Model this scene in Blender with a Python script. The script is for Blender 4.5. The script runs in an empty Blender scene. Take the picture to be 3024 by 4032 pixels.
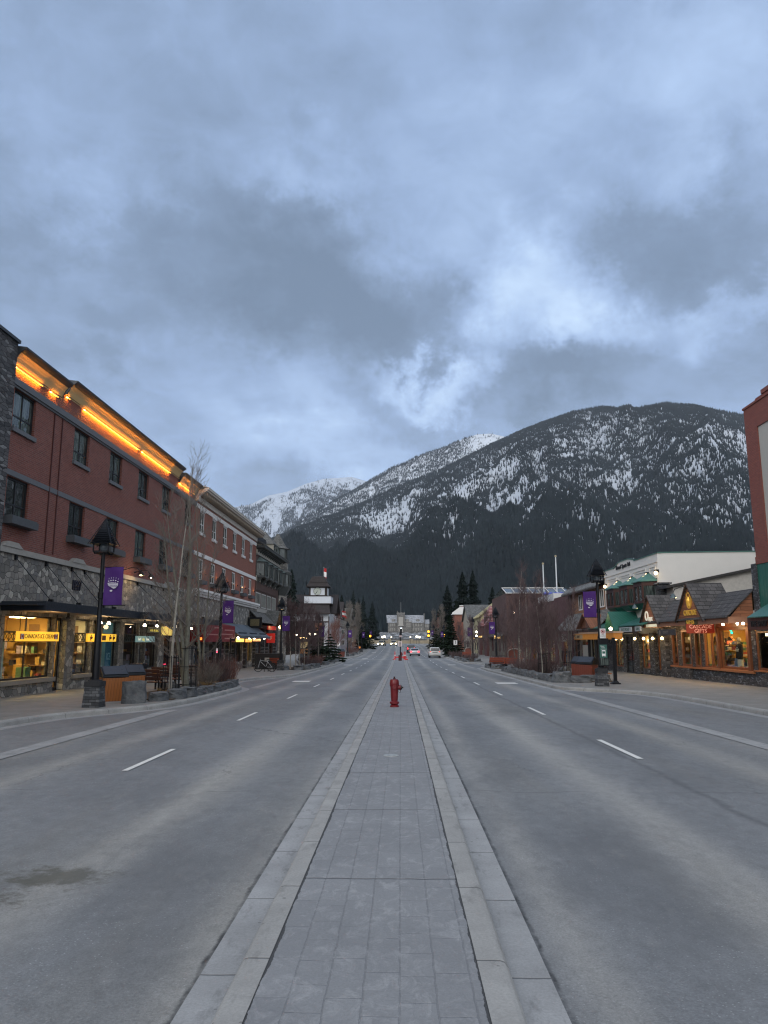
import bpy, bmesh, math, random
import numpy as np
from mathutils import Vector, Matrix
R = math.radians
sc = bpy.context.scene
COL = sc.collection
# ---------------------------------------------------------------- camera
CAMH = 1.92
cd = bpy.data.cameras.new('camera'); cam = bpy.data.objects.new('camera', cd); COL.objects.link(cam)
cd.sensor_fit = 'HORIZONTAL'; cd.sensor_width = 36.0; cd.lens = 35.02
cd.clip_start = 0.1; cd.clip_end = 40000
cam.location = (0, 0, CAMH)
cam.rotation_euler = (R(90 + 9.815), 0, R(1.247))
sc.camera = cam
# ---------------------------------------------------------------- exposure, sampling
sc.view_settings.view_transform = 'Standard'; sc.view_settings.look = 'None'
sc.view_settings.exposure = 0.12; sc.view_settings.gamma = 1.0
sc.view_settings.use_curve_mapping = False
sc.render.engine = 'CYCLES'
sc.cycles.use_denoising = True; sc.cycles.denoising_prefilter = 'ACCURATE'
try: sc.cycles.denoiser = 'OPENIMAGEDENOISE'
except Exception: pass
sc.cycles.filter_width = 1.2; sc.cycles.max_bounces = 6; sc.cycles.diffuse_bounces = 3; sc.cycles.glossy_bounces = 3
sc.cycles.transparent_max_bounces = 12; sc.cycles.transmission_bounces = 3; sc.cycles.volume_bounces = 1
sc.cycles.sample_clamp_indirect = 4.0
sc.cycles.caustics_reflective = False; sc.cycles.caustics_refractive = False
# ---------------------------------------------------------------- sky (dusk, broken overcast)
SUN_EL, SUN_AZ = 28.0, 200.0
w = bpy.data.worlds.new('World'); sc.world = w; w.use_nodes = True
nt = w.node_tree; nt.nodes.clear()
def wn(t, **k):
    n = nt.nodes.new(t)
    for a, b in k.items(): setattr(n, a, b)
    return n
L = nt.links.new
out = wn('ShaderNodeOutputWorld'); bg = wn('ShaderNodeBackground'); L(bg.outputs[0], out.inputs[0])
bg.inputs['Strength'].default_value = 0.10
sky = wn('ShaderNodeTexSky', sky_type='NISHITA'); sky.sun_disc = False
sky.sun_elevation = R(SUN_EL); sky.sun_rotation = R(SUN_AZ); sky.altitude = 1400
tc = wn('ShaderNodeTexCoord')
nrm = wn('ShaderNodeVectorMath', operation='NORMALIZE'); L(tc.outputs['Generated'], nrm.inputs[0])
sep = wn('ShaderNodeSeparateXYZ'); L(nrm.outputs[0], sep.inputs[0])
def wm(op, a, b=None, c=None, clamp=False):
    n = wn('ShaderNodeMath', operation=op); n.use_clamp = clamp
    for i, v in enumerate((a, b, c)):
        if v is None: continue
        if hasattr(v, 'links'): L(v, n.inputs[i])
        else: n.inputs[i].default_value = v
    return n.outputs[0]
zc = wm('ADD', wm('MAXIMUM', sep.outputs[2], 0.0), 0.22)
cmb = wn('ShaderNodeCombineXYZ'); L(wm('DIVIDE', sep.outputs[0], zc), cmb.inputs[0]); L(wm('DIVIDE', sep.outputs[1], zc), cmb.inputs[1])
def wnoise(vec, scale, detail=5, rough=0.55, dist=0.0):
    n = wn('ShaderNodeTexNoise'); L(vec, n.inputs['Vector'])
    n.inputs['Scale'].default_value = scale; n.inputs['Detail'].default_value = detail
    n.inputs['Roughness'].default_value = rough; n.inputs['Distortion'].default_value = dist
    return n
n1 = wnoise(cmb.outputs[0], 1.1, 6, 0.52, 0.25)
n2 = wnoise(cmb.outputs[0], 3.0, 8, 0.62, 0.3)
n3 = wnoise(cmb.outputs[0], 9.0, 8, 0.66, 0.6)
# domain-warped direction for the large cloud masses
warp = wnoise(nrm.outputs[0], 4.6, 9, 0.66)
ws = wn('ShaderNodeVectorMath', operation='SUBTRACT'); L(warp.outputs['Color'], ws.inputs[0]); ws.inputs[1].default_value = (.5, .5, .5)
wsc = wn('ShaderNodeVectorMath', operation='SCALE'); L(ws.outputs[0], wsc.inputs[0]); wsc.inputs['Scale'].default_value = 0.33
wd = wn('ShaderNodeVectorMath', operation='ADD'); L(nrm.outputs[0], wd.inputs[0]); L(wsc.outputs[0], wd.inputs[1])
def blob(c, rx, amp, ry=None):
    s = wn('ShaderNodeVectorMath', operation='SUBTRACT'); L(wd.outputs[0], s.inputs[0]); s.inputs[1].default_value = c
    ry = ry or rx
    d = wn('ShaderNodeVectorMath', operation='DIVIDE'); L(s.outputs[0], d.inputs[0]); d.inputs[1].default_value = (rx, rx, ry)
    l = wn('ShaderNodeVectorMath', operation='LENGTH'); L(d.outputs[0], l.inputs[0])
    m = wn('ShaderNodeMapRange', interpolation_type='SMOOTHERSTEP'); L(l.outputs['Value'], m.inputs['Value'])
    m.inputs['From Min'].default_value = 0.0; m.inputs['From Max'].default_value = 1.12
    m.inputs['To Min'].default_value = amp; m.inputs['To Max'].default_value = 0.0
    return m.outputs[0]
v = wm('ADD', wm('MULTIPLY', n1.outputs['Fac'], 0.62), wm('ADD', wm('MULTIPLY', n2.outputs['Fac'], 0.24), wm('MULTIPLY', wm('SUBTRACT', n3.outputs['Fac'], 0.5), 0.17)))
for c, rx, amp, ry in (((-0.175, .864, .471), .24, -.20, .13), ((-.03, .909, .415), .22, -.25, .11), ((.20, .92, .335), .13, -.20, .055),
                       ((.33, .828, .46), .13, -.16, .09), ((.175, .887, .435), .13, .20, .10), ((.24, .90, .38), .10, .14, .05), ((.059, .935, .348), .14, .24, .04),
                       ((.38, .849, .37), .12, .13, .05), ((-.34, .793, .50), .17, .10, .06), ((-.45, .767, .47), .16, -.13, .12),
                       ((-.30, .893, .30), .20, .06, .10), ((-.125, .827, .56), .12, .10, .05), ((.30, .75, .60), .4, .07, .12),
                       ((-.09, .96, .25), .24, .15, .06), ((-.37, .88, .36), .10, -.08, .05)):
    v = wm('ADD', v, blob(c, rx, amp, ry))
cr = wn('ShaderNodeValToRGB'); L(v, cr.inputs[0])
e = cr.color_ramp.elements
stops = ((.20, (1.65, 2.32, 3.4)), (.345, (2.25, 3.12, 4.65)), (.46, (3.25, 4.5, 6.85)), (.575, (4.6, 6.2, 9.0)), (.72, (7.4, 9.3, 11.6)))
SKYK = 1.0
while len(e) < len(stops): e.new(0.5)
for el, (p, c) in zip(e, stops): el.position = p; el.color = (c[0]*.1, c[1]*.1, c[2]*.1, 1)
# the unseen half of the sky (behind the camera and overhead), brightened to light the street
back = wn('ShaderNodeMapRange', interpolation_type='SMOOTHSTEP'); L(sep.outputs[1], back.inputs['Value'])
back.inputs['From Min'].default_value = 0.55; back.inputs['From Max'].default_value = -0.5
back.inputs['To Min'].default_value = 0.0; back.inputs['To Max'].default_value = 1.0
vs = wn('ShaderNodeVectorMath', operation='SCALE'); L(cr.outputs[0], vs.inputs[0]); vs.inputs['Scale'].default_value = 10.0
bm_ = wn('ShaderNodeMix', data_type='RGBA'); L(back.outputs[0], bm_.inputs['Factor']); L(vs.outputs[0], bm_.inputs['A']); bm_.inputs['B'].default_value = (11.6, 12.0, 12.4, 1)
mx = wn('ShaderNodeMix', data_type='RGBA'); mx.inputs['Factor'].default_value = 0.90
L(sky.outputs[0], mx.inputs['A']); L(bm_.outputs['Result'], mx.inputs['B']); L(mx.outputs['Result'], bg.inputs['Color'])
# ---------------------------------------------------------------- sun behind the cloud
sd = bpy.data.lights.new('sun', 'SUN'); sd.energy = 1.0; sd.angle = R(40); sd.color = (1.0, 0.95, 0.9)
so = bpy.data.objects.new('sun', sd); COL.objects.link(so)
az = R(SUN_AZ); el = R(SUN_EL)
dvec = Vector((math.sin(az)*math.cos(el), math.cos(az)*math.cos(el), math.sin(el)))
so.rotation_euler = dvec.to_track_quat('Z', 'Y').to_euler(); so.location = (0, -50, 80)
# ================================================================ helpers
rnd = random.Random(7)
GP = [(-200, 1.9), (0, 0), (85, -.8), (135, -.8), (165, -.6), (225, .47), (300, .8), (330, .85), (20000, .85)]
def gz(y):
    for (a, b), (c, d) in zip(GP, GP[1:]):
        if y <= c: return b + (d - b)*(y - a)/(c - a)
    return GP[-1][1]
WLOC = {}
def tag(o, label=None, cat=None, group=None, kind=None):
    if label: o['label'] = label
    if cat: o['category'] = cat
    if group: o['group'] = group
    if kind: o['kind'] = kind
    return o
def thing(name, label, cat, loc=(0, 0, 0), group=None, rz=0, local=False):
    o = bpy.data.objects.new(name, None); COL.objects.link(o); o.location = loc; o.rotation_euler = (0, 0, rz)
    o.empty_display_size = .2
    WLOC[o.name] = (0, 0, 0) if local else tuple(loc)
    return tag(o, label, cat, group)
def copy_tree(o, parent=None):
    c = o.copy(); COL.objects.link(c); c.parent = parent; WLOC[c.name] = (0, 0, 0)
    for ch in list(o.children): copy_tree(ch, c)
    return c
def dup(root, loc, rz=0, label=None, group=None, s=None):
    c = copy_tree(root); c.location = loc; c.rotation_euler = (0, 0, rz)
    if label: c['label'] = label
    if group: c['group'] = group
    if s: c.scale = (s, s, s) if not hasattr(s, '__len__') else s
    return c
FR = {
    'L': lambda p: (-14.6 + p[2], p[0], p[1]),      # left facades: u=Y, v=Z, w=out towards the street
    'R': lambda p: (17.1 - p[2], p[0], p[1]),       # right facades
}
def front(y0):                                      # faces the camera: u=X, v=Z, w=out towards -Y
    return lambda p: (p[0], y0 - p[2], p[1])
class MB:
    def __init__(s, fr=None): s.V = []; s.F = []; s.M = []; s.m = 0; s.fr = fr
    def add(s, pts, faces):
        b = len(s.V)
        s.V += [s.fr(p) for p in pts] if s.fr else [tuple(p) for p in pts]
        s.F += [tuple(i + b for i in f) for f in faces]; s.M += [s.m]*len(faces)
    def quad(s, a, b, c, d): s.add([a, b, c, d], [(0, 1, 2, 3)])
    def box(s, a0, a1, b0, b1, c0, c1):
        s.add([(x, y, z) for x in (a0, a1) for y in (b0, b1) for z in (c0, c1)],
              [(0, 1, 3, 2), (4, 6, 7, 5), (0, 4, 5, 1), (2, 3, 7, 6), (0, 2, 6, 4), (1, 5, 7, 3)])
        return s
    def rbox(s, c, size, rz=0, ry=0, rx=0, taper=1.0):
        M = Matrix.Rotation(rz, 3, 'Z') @ Matrix.Rotation(ry, 3, 'Y') @ Matrix.Rotation(rx, 3, 'X')
        P = []
        for x in (-.5, .5):
            for y in (-.5, .5):
                for z in (-.5, .5):
                    k = taper if z > 0 else 1
                    q = M @ Vector((x*size[0]*k, y*size[1]*k, z*size[2])); P.append((q.x + c[0], q.y + c[1], q.z + c[2]))
        s.add(P, [(0, 1, 3, 2), (4, 6, 7, 5), (0, 4, 5, 1), (2, 3, 7, 6), (0, 2, 6, 4), (1, 5, 7, 3)]); return s
    def extr(s, pts, d):
        n = len(pts); d = Vector(d)
        s.add(list(pts) + [tuple(Vector(p) + d) for p in pts],
              [tuple(range(n))[::-1], tuple(range(n, 2*n))] + [(i, (i+1) % n, n + (i+1) % n, n + i) for i in range(n)]); return s
    def tube(s, pts, rad, n=6, cap=True):
        P = []; F = []; k = len(pts)
        if not hasattr(rad, '__len__'): rad = [rad]*k
        pv = [Vector(p) for p in pts]
        for i, p in enumerate(pv):
            t = (pv[min(i+1, k-1)] - pv[max(i-1, 0)])
            t = t.normalized() if t.length > 1e-9 else Vector((0, 0, 1))
            a = t.cross(Vector((0, 0, 1)) if abs(t.z) < .9 else Vector((1, 0, 0))).normalized(); b = t.cross(a)
            for j in range(n):
                th = 2*math.pi*j/n + (math.pi/4 if n == 4 else 0); q = p + (a*math.cos(th) + b*math.sin(th))*rad[i]; P.append(tuple(q))
        for i in range(k-1):
            for j in range(n):
                F.append((i*n+j, i*n+(j+1) % n, (i+1)*n+(j+1) % n, (i+1)*n+j))
        if cap: F += [tuple(range(n))[::-1], tuple(range((k-1)*n, k*n))]
        s.add(P, F); return s
    def lathe(s, prof, c=(0, 0, 0), n=16, sx=1, sy=1):
        P = []; F = []; k = len(prof)
        for (r, z) in prof:
            for j in range(n):
                th = 2*math.pi*j/n; P.append((c[0] + r*math.cos(th)*sx, c[1] + r*math.sin(th)*sy, c[2] + z))
        for i in range(k-1):
            for j in range(n): F.append((i*n+j, i*n+(j+1) % n, (i+1)*n+(j+1) % n, (i+1)*n+j))
        F += [tuple(range(n))[::-1], tuple(range((k-1)*n, k*n))]
        s.add(P, F); return s
    def ball(s, c, r, n=10, m=6, sz=1):
        s.lathe([(r*math.sin(math.pi*(i+.02)/(m+.04)), -r*sz*math.cos(math.pi*(i+.02)/(m+.04))) for i in range(m+1)], c, n); return s
    def build(s, name, mat, parent=None, label=None, smooth=False, bevel=0):
        me = bpy.data.meshes.new(name)
        o = bpy.data.objects.new(name, me); COL.objects.link(o)
        V = s.V
        if parent is not None:
            o.parent = parent; l = WLOC.get(parent.name, (0, 0, 0))
            V = [(a - l[0], b - l[1], c - l[2]) for a, b, c in V]
            WLOC[o.name] = l if not parent.name in WLOC else WLOC[parent.name]
        else: WLOC[o.name] = (0, 0, 0)
        me.from_pydata(V, [], s.F)
        mats = mat if isinstance(mat, (list, tuple)) else [mat]
        for m in mats: me.materials.append(m)
        if len(mats) > 1: me.polygons.foreach_set('material_index', s.M)
        if smooth: me.polygons.foreach_set('use_smooth', [True]*len(me.polygons))
        me.update()
        bm = bmesh.new(); bm.from_mesh(me); bmesh.ops.recalc_face_normals(bm, faces=bm.faces)
        if smooth:
            for e in bm.edges:
                if len(e.link_faces) == 2 and e.calc_face_angle(0) > .7: e.smooth = False
        bm.to_mesh(me); bm.free()
        if bevel:
            b = o.modifiers.new('b', 'BEVEL'); b.width = bevel; b.segments = 2; b.limit_method = 'ANGLE'
        if label: o['label'] = label
        return o
def _each(s, name, mat, parent=None, group=1, **k):
    """one object per separate piece (every `group` consecutive pieces make one)"""
    par = list(range(len(s.V)))
    def f(i):
        while par[i] != i: par[i] = par[par[i]]; i = par[i]
        return i
    for F in s.F:
        a = f(F[0])
        for v in F[1:]: par[f(v)] = a
    isl = {}
    for n, F in enumerate(s.F): isl.setdefault(f(F[0]), []).append(n)
    keys = list(isl); out = []
    for q in range(0, len(keys), group):
        m = MB(); mp = {}
        for kk in keys[q:q+group]:
            for n in isl[kk]:
                F = s.F[n]
                for v in F:
                    if v not in mp: mp[v] = len(m.V); m.V.append(s.V[v])
                m.F.append(tuple(mp[v] for v in F)); m.M.append(s.M[n])
        out.append(m.build(name, mat, parent, **k))
    return out
MB.each = _each
def text(s, name, mat, parent, loc, size, rot, ext=.01, align='CENTER', sx=1.0, label=None, bold=0.0):
    cu = bpy.data.curves.new(name, 'FONT'); cu.body = s; cu.size = size; cu.extrude = ext; cu.align_x = align; cu.align_y = 'CENTER'
    cu.offset = bold; cu.resolution_u = 3
    cu.materials.append(mat)
    o = bpy.data.objects.new(name, cu); COL.objects.link(o)
    l = (0, 0, 0)
    if parent is not None: o.parent = parent; l = WLOC.get(parent.name, (0, 0, 0))
    o.location = (loc[0]-l[0], loc[1]-l[1], loc[2]-l[2]); o.rotation_euler = rot; o.scale = (sx, 1, 1)
    if label: o['label'] = label
    return o
RL = (R(90), 0, R(90)); RR = (R(90), 0, R(-90)); RF = (R(90), 0, 0)
# ================================================================ materials
def mk(name):
    m = bpy.data.materials.new(name); m.use_nodes = True; nt = m.node_tree; nt.nodes.clear()
    o = nt.nodes.new('ShaderNodeOutputMaterial'); b = nt.nodes.new('ShaderNodeBsdfPrincipled'); nt.links.new(b.outputs[0], o.inputs[0])
    return m, nt, b, o
def nd(nt, typ, props=None, **ins):
    n = nt.nodes.new(typ)
    for k, v in (props or {}).items(): setattr(n, k, v)
    for k, v in ins.items():
        k2 = k.replace('_', ' ')
        i = n.inputs[k2] if k2 in n.inputs else n.inputs[int(k[1:])]
        if hasattr(v, 'links') or isinstance(v, bpy.types.NodeSocket): nt.links.new(v, i)
        else: i.default_value = v
    return n
def mth(nt, op, a, b=0.0, c=0.0, clamp=False):
    n = nd(nt, 'ShaderNodeMath', {'operation': op, 'use_clamp': clamp}, i0=a, i1=b, i2=c); return n.outputs[0]
def vscale(nt, vec, s): return nd(nt, 'ShaderNodeVectorMath', {'operation': 'MULTIPLY'}, i0=vec, i1=s).outputs[0]
def noise(nt, vec, scale, detail=4, rough=.55, dist=0):
    return nd(nt, 'ShaderNodeTexNoise', None, Vector=vec, Scale=scale, Detail=detail, Roughness=rough, Distortion=dist)
def ramp(nt, fac, stops, interp='LINEAR'):
    n = nt.nodes.new('ShaderNodeValToRGB'); nt.links.new(fac, n.inputs[0]); e = n.color_ramp.elements; n.color_ramp.interpolation = interp
    while len(e) < len(stops): e.new(.5)
    for el, (p, c) in zip(e, stops):
        el.position = p; el.color = tuple(c) + (1,) if hasattr(c, '__len__') else (c, c, c, 1)
    return n.outputs[0]
def mix(nt, f, a, b, mode='MIX'):
    n = nt.nodes.new('ShaderNodeMix'); n.data_type = 'RGBA'; n.blend_type = mode
    for k, v in (('Factor', f), ('A', a), ('B', b)):
        s = [i for i in n.inputs if i.name == k and (i.type == 'VALUE' if k == 'Factor' else i.type == 'RGBA')][0]
        if isinstance(v, bpy.types.NodeSocket): nt.links.new(v, s)
        else: s.default_value = v if k == 'Factor' else (tuple(v) + (1,))[:4]
    return [o for o in n.outputs if o.type == 'RGBA'][0]
def bump(nt, b, h, dist=.01, strength=1.0):
    n = nd(nt, 'ShaderNodeBump', None, Height=h, Distance=dist, Strength=strength); nt.links.new(n.outputs[0], b.inputs['Normal'])
def pos(nt): return nt.nodes.new('ShaderNodeNewGeometry').outputs['Position']
def obj(nt): return nt.nodes.new('ShaderNodeTexCoord').outputs['Object']
def wallvec(nt):
    g = nt.nodes.new('ShaderNodeNewGeometry')
    sn = nd(nt, 'ShaderNodeSeparateXYZ', None, Vector=g.outputs['True Normal']).outputs
    sp = nd(nt, 'ShaderNodeSeparateXYZ', None, Vector=g.outputs['Position']).outputs
    f = mth(nt, 'GREATER_THAN', mth(nt, 'ABSOLUTE', sn[0]), .6)
    u = mth(nt, 'ADD', mth(nt, 'MULTIPLY', sp[1], f), mth(nt, 'MULTIPLY', sp[0], mth(nt, 'SUBTRACT', 1.0, f)))
    g2 = mth(nt, 'GREATER_THAN', mth(nt, 'ABSOLUTE', sn[2]), .9)
    vv = mth(nt, 'ADD', mth(nt, 'MULTIPLY', sp[2], mth(nt, 'SUBTRACT', 1.0, g2)), mth(nt, 'MULTIPLY', sp[1], g2))
    return nd(nt, 'ShaderNodeCombineXYZ', None, X=u, Y=vv).outputs[0]
MATS = {}
def P(name, col, rough=.6, metal=0.0, var=.18, scale=6.0, bmp=0.0, em=0.0, emc=None, spec=.4, world=False, stretch=None, coat=0):
    if name in MATS: return MATS[name]
    m, nt, b, o = mk(name); MATS[name] = m
    vec = pos(nt) if world else obj(nt)
    if stretch: vec = vscale(nt, vec, stretch)
    n = noise(nt, vec, scale, 6)
    c = mix(nt, n.outputs['Fac'], tuple(x*(1-var) for x in col), tuple(min(1, x*(1+var)) for x in col))
    nt.links.new(c, b.inputs['Base Color'])
    b.inputs['Roughness'].default_value = rough; b.inputs['Metallic'].default_value = metal
    b.inputs['Specular IOR Level'].default_value = spec
    if coat: b.inputs['Coat Weight'].default_value = coat; b.inputs['Coat Roughness'].default_value = .08
    nt.links.new(ramp(nt, noise(nt, vec, scale*2.3, 4).outputs['Fac'], ((.3, max(0, rough-.08)), (.7, min(1, rough+.08)))), b.inputs['Roughness'])
    if bmp: bump(nt, b, noise(nt, vec, scale*6, 5).outputs['Fac'], bmp)
    if em: b.inputs['Emission Color'].default_value = tuple(emc or col) + (1,); b.inputs['Emission Strength'].default_value = em
    return m
def E_(name, col, st):
    if name in MATS: return MATS[name]
    m, nt, b, o = mk(name); MATS[name] = m
    b.inputs['Base Color'].default_value = tuple(col) + (1,); b.inputs['Emission Color'].default_value = tuple(col) + (1,)
    b.inputs['Emission Strength'].default_value = st; b.inputs['Roughness'].default_value = .5
    return m
def brick_mat(name, c1, c2, mortar, w=.24, h=.078, ms=.012, rough=.85):
    m, nt, b, o = mk(name); vec = wallvec(nt)
    br = nd(nt, 'ShaderNodeTexBrick', None, Vector=vec, Color1=c1+(1,), Color2=c2+(1,), Mortar=mortar+(1,), Scale=1.0, Mortar_Size=ms, Mortar_Smooth=.3, Bias=-.1, Brick_Width=w, Row_Height=h)
    n = noise(nt, vec, .9, 6, .6); n2 = noise(nt, vscale(nt, vec, (1.2, 14, 1)), 1.5, 3)
    c = mix(nt, ramp(nt, n.outputs['Fac'], ((.35, .0), (.75, 1.0))), br.outputs['Color'], tuple(x*.72 for x in c1), 'MIX')
    c = mix(nt, .5, br.outputs['Color'], c)
    c = mix(nt, ramp(nt, n2.outputs['Fac'], ((.5, 0.0), (.75, .35))), c, tuple(min(1, x*1.5+.03) for x in c2))
    # efflorescence under sills is a real deposit with its own shape
    n3 = noise(nt, vec, 2.2, 7, .7)
    c = mix(nt, ramp(nt, n3.outputs['Fac'], ((.66, 0.0), (.78, .35))), c, (.34, .25, .24))
    nt.links.new(c, b.inputs['Base Color']); b.inputs['Roughness'].default_value = rough
    bump(nt, b, mth(nt, 'SUBTRACT', noise(nt, vec, 40, 3).outputs['Fac'], mth(nt, 'MULTIPLY', br.outputs['Fac'], 1.6)), .006)
    return m
def stone_mat(name, cols, sx=2.6, sy=4.0, edge=.045, mortar=(.10, .10, .10), jitter=1.0, bd=.02):
    m, nt, b, o = mk(name); vec = wallvec(nt)
    wv = noise(nt, vec, 1.6, 3).outputs['Color']
    vec2 = nd(nt, 'ShaderNodeVectorMath', {'operation': 'ADD'}, i0=vscale(nt, vec, (sx, sy, 1)), i1=vscale(nt, wv, (.5, .5, 0))).outputs[0]
    v1 = nd(nt, 'ShaderNodeTexVoronoi', {'voronoi_dimensions': '2D', 'feature': 'F1', 'distance': 'MINKOWSKI'}, Vector=vec2, Scale=1.0, Randomness=jitter, Exponent=3.2)
    v2 = nd(nt, 'ShaderNodeTexVoronoi', {'voronoi_dimensions': '2D', 'feature': 'F2', 'distance': 'MINKOWSKI'}, Vector=vec2, Scale=1.0, Randomness=jitter, Exponent=3.2)
    gap = mth(nt, 'SUBTRACT', v2.outputs['Distance'], v1.outputs['Distance'])
    s = nd(nt, 'ShaderNodeSeparateColor', None, Color=v1.outputs['Color']).outputs[0]
    k = len(cols); c = ramp(nt, s, [((i+.5)/k, cc) for i, cc in enumerate(cols)])
    c = mix(nt, .45, c, mix(nt, noise(nt, vec, 9, 6, .65).outputs['Fac'], (0.0, 0.0, 0.0), (1, 1, 1)), 'OVERLAY')
    g = ramp(nt, gap, ((edge*.4, 1.0), (edge*1.6, 0.0)))
    c = mix(nt, g, c, mortar)
    nt.links.new(c, b.inputs['Base Color']); b.inputs['Roughness'].default_value = .85
    h = mth(nt, 'ADD', ramp(nt, gap, ((0.0, 0.0), (edge*2.5, 1.0))), mth(nt, 'MULTIPLY', noise(nt, vec, 14, 5).outputs['Fac'], .5))
    bump(nt, b, h, bd)
    return m
def plank_mat(name, col, w=.14, vert=True, rough=.6, dark=.4):
    m, nt, b, o = mk(name); vec = wallvec(nt)
    if vert: vec = nd(nt, 'ShaderNodeVectorRotate', {'rotation_type': 'Z_AXIS'}, Vector=vec, Angle=R(90)).outputs[0]
    br = nd(nt, 'ShaderNodeTexBrick', None, Vector=vec, Color1=col+(1,), Color2=tuple(x*.7 for x in col)+(1,), Mortar=tuple(x*dark*.5 for x in col)+(1,), Scale=1.0, Mortar_Size=.008, Mortar_Smooth=.1, Bias=0.0, Brick_Width=2.2, Row_Height=w)
    gr = noise(nt, vscale(nt, vec, (1.5, 30, 1)), 2.0, 5)
    c = mix(nt, .5, br.outputs['Color'], ramp(nt, gr.outputs['Fac'], ((.3, .25), (.7, .75))), 'OVERLAY')
    nt.links.new(c, b.inputs['Base Color']); b.inputs['Roughness'].default_value = rough
    bump(nt, b, mth(nt, 'SUBTRACT', mth(nt, 'MULTIPLY', gr.outputs['Fac'], .3), br.outputs['Fac']), .008)
    return m
def shingle_mat(name, col, w=.28, h=.2, var=.5):
    # rows follow the height of the roof (world z), columns run along the eave
    m, nt, b, o = mk(name)
    g = nt.nodes.new('ShaderNodeNewGeometry')
    sn = nd(nt, 'ShaderNodeSeparateXYZ', None, Vector=g.outputs['True Normal']).outputs
    sp = nd(nt, 'ShaderNodeSeparateXYZ', None, Vector=g.outputs['Position']).outputs
    f = mth(nt, 'GREATER_THAN', mth(nt, 'ABSOLUTE', sn[0]), mth(nt, 'ABSOLUTE', sn[1]))
    u = mth(nt, 'ADD', mth(nt, 'MULTIPLY', sp[1], f), mth(nt, 'MULTIPLY', sp[0], mth(nt, 'SUBTRACT', 1.0, f)))
    vec = nd(nt, 'ShaderNodeCombineXYZ', None, X=u, Y=sp[2]).outputs[0]
    br = nd(nt, 'ShaderNodeTexBrick', None, Vector=vec, Color1=tuple(x*(1+var) for x in col)+(1,), Color2=tuple(x*(1-var*.6) for x in col)+(1,), Mortar=tuple(x*.15 for x in col)+(1,), Scale=1.0, Mortar_Size=.012, Mortar_Smooth=.2, Bias=0.0, Brick_Width=w, Row_Height=h)
    n = noise(nt, vec, 1.8, 6, .65)
    c = mix(nt, .5, br.outputs['Color'], ramp(nt, n.outputs['Fac'], ((.3, .3), (.7, .72))), 'OVERLAY')
    nt.links.new(c, b.inputs['Base Color']); b.inputs['Roughness'].default_value = .85
    saw = mth(nt, 'FRACT', mth(nt, 'DIVIDE', sp[2], h))
    bump(nt, b, mth(nt, 'SUBTRACT', mth(nt, 'MULTIPLY', mth(nt, 'SUBTRACT', 1.0, saw), 1.0), br.outputs['Fac']), .02)
    return m
def glass_mat(name, tint=(.9, .95, .95), refl=1.0, body=0.0, bodyc=(.02, .025, .03)):
    """architectural pane: see-through with a Fresnel reflection"""
    m, nt, b, o = mk(name)
    gm = nt.nodes.new('ShaderNodeNewGeometry'); fr = mth(nt, 'MULTIPLY', nd(nt, 'ShaderNodeFresnel', None, IOR=1.5).outputs[0], mth(nt, 'SUBTRACT', 1.0, gm.outputs['Backfacing']))
    tr = nt.nodes.new('ShaderNodeBsdfTransparent'); tr.inputs[0].default_value = tint + (1,)
    gl = nt.nodes.new('ShaderNodeBsdfGlossy'); gl.inputs['Roughness'].default_value = .02
    ms = nt.nodes.new('ShaderNodeMixShader'); nt.links.new(mth(nt, 'MULTIPLY', fr, refl, clamp=True), ms.inputs[0])
    nt.links.new(tr.outputs[0], ms.inputs[1]); nt.links.new(gl.outputs[0], ms.inputs[2])
    if body:
        m2 = nt.nodes.new('ShaderNodeMixShader'); m2.inputs[0].default_value = body
        b.inputs['Base Color'].default_value = bodyc + (1,); b.inputs['Roughness'].default_value = .1
        nt.links.new(ms.outputs[0], m2.inputs[1]); nt.links.new(b.outputs[0], m2.inputs[2]); nt.links.new(m2.outputs[0], o.inputs[0])
    else: nt.links.new(ms.outputs[0], o.inputs[0])
    return m
def darkglass_mat(name, col=(.015, .02, .02), curtain=(.10, .13, .12)):
    """a pane on an unlit room: dark, with curtains showing, and a clear reflection"""
    m, nt, b, o = mk(name); vec = wallvec(nt)
    n = noise(nt, vscale(nt, vec, (7, .5, 1)), 1.6, 5, .6); n2 = noise(nt, vec, .35, 2)
    c = mix(nt, ramp(nt, mth(nt, 'MULTIPLY', n.outputs['Fac'], n2.outputs['Fac']), ((.22, 0.0), (.36, 1.0))), col, curtain)
    nt.links.new(c, b.inputs['Base Color']); b.inputs['Roughness'].default_value = .04; b.inputs['Specular IOR Level'].default_value = .7
    bump(nt, b, noise(nt, vec, 1.3, 2).outputs['Fac'], .02)
    return m
BRICK = brick_mat('red_brick', (.215, .064, .045), (.125, .036, .028), (.20, .135, .125))
BRICK2 = brick_mat('red_brick_far', (.28, .098, .062), (.22, .074, .050), (.16, .10, .09))
BRICK3 = brick_mat('red_brick_tower', (.25, .070, .050), (.19, .052, .040), (.14, .08, .07))
RUBBLE = stone_mat('rubble_stone', ((.13, .125, .115), (.22, .205, .185), (.15, .15, .15), (.28, .26, .23), (.18, .17, .155), (.40, .38, .34)), 3.3, 4.4, .05, (.075, .072, .068), jitter=.85)
LEDGE = stone_mat('ledge_stone', ((.035, .037, .042), (.07, .072, .078), (.05, .05, .054), (.12, .12, .125), (.045, .046, .05), (.18, .185, .19)), 2.6, 7.5, .07, (.014, .014, .016))
LEDGE2 = stone_mat('ledge_stone_fine', ((.03, .03, .034), (.06, .06, .066), (.045, .045, .05), (.095, .10, .11), (.04, .04, .045), (.15, .16, .18)), 4.5, 13, .09, (.012, .012, .014))
CAPS = P('stone_cap', (.30, .29, .27), .8, bmp=.004, world=True)
BAND = P('grey_band', (.115, .125, .14), .7, world=True, var=.12)
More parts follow.
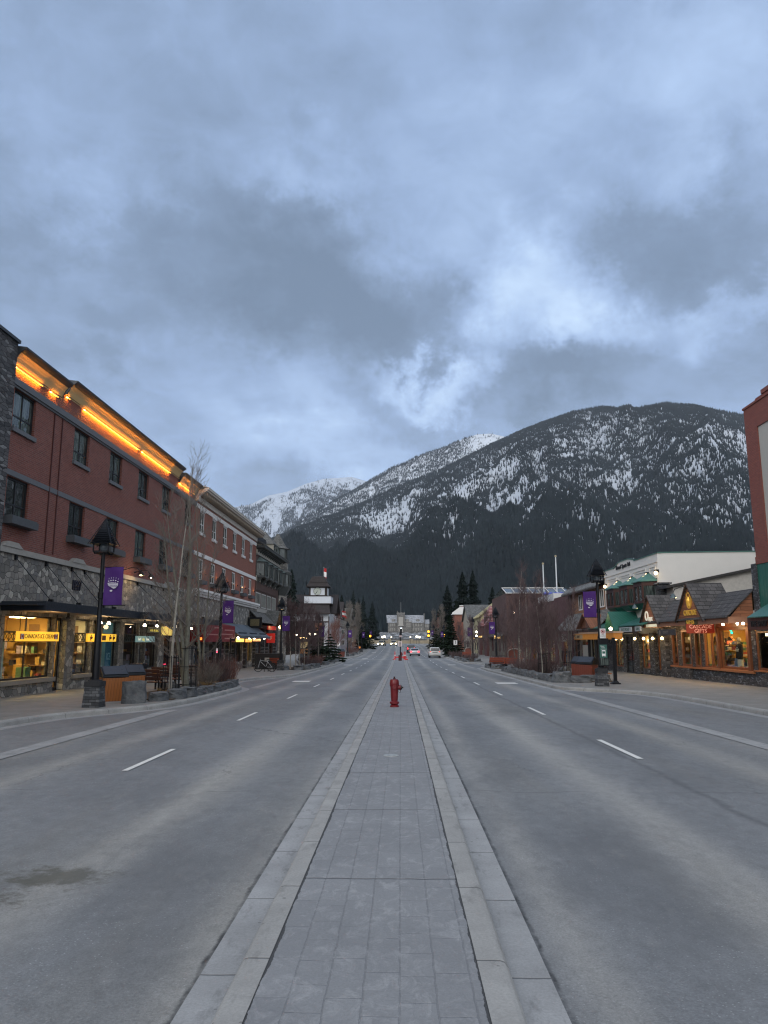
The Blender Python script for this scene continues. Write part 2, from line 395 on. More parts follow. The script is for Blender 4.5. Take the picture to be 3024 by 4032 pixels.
BLACKM = P('black_metal', (.012, .013, .016), .42, .6)
DARKF = P('dark_frame', (.012, .012, .015), .5, world=True)
FASCIA = P('canopy_fascia', (.022, .028, .038), .45, .3, world=True)
WHITEP = P('white_paint', (.66, .65, .64), .6, world=True, var=.06)
CREAM = P('cream_trim', (.50, .47, .43), .7, world=True, var=.08, scale=3)
DGLASS = darkglass_mat('window_glass_dark')
GLASS = glass_mat('shop_glass', refl=.8)
SIGNY = E_('sign_yellow_lit', (1.0, .55, .04), .75)
BLACKTXT = P('black_lettering', (.01, .01, .012), .6)
WHITETXT = P('white_lettering', (.75, .75, .75), .6)
WOODB = plank_mat('bin_wood', (.30, .105, .030), .12)
WOODRED = plank_mat('bin_wood_red', (.16, .040, .025), .12)
WOODPLAIN = P('cedar_wood', (.32, .12, .045), .55, stretch=(1, 1, .2), scale=9, bmp=.002)
# ================================================================ ground surfaces
def asphalt_mat():
    m, nt, b, o = mk('asphalt'); p = pos(nt); s = nd(nt, 'ShaderNodeSeparateXYZ', None, Vector=p).outputs
    wob = noise(nt, vscale(nt, p, (1, .07, 1)), .9, 3).outputs['Fac']
    ax = mth(nt, 'ABSOLUTE', mth(nt, 'ADD', s[0], mth(nt, 'MULTIPLY', mth(nt, 'SUBTRACT', wob, .5), .55)))
    def band(c, wd):
        d = mth(nt, 'DIVIDE', mth(nt, 'SUBTRACT', ax, c), wd); return mth(nt, 'POWER', 2.718, mth(nt, 'MULTIPLY', mth(nt, 'MULTIPLY', d, d), -1.0))
    bands = mth(nt, 'ADD', mth(nt, 'ADD', band(2.75, .38), mth(nt, 'MULTIPLY', band(5.7, .34), .9)), mth(nt, 'ADD', mth(nt, 'MULTIPLY', band(1.15, .22), .8), mth(nt, 'MULTIPLY', band(7.0, .3), .4)))
    st = noise(nt, vscale(nt, p, (1.0, .12, 1)), 1.1, 6, .6).outputs['Fac']
    bands = mth(nt, 'MULTIPLY', bands, ramp(nt, st, ((.3, .45), (.62, 1.0))))
    big = noise(nt, vscale(nt, p, (1, .45, 1)), .45, 6, .6).outputs['Fac']
    base = mix(nt, ramp(nt, big, ((.3, 0.0), (.7, 1.0))), (.132, .140, .150), (.185, .193, .203))
    c = mix(nt, mth(nt, 'MULTIPLY', bands, .80, clamp=True), base, (.31, .305, .29))
    tint = noise(nt, vscale(nt, p, (1, .1, 1)), .6, 3).outputs['Fac']
    c = mix(nt, ramp(nt, tint, ((.5, 0.0), (.72, .28))), c, (.20, .185, .15))
    # aggregate: pale and dark chips
    v = nd(nt, 'ShaderNodeTexVoronoi', {'feature': 'F1'}, Vector=p, Scale=70.0)
    sp = nd(nt, 'ShaderNodeSeparateColor', None, Color=v.outputs['Color']).outputs[0]
    chip = mth(nt, 'MULTIPLY', mth(nt, 'GREATER_THAN', sp, .93), mth(nt, 'LESS_THAN', v.outputs['Distance'], .42))
    c = mix(nt, mth(nt, 'MULTIPLY', mth(nt, 'MULTIPLY', chip, .6), ramp(nt, noise(nt, p, 1.2, 4).outputs['Fac'], ((.42, .15), (.62, 1.0)))), c, (.38, .39, .40))
    fine = noise(nt, p, 60, 5, .75).outputs['Fac']
    c = mix(nt, .8, c, ramp(nt, fine, ((.3, .30), (.7, .70))), 'OVERLAY')
    # damp spots and gum (own shapes), oil drip line
    v2 = nd(nt, 'ShaderNodeTexVoronoi', {'feature': 'F1'}, Vector=nd(nt, 'ShaderNodeVectorMath', {'operation': 'ADD'}, i0=vscale(nt, p, (1.0, .8, 1)), i1=vscale(nt, noise(nt, p, 5, 3).outputs['Color'], (.2, .2, 0))).outputs[0], Scale=1.8)
    s2 = nd(nt, 'ShaderNodeSeparateColor', None, Color=v2.outputs['Color']).outputs
    spot = mth(nt, 'MULTIPLY', mth(nt, 'GREATER_THAN', s2[0], .72), mth(nt, 'LESS_THAN', v2.outputs['Distance'], mth(nt, 'MULTIPLY', s2[1], .085)))
    region = ramp(nt, noise(nt, p, .35, 2).outputs['Fac'], ((.46, 0.0), (.56, 1.0)))
    c = mix(nt, mth(nt, 'MULTIPLY', mth(nt, 'MULTIPLY', spot, region), .55), c, (.045, .048, .052))
    # a muddy stain with its own outline, in the left lane
    dx = mth(nt, 'DIVIDE', mth(nt, 'ADD', s[0], 2.95), .55); dy = mth(nt, 'DIVIDE', mth(nt, 'SUBTRACT', s[1], 6.75), .33)
    rr = mth(nt, 'SQRT', mth(nt, 'ADD', mth(nt, 'MULTIPLY', dx, dx), mth(nt, 'MULTIPLY', dy, dy)))
    rr = mth(nt, 'ADD', rr, mth(nt, 'MULTIPLY', mth(nt, 'SUBTRACT', noise(nt, p, 6.0, 8, .78).outputs['Fac'], .5), 3.4))
    c = mix(nt, ramp(nt, rr, ((.45, .8), (1.05, 0.0))), c, (.080, .077, .060))
    dx = mth(nt, 'DIVIDE', mth(nt, 'ADD', s[0], 3.55), .75); dy = mth(nt, 'DIVIDE', mth(nt, 'SUBTRACT', s[1], 6.1), .4)
    rr = mth(nt, 'SQRT', mth(nt, 'ADD', mth(nt, 'MULTIPLY', dx, dx), mth(nt, 'MULTIPLY', dy, dy)))
    rr = mth(nt, 'ADD', rr, mth(nt, 'MULTIPLY', mth(nt, 'SUBTRACT', noise(nt, p, 9, 6, .75).outputs['Fac'], .5), 3.2))
    c = mix(nt, ramp(nt, rr, ((.4, .75), (.9, 0.0))), c, (.072, .068, .056))
    # tar seam near the right lane line and cross cracks
    sx = mth(nt, 'ABSOLUTE', mth(nt, 'SUBTRACT', mth(nt, 'ADD', s[0], mth(nt, 'MULTIPLY', mth(nt, 'SUBTRACT', noise(nt, p, 1.3, 7, .7).outputs['Fac'], .5), .35)), 4.02))
    c = mix(nt, ramp(nt, sx, ((.01, .5), (.09, 0.0))), c, (.06, .063, .07))
    cy = mth(nt, 'ABSOLUTE', mth(nt, 'SUBTRACT', mth(nt, 'FRACT', mth(nt, 'DIVIDE', mth(nt, 'ADD', s[1], mth(nt, 'MULTIPLY', noise(nt, p, 1.4, 5).outputs['Fac'], .5)), 7.3)), .5))
    c = mix(nt, mth(nt, 'MULTIPLY', ramp(nt, cy, ((.0, 1.0), (.0022, 0.0))), ramp(nt, noise(nt, p, .5, 2).outputs['Fac'], ((.5, 0.0), (.56, .45)))), c, (.05, .05, .055))
    mid = noise(nt, vscale(nt, p, (1, .7, 1)), 7.0, 9, .78).outputs['Fac']; c = mix(nt, .55, c, ramp(nt, mid, ((.34, .38), (.66, .64))), 'OVERLAY')
    blot = noise(nt, vscale(nt, p, (.8, .3, 1)), .7, 7, .7).outputs['Fac']; c = mix(nt, ramp(nt, blot, ((.36, .45), (.50, 0.0))), c, (.095, .10, .108))
    # hairline cracks
    cv = nd(nt, 'ShaderNodeTexVoronoi', {'feature': 'DISTANCE_TO_EDGE'}, Vector=nd(nt, 'ShaderNodeVectorMath', {'operation': 'ADD'}, i0=vscale(nt, p, (1, .6, 1)), i1=vscale(nt, noise(nt, p, 1.6, 6, .7).outputs['Color'], (1.2, 1.2, 0))).outputs[0], Scale=.30)
    ck = mth(nt, 'MULTIPLY', ramp(nt, cv.outputs['Distance'], ((0.0, 1.0), (.004, 0.0))), ramp(nt, noise(nt, p, .22, 2).outputs['Fac'], ((.50, 0.0), (.58, .7))))
    c = mix(nt, ck, c, (.045, .047, .05))
    # broken asphalt edge against the median gutters
    wobx = mth(nt, 'ADD', s[0], mth(nt, 'MULTIPLY', mth(nt, 'SUBTRACT', noise(nt, p, 3.5, 7, .75).outputs['Fac'], .5), .09))
    for ex in (-1.215, .895):
        ed = mth(nt, 'ABSOLUTE', mth(nt, 'SUBTRACT', wobx, ex)); c = mix(nt, mth(nt, 'MULTIPLY', ramp(nt, ed, ((.006, .9), (.028, 0.0))), ramp(nt, noise(nt, p, 2.1, 5, .7).outputs['Fac'], ((.38, .25), (.58, 1.0)))), c, (.035, .036, .038))
    # grit swept to the edges and worn patches
    gritn = noise(nt, vscale(nt, p, (1, .5, 1)), 3.2, 8, .75).outputs['Fac']; c = mix(nt, ramp(nt, gritn, ((.56, 0.0), (.70, .35))), c, (.26, .26, .25)); c = mix(nt, ramp(nt, gritn, ((.30, .30), (.42, 0.0))), c, (.07, .074, .08))
    nt.links.new(c, b.inputs['Base Color'])
    nt.links.new(ramp(nt, fine, ((.3, .62), (.7, .85))), b.inputs['Roughness']); b.inputs['Specular IOR Level'].default_value = .35
    bump(nt, b, mth(nt, 'ADD', fine, mth(nt, 'MULTIPLY', chip, .6)), .006)
    return m
def conc_mat(name, col, joint=None, stain=.5, jw=.012, jx=None):
    m, nt, b, o = mk(name); p = pos(nt); s = nd(nt, 'ShaderNodeSeparateXYZ', None, Vector=p).outputs
    n = noise(nt, p, 1.3, 7, .65).outputs['Fac']; f = noise(nt, p, 55, 4, .7).outputs['Fac']; n3 = noise(nt, vscale(nt, p, (1, .35, 1)), 6, 6, .7).outputs['Fac']
    c = mix(nt, ramp(nt, n, ((.3, 0.0), (.7, 1.0))), tuple(x*.80 for x in col), tuple(x*1.16 for x in col))
    c = mix(nt, .45, c, ramp(nt, f, ((.3, .36), (.7, .64))), 'OVERLAY')
    c = mix(nt, ramp(nt, n3, ((.54, 0.0), (.72, stain))), c, tuple(x*.42 for x in col))
    v = nd(nt, 'ShaderNodeTexVoronoi', {'feature': 'F1'}, Vector=p, Scale=14.0)
    sv = nd(nt, 'ShaderNodeSeparateColor', None, Color=v.outputs['Color']).outputs
    pk = mth(nt, 'MULTIPLY', mth(nt, 'GREATER_THAN', sv[0], .8), mth(nt, 'LESS_THAN', v.outputs['Distance'], mth(nt, 'MULTIPLY', sv[1], .22)))
    c = mix(nt, mth(nt, 'MULTIPLY', pk, .5), c, tuple(x*.3 for x in col))
    h = mth(nt, 'MULTIPLY', f, .4)
    if joint:
        wb = mth(nt, 'MULTIPLY', mth(nt, 'SUBTRACT', noise(nt, p, 3, 3).outputs['Fac'], .5), .05)
        j = mth(nt, 'ABSOLUTE', mth(nt, 'SUBTRACT', mth(nt, 'FRACT', mth(nt, 'DIVIDE', mth(nt, 'ADD', s[1], wb), joint)), .5))
        g = ramp(nt, j, ((0.0, 1.0), (jw/joint, 0.0)))
        if jx:
            j2 = mth(nt, 'ABSOLUTE', mth(nt, 'SUBTRACT', mth(nt, 'FRACT', mth(nt, 'DIVIDE', s[0], jx)), .5))
            g = mth(nt, 'MAXIMUM', g, ramp(nt, j2, ((0.0, 1.0), (jw/jx, 0.0))))
        c = mix(nt, mth(nt, 'MULTIPLY', g, .8), c, tuple(x*.22 for x in col)); h = mth(nt, 'SUBTRACT', h, g)
    nt.links.new(c, b.inputs['Base Color']); b.inputs['Roughness'].default_value = .8
    bump(nt, b, h, .008); return m
def paver_mat():
    """stamped concrete of the median: long stones in six columns, wide grooves every 2.62 m"""
    m, nt, b, o = mk('stamped_concrete'); p = pos(nt); s = nd(nt, 'ShaderNodeSeparateXYZ', None, Vector=p).outputs
    wn_ = noise(nt, p, 5, 3).outputs['Color']
    pv = nd(nt, 'ShaderNodeVectorMath', {'operation': 'ADD'}, i0=p, i1=vscale(nt, wn_, (.022, .035, 0))).outputs[0]
    rot = nd(nt, 'ShaderNodeVectorRotate', {'rotation_type': 'Z_AXIS'}, Vector=pv, Angle=R(90)).outputs[0]
    br = nd(nt, 'ShaderNodeTexBrick', {'offset_frequency': 2, 'offset': .37, 'squash': .62, 'squash_frequency': 3}, Vector=rot, Color1=(.196, .202, .212, 1), Color2=(.214, .22, .23, 1), Mortar=(.172, .178, .19, 1), Scale=1.0, Mortar_Size=.007, Mortar_Smooth=.8, Bias=0.0, Brick_Width=.52, Row_Height=.198)
    n = noise(nt, vscale(nt, pv, (1.5, 1.0, 1)), 5.0, 8, .74, .9).outputs['Fac']; n2 = noise(nt, p, 1.1, 4).outputs['Fac']
    c = mix(nt, ramp(nt, n, ((.50, 0.0), (.66, .70))), br.outputs['Color'], (.32, .325, .335))
    c = mix(nt, ramp(nt, n2, ((.35, .28), (.6, 0.0))), c, (.125, .13, .14))
    f = noise(nt, p, 60, 4, .7).outputs['Fac']
    c = mix(nt, .4, c, ramp(nt, f, ((.3, .36), (.7, .64))), 'OVERLAY')
    wb = mth(nt, 'MULTIPLY', mth(nt, 'SUBTRACT', noise(nt, p, 4, 3).outputs['Fac'], .5), .06)
    yy = mth(nt, 'DIVIDE', mth(nt, 'SUBTRACT', mth(nt, 'ADD', s[1], wb), 6.43 - 1.31), 2.62)
    j = mth(nt, 'ABSOLUTE', mth(nt, 'SUBTRACT', mth(nt, 'FRACT', yy), .5))
    g = ramp(nt, j, ((0.0, 1.0), (.0055, 0.0)))
    c = mix(nt, mth(nt, 'MULTIPLY', g, .8), c, (.035, .036, .04))
    wobx = mth(nt, 'ADD', s[0], mth(nt, 'MULTIPLY', mth(nt, 'SUBTRACT', noise(nt, p, 4.5, 7, .75).outputs['Fac'], .5), .05))
    wid = ramp(nt, noise(nt, p, .8, 5, .7).outputs['Fac'], ((.35, .004), (.7, .03)))
    for ex in (-.79, .445):
        ed = mth(nt, 'ABSOLUTE', mth(nt, 'SUBTRACT', wobx, ex)); gp = mth(nt, 'LESS_THAN', ed, wid); c = mix(nt, mth(nt, 'MULTIPLY', gp, .85), c, (.022, .022, .022)); g = mth(nt, 'MAXIMUM', g, gp)
    nt.links.new(c, b.inputs['Base Color']); b.inputs['Roughness'].default_value = .75
    h = mth(nt, 'SUBTRACT', mth(nt, 'ADD', mth(nt, 'MULTIPLY', n, .6), mth(nt, 'MULTIPLY', f, .12)), mth(nt, 'ADD', mth(nt, 'MULTIPLY', br.outputs['Fac'], .22), g))
    bump(nt, b, h, .014); return m
ASPH = asphalt_mat(); CONC = conc_mat('kerb_concrete', (.28, .278, .27), 1.38, .6)
GUT = conc_mat('gutter_concrete', (.275, .28, .285), 1.38, .8)
WALK = conc_mat('sidewalk_concrete', (.20, .195, .185), 1.9, .3, .012, 1.9)
PAV = paver_mat()
LINEP = P('road_paint', (.62, .62, .60), .6, world=True, var=.22, scale=14)
SOIL = P('planter_soil', (.07, .05, .036), .95, world=True, var=.5, scale=9, bmp=.02)
FIELD = P('valley_ground', (.05, .055, .042), .95, world=True, var=.35, scale=.05)
mb = MB()
ys = [-200, -60, 0, 85, 135, 165, 225, 300, 330, 900, 3000, 14000]
for a, b_ in zip(ys, ys[1:]): mb.quad((-9000, a, gz(a)-.03), (9000, a, gz(a)-.03), (9000, b_, gz(b_)-.03), (-9000, b_, gz(b_)-.03))
tag(mb.build('ground', FIELD), kind='structure')
mb = MB(); ys = list(range(-60, 331, 5))
for a, b_ in zip(ys, ys[1:]): mb.quad((-13, a, gz(a)), (13, a, gz(a)), (13, b_, gz(b_)), (-13, b_, gz(b_)))
tag(mb.build('road', ASPH), kind='structure')
mb = MB()
mb.quad((-120, 330, .86), (120, 330, .86), (120, 350, .86), (-120, 350, .86))
tag(mb.build('cross_road', ASPH), kind='structure')
# kerb lines (x of the kerb's street edge against y)
KL = [(-60, -9.9), (18.8, -9.9), (20.4, -9.7), (21.8, -9.35), (22.8, -8.6), (23.9, -8.05), (25.2, -7.6), (27.9, -7.42), (35.6, -7.42), (37.2, -7.7), (38.8, -8.5), (40.5, -9.2), (43.3, -9.45), (46.5, -9.3), (49.2, -8.6), (51.5, -7.75), (53.6, -7.4), (97, -7.45), (101, -7.9), (109, -8.0), (118, -8.1), (125, -8.0), (134, -7.5), (150, -7.5), (212, -7.6), (300, -7.6)]
KR = [(-60, 10.6), (27.6, 10.6), (30, 10.55), (31.8, 10.35), (33.4, 9.8), (34.6, 8.9), (35.6, 7.8), (37.2, 7.42), (66, 7.5), (75, 7.75), (78, 8.6), (81, 9.4), (88, 9.5), (91.5, 9.2), (94, 8.1), (97, 7.45), (150, 7.5), (212, 7.6), (300, 7.6)]
def kx(K, y):
    for (a, b), (c, d) in zip(K, K[1:]):
        if y <= c: return b + (d-b)*(y-a)/(c-a)
    return K[-1][1]
def smoothK(K):
    ys = np.arange(-60, 300.01, .5); xs = np.array([kx(K, y) for y in ys]); k = np.ones(5)/5
    return ys, np.convolve(np.pad(xs, 2, 'edge'), k, 'valid')
for nm, K, sg in (('left', KL, -1), ('right', KR, 1)):
    ys, xs = smoothK(K)
    tx = np.gradient(xs, ys); nl = np.sqrt(1+tx*tx); nx = sg/nl; ny = -sg*tx/nl   # outward normal (towards the shops)
    kb = MB(); gt = MB(); wk = MB()
    prof = [(0.0, -.02), (0.015, .10), (0.035, .138), (.07, .152), (.19, .152)]
    for i in range(len(ys)-1):
        for (d0, h0), (d1, h1) in zip(prof, prof[1:]):
            q = []
            for (ii, d, h) in ((i, d0, h0), (i, d1, h1), (i+1, d1, h1), (i+1, d0, h0)):
                q.append((xs[ii]+nx[ii]*d, ys[ii]+ny[ii]*d, gz(ys[ii])+h))
            kb.quad(*q)
        gt.quad(*[(xs[ii]-nx[ii]*d, ys[ii]-ny[ii]*d, gz(ys[ii])+h) for (ii, d, h) in ((i, -.005, .004), (i, .36, .006), (i+1, .36, .006), (i+1, -.005, .004))])
        wk.quad((xs[i]+nx[i]*.19, ys[i]+ny[i]*.19, gz(ys[i])+.150), (sg*21, ys[i], gz(ys[i])+.150), (sg*21, ys[i+1], gz(ys[i+1])+.150), (xs[i+1]+nx[i+1]*.19, ys[i+1]+ny[i+1]*.19, gz(ys[i+1])+.150))
    tag(kb.build('kerb', CONC, smooth=True), kind='structure'); tag(gt.build('gutter', GUT), kind='structure'); tag(wk.build('sidewalk', WALK), kind='structure')
# concrete strips that continue the kerb line past the parking bays
for (x0, x1, y0, y1) in ((-7.43, -7.02, -60, 24.2), (-7.43, -7.05, 37.6, 53), (7.04, 7.44, -60, 36.4), (7.1, 7.48, 76, 96.5)):
    mb = MB(); n = max(1, int((y1-y0)/4))
    for i in range(n):
        a = y0+(y1-y0)*i/n; b_ = y0+(y1-y0)*(i+1)/n; mb.quad((x0, a, gz(a)+.010), (x1, a, gz(a)+.010), (x1, b_, gz(b_)+.010), (x0, b_, gz(b_)+.010))
    tag(mb.build('gutter', GUT), kind='structure')
# median
for (ya, yb) in ((-10, 111.5), (116, 212)):
    mg = MB(); mk_ = MB(); mp = MB(); ys = np.arange(ya, yb+.01, .5)
    for a, b_ in zip(ys, ys[1:]):
        za, zb = gz(a), gz(b_)
        for x0, x1 in ((-1.2, -.97), (.64, .88)): mg.quad((x0, a, za+.008), (x1, a, za+.008), (x1, b_, zb+.008), (x0, b_, zb+.008))
        for sgn, xo, xi in ((1, -.975, -.79), (-1, .645, .445)):
            pr = [(xo, 0.0), (xo+sgn*.012, .06), (xo+sgn*.035, .092), (xo+sgn*.06, .10), (xi, .10)]
            for (p0, h0), (p1, h1) in zip(pr, pr[1:]): mk_.quad((p0, a, za+h0), (p1, a, za+h1), (p1, b_, zb+h1), (p0, b_, zb+h0))
        mp.quad((-.79, a, za+.096), (.445, a, za+.096), (.445, b_, zb+.096), (-.79, b_, zb+.096))
    for yy in (ya, yb): mk_.quad((-.95, yy, gz(yy)), (.62, yy, gz(yy)), (.62, yy, gz(yy)+.09), (-.95, yy, gz(yy)+.09))
    tag(mg.build('median_gutter', GUT), kind='structure'); tag(mk_.build('median_kerb', CONC, smooth=True), kind='structure'); tag(mp.build('median_paving', PAV), kind='structure')
# painted markings
mb = MB()
def paint(x0, x1, y0, y1): mb.quad((x0, y0, gz(y0)+.012), (x1, y0, gz(y0)+.012), (x1, y1, gz(y1)+.012), (x0, y1, gz(y1)+.012))
y = 12.3
for k in range(24):
    if not 110 < y < 116: paint(-4.435, -4.335, y, y+2.6)
    y += 8.4 if k == 0 else 8.98
y = 13.8
for k in range(24):
    if not 110 < y < 116: paint(4.16, 4.27, y, y+2.8)
    y += 8.9 if k == 0 else 9.27
for (x0, x1, y0) in ((-6.35, -5.35, 44.3), (5.35, 6.5, 42.3), (-6.6, -5.6, 87.5), (-6.1, -5.2, 120), (-6.4, -5.5, 168), (5.5, 6.4, 88)):
    paint(x0, x1, y0, y0+1.5)
for yy in (113.2, 211.5):
    for xx0, xx1 in ((-7.2, -1.25), (.9, 7.2)): mb.quad((xx0, yy-.35, gz(yy)+.013), (xx1, yy-.35, gz(yy)+.013), (xx1, yy+.1, gz(yy)+.013), (xx0, yy+.1, gz(yy)+.013))
tag(mb.build('road_markings', LINEP), kind='structure')
# ================================================================ mountains
def lattice(seed, n=256): return np.random.RandomState(seed).rand(n, n)
LT = [lattice(i) for i in range(6)]
def vn(x, y, k=0):
    T = LT[k % 6]; n = T.shape[0]
    xi = np.floor(x).astype(int); yi = np.floor(y).astype(int); fx = x-xi; fy = y-yi
    fx = fx*fx*(3-2*fx); fy = fy*fy*(3-2*fy); xi %= n; yi %= n; x1 = (xi+1) % n; y1 = (yi+1) % n
    return (T[xi, yi]*(1-fx)+T[x1, yi]*fx)*(1-fy) + (T[xi, y1]*(1-fx)+T[x1, y1]*fx)*fy
def fbm(x, y, o=5, k=0, g=.5):
    s = 0; a = 1; t = 0
    for i in range(o): s = s + a*vn(x*2**i+i*17.3, y*2**i+i*9.1, k+i); t += a; a *= g
    return s/t
def ridged(x, y, o=4, k=0):
    s = 0; a = 1; t = 0
    for i in range(o): s = s + a*(1-np.abs(2*vn(x*2**i+i*5.7, y*2**i+i*3.3, k+i)-1)); t += a; a *= .5
    return s/t
RA = [(-33.63, 0.0437), (-19.42, 0.0843), (-12.67, 0.1144), (-9.06, 0.1343), (-5.89, 0.1623), (-2.67, 0.1864), (-0.14, 0.2076), (3.49, 0.2328), (6.04, 0.2538), (7.13, 0.2635), (8.57, 0.2735), (10.01, 0.2832), (11.44, 0.2921), (13.55, 0.303), (15.62, 0.307), (17.3, .3015), (17.96, 0.2995), (18.62, 0.3015), (20.26, 0.3035), (22.14, 0.2955), (23.35, 0.288), (25.13, 0.277), (26.28, 0.269), (29.29, 0.2476), (33.0, 0.1996), (39.37, 0.1101)]
RB = [(-33.76, 0.0696), (-16.17, 0.0917), (-12.68, 0.1175), (-9.41, 0.1361), (-8.02, 0.1566), (-5.91, 0.1814), (-3.76, 0.201), (-2.32, 0.2174), (-1.2, .2290), (-0.5, 0.2362), (.5, .2420), (1.33, 0.2500), (2.2, .2560), (3.15, 0.2603), (4.98, 0.2739), (6.07, 0.2799), (7.15, 0.2805), (8.57, 0.2735), (12.07, 0.2605), (15.41, 0.2313), (21.74, 0.1924), (39.22, 0.0864)]
RC = [(-33.9, 0.0957), (-19.62, 0.1497), (-15.34, 0.1653), (-12.79, 0.1764), (-11.58, 0.1803), (-10.2, 0.1937), (-8.79, 0.1995), (-7.37, 0.211), (-5.94, 0.2186), (-3.77, 0.2217), (-2.32, 0.2141), (-0.5, 0.2025), (1.3, 0.1895), (8.39, 0.1618), (39.07, 0.0629)]
# the front spur of the near mountain, seen as the dark slope that falls to the left
SN = [[(14.22, 0.992), (14.89, 0.861), (15.44, 0.769)], [(16.45, 0.896), (16.28, 0.788)], [(16.24, 0.732), (15.13, 0.647), (14.15, 0.601)], [(13.3, 0.594), (12.55, 0.543), (12.15, 0.481), (11.86, 0.403)], [(10.42, 0.718), (11.45, 0.545), (12.0, 0.443)], [(7.67, 0.714), (9.4, 0.647), (10.85, 0.563), (12.16, 0.506), (14.22, 0.519), (16.56, 0.514), (19.51, 0.487), (22.11, 0.467)], [(11.96, 0.862), (12.88, 0.716)], [(12.64, 0.323), (14.53, 0.31), (16.22, 0.266)], [(22.66, 0.598), (24.06, 0.526), (25.23, 0.482)], [(5.15, 0.772), (6.92, 0.737)], [(3.11, 0.707), (4.88, 0.688)], [(16.03, 0.429), (18.71, 0.366), (21.93, 0.313), (25.02, 0.305)], [(1.61, 0.996), (0.84, 0.82)]]
DK = [[(17.89, 0.97), (17.11, 0.822), (16.0, 0.712), (13.8, 0.614), (12.8, 0.557)], [(19.57, 0.56), (21.52, 0.518), (23.59, 0.473), (25.16, 0.419)], [(12.74, 0.967), (10.26, 0.987), (8.48, 0.954)], [(13.96, 0.489), (16.52, 0.459), (19.44, 0.414)], [(17.0, 0.822), (19.77, 0.827), (25.39, 0.923)]]
def near_lines(LN, az_, t, wid):
    """1 on the given gully or band lines, falling to 0 over wid degrees"""
    az2 = az_ + (fbm(az_*1.7, t*22, 3, 5)-.5)*.9; t2 = t + (fbm(az_*1.3+9, t*15, 3, 4)-.5)*.07; best = np.full(np.shape(az_), 9.0)
    for ln in LN:
        for (a0, t0), (a1, t1) in zip(ln, ln[1:]):
            dx, dy = a1-a0, (t1-t0)*16; px, py = az2-a0, (t2-t0)*16; k = np.clip((px*dx+py*dy)/(dx*dx+dy*dy), 0, 1)
            best = np.minimum(best, np.hypot(px-k*dx, py-k*dy))
    return np.exp(-(best/wid)**2)
def hfun(RR, azd, t, r0, r1, amp, seed, pw):
    tan = np.interp(azd, [a for a, b in RR], [b for a, b in RR])
    r = r0 + (r1-r0)*t
    hr = tan*r1
    th = np.radians(azd); x = r*np.sin(th); y = r*np.cos(th)
    base = hr*(t**pw)
    env = np.clip(t*(1-t)*4, 0, 1)**.8
    # gullies run down the slope: narrow across, long along
    gul = ridged(azd/4.6 + fbm(x/700, y/700, 4, seed)*1.5 + t*.9, t*1.7, 5, seed+1) - .55
    h = base + amp*env*(gul*1.0 + (fbm(x/420, y/420, 5, seed+2)-.5)*.9) + (fbm(x/60, y/60, 4, seed+3)-.5)*amp*.16*np.clip((1-t)*6, 0, 1)*np.clip(t*5, 0, 1)
    if seed == 1: h = h - 55*near_lines(SN[:5], azd, t, .5)*np.clip((1-t)*8, 0, 1) + 30*near_lines(DK[:2], azd, t, .5)*np.clip((1-t)*8, 0, 1)
    return x, y, h
def gridmesh(name, X, Y, Z, mat):
    n, m = X.shape
    co = np.stack([X, Y, Z], -1).reshape(-1, 3).astype(np.float32)
    idx = np.arange(n*m).reshape(n, m)
    q = np.stack([idx[:-1, :-1], idx[:-1, 1:], idx[1:, 1:], idx[1:, :-1]], -1).reshape(-1, 4)
    me = bpy.data.meshes.new(name); me.vertices.add(n*m); me.vertices.foreach_set('co', co.ravel())
    me.loops.add(q.size); me.loops.foreach_set('vertex_index', q.ravel().astype(np.int32))
    me.polygons.add(len(q)); me.polygons.foreach_set('loop_start', (np.arange(len(q))*4).astype(np.int32))
    me.polygons.foreach_set('use_smooth', np.ones(len(q), bool))
    me.update(calc_edges=True); me.materials.append(mat)
    o = bpy.data.objects.new(name, me); COL.objects.link(o); tag(o, kind='structure'); return o
def mountain(name, RR, r0, r1, r2, amp, seed, pw, mat, na=900, nt_=260, z0=.5):
    az = np.linspace(-34, 39, na); t = np.linspace(0, 1, nt_)
    A, T = np.meshgrid(az, t, indexing='ij')
    X, Y, Z = hfun(RR, A, T, r0, r1, amp, seed, pw)
    tb = np.linspace(.03, 1, 14); A2, T2 = np.meshgrid(az, tb, indexing='ij'); r = r1+(r2-r1)*T2; th = np.radians(A2)
    hr = np.interp(A2, [a for a, b in RR], [b for a, b in RR])*r1
    X2 = r*np.sin(th); Y2 = r*np.cos(th); Z2 = hr*(1-T2)**1.2 + (fbm(X2/300, Y2/300, 4, seed)-.5)*amp*T2*(1-T2)
    X = np.concatenate([X, X2], 1); Y = np.concatenate([Y, Y2], 1); Z = np.concatenate([Z, Z2], 1) + z0
    return gridmesh(name, X, Y, Z, mat)
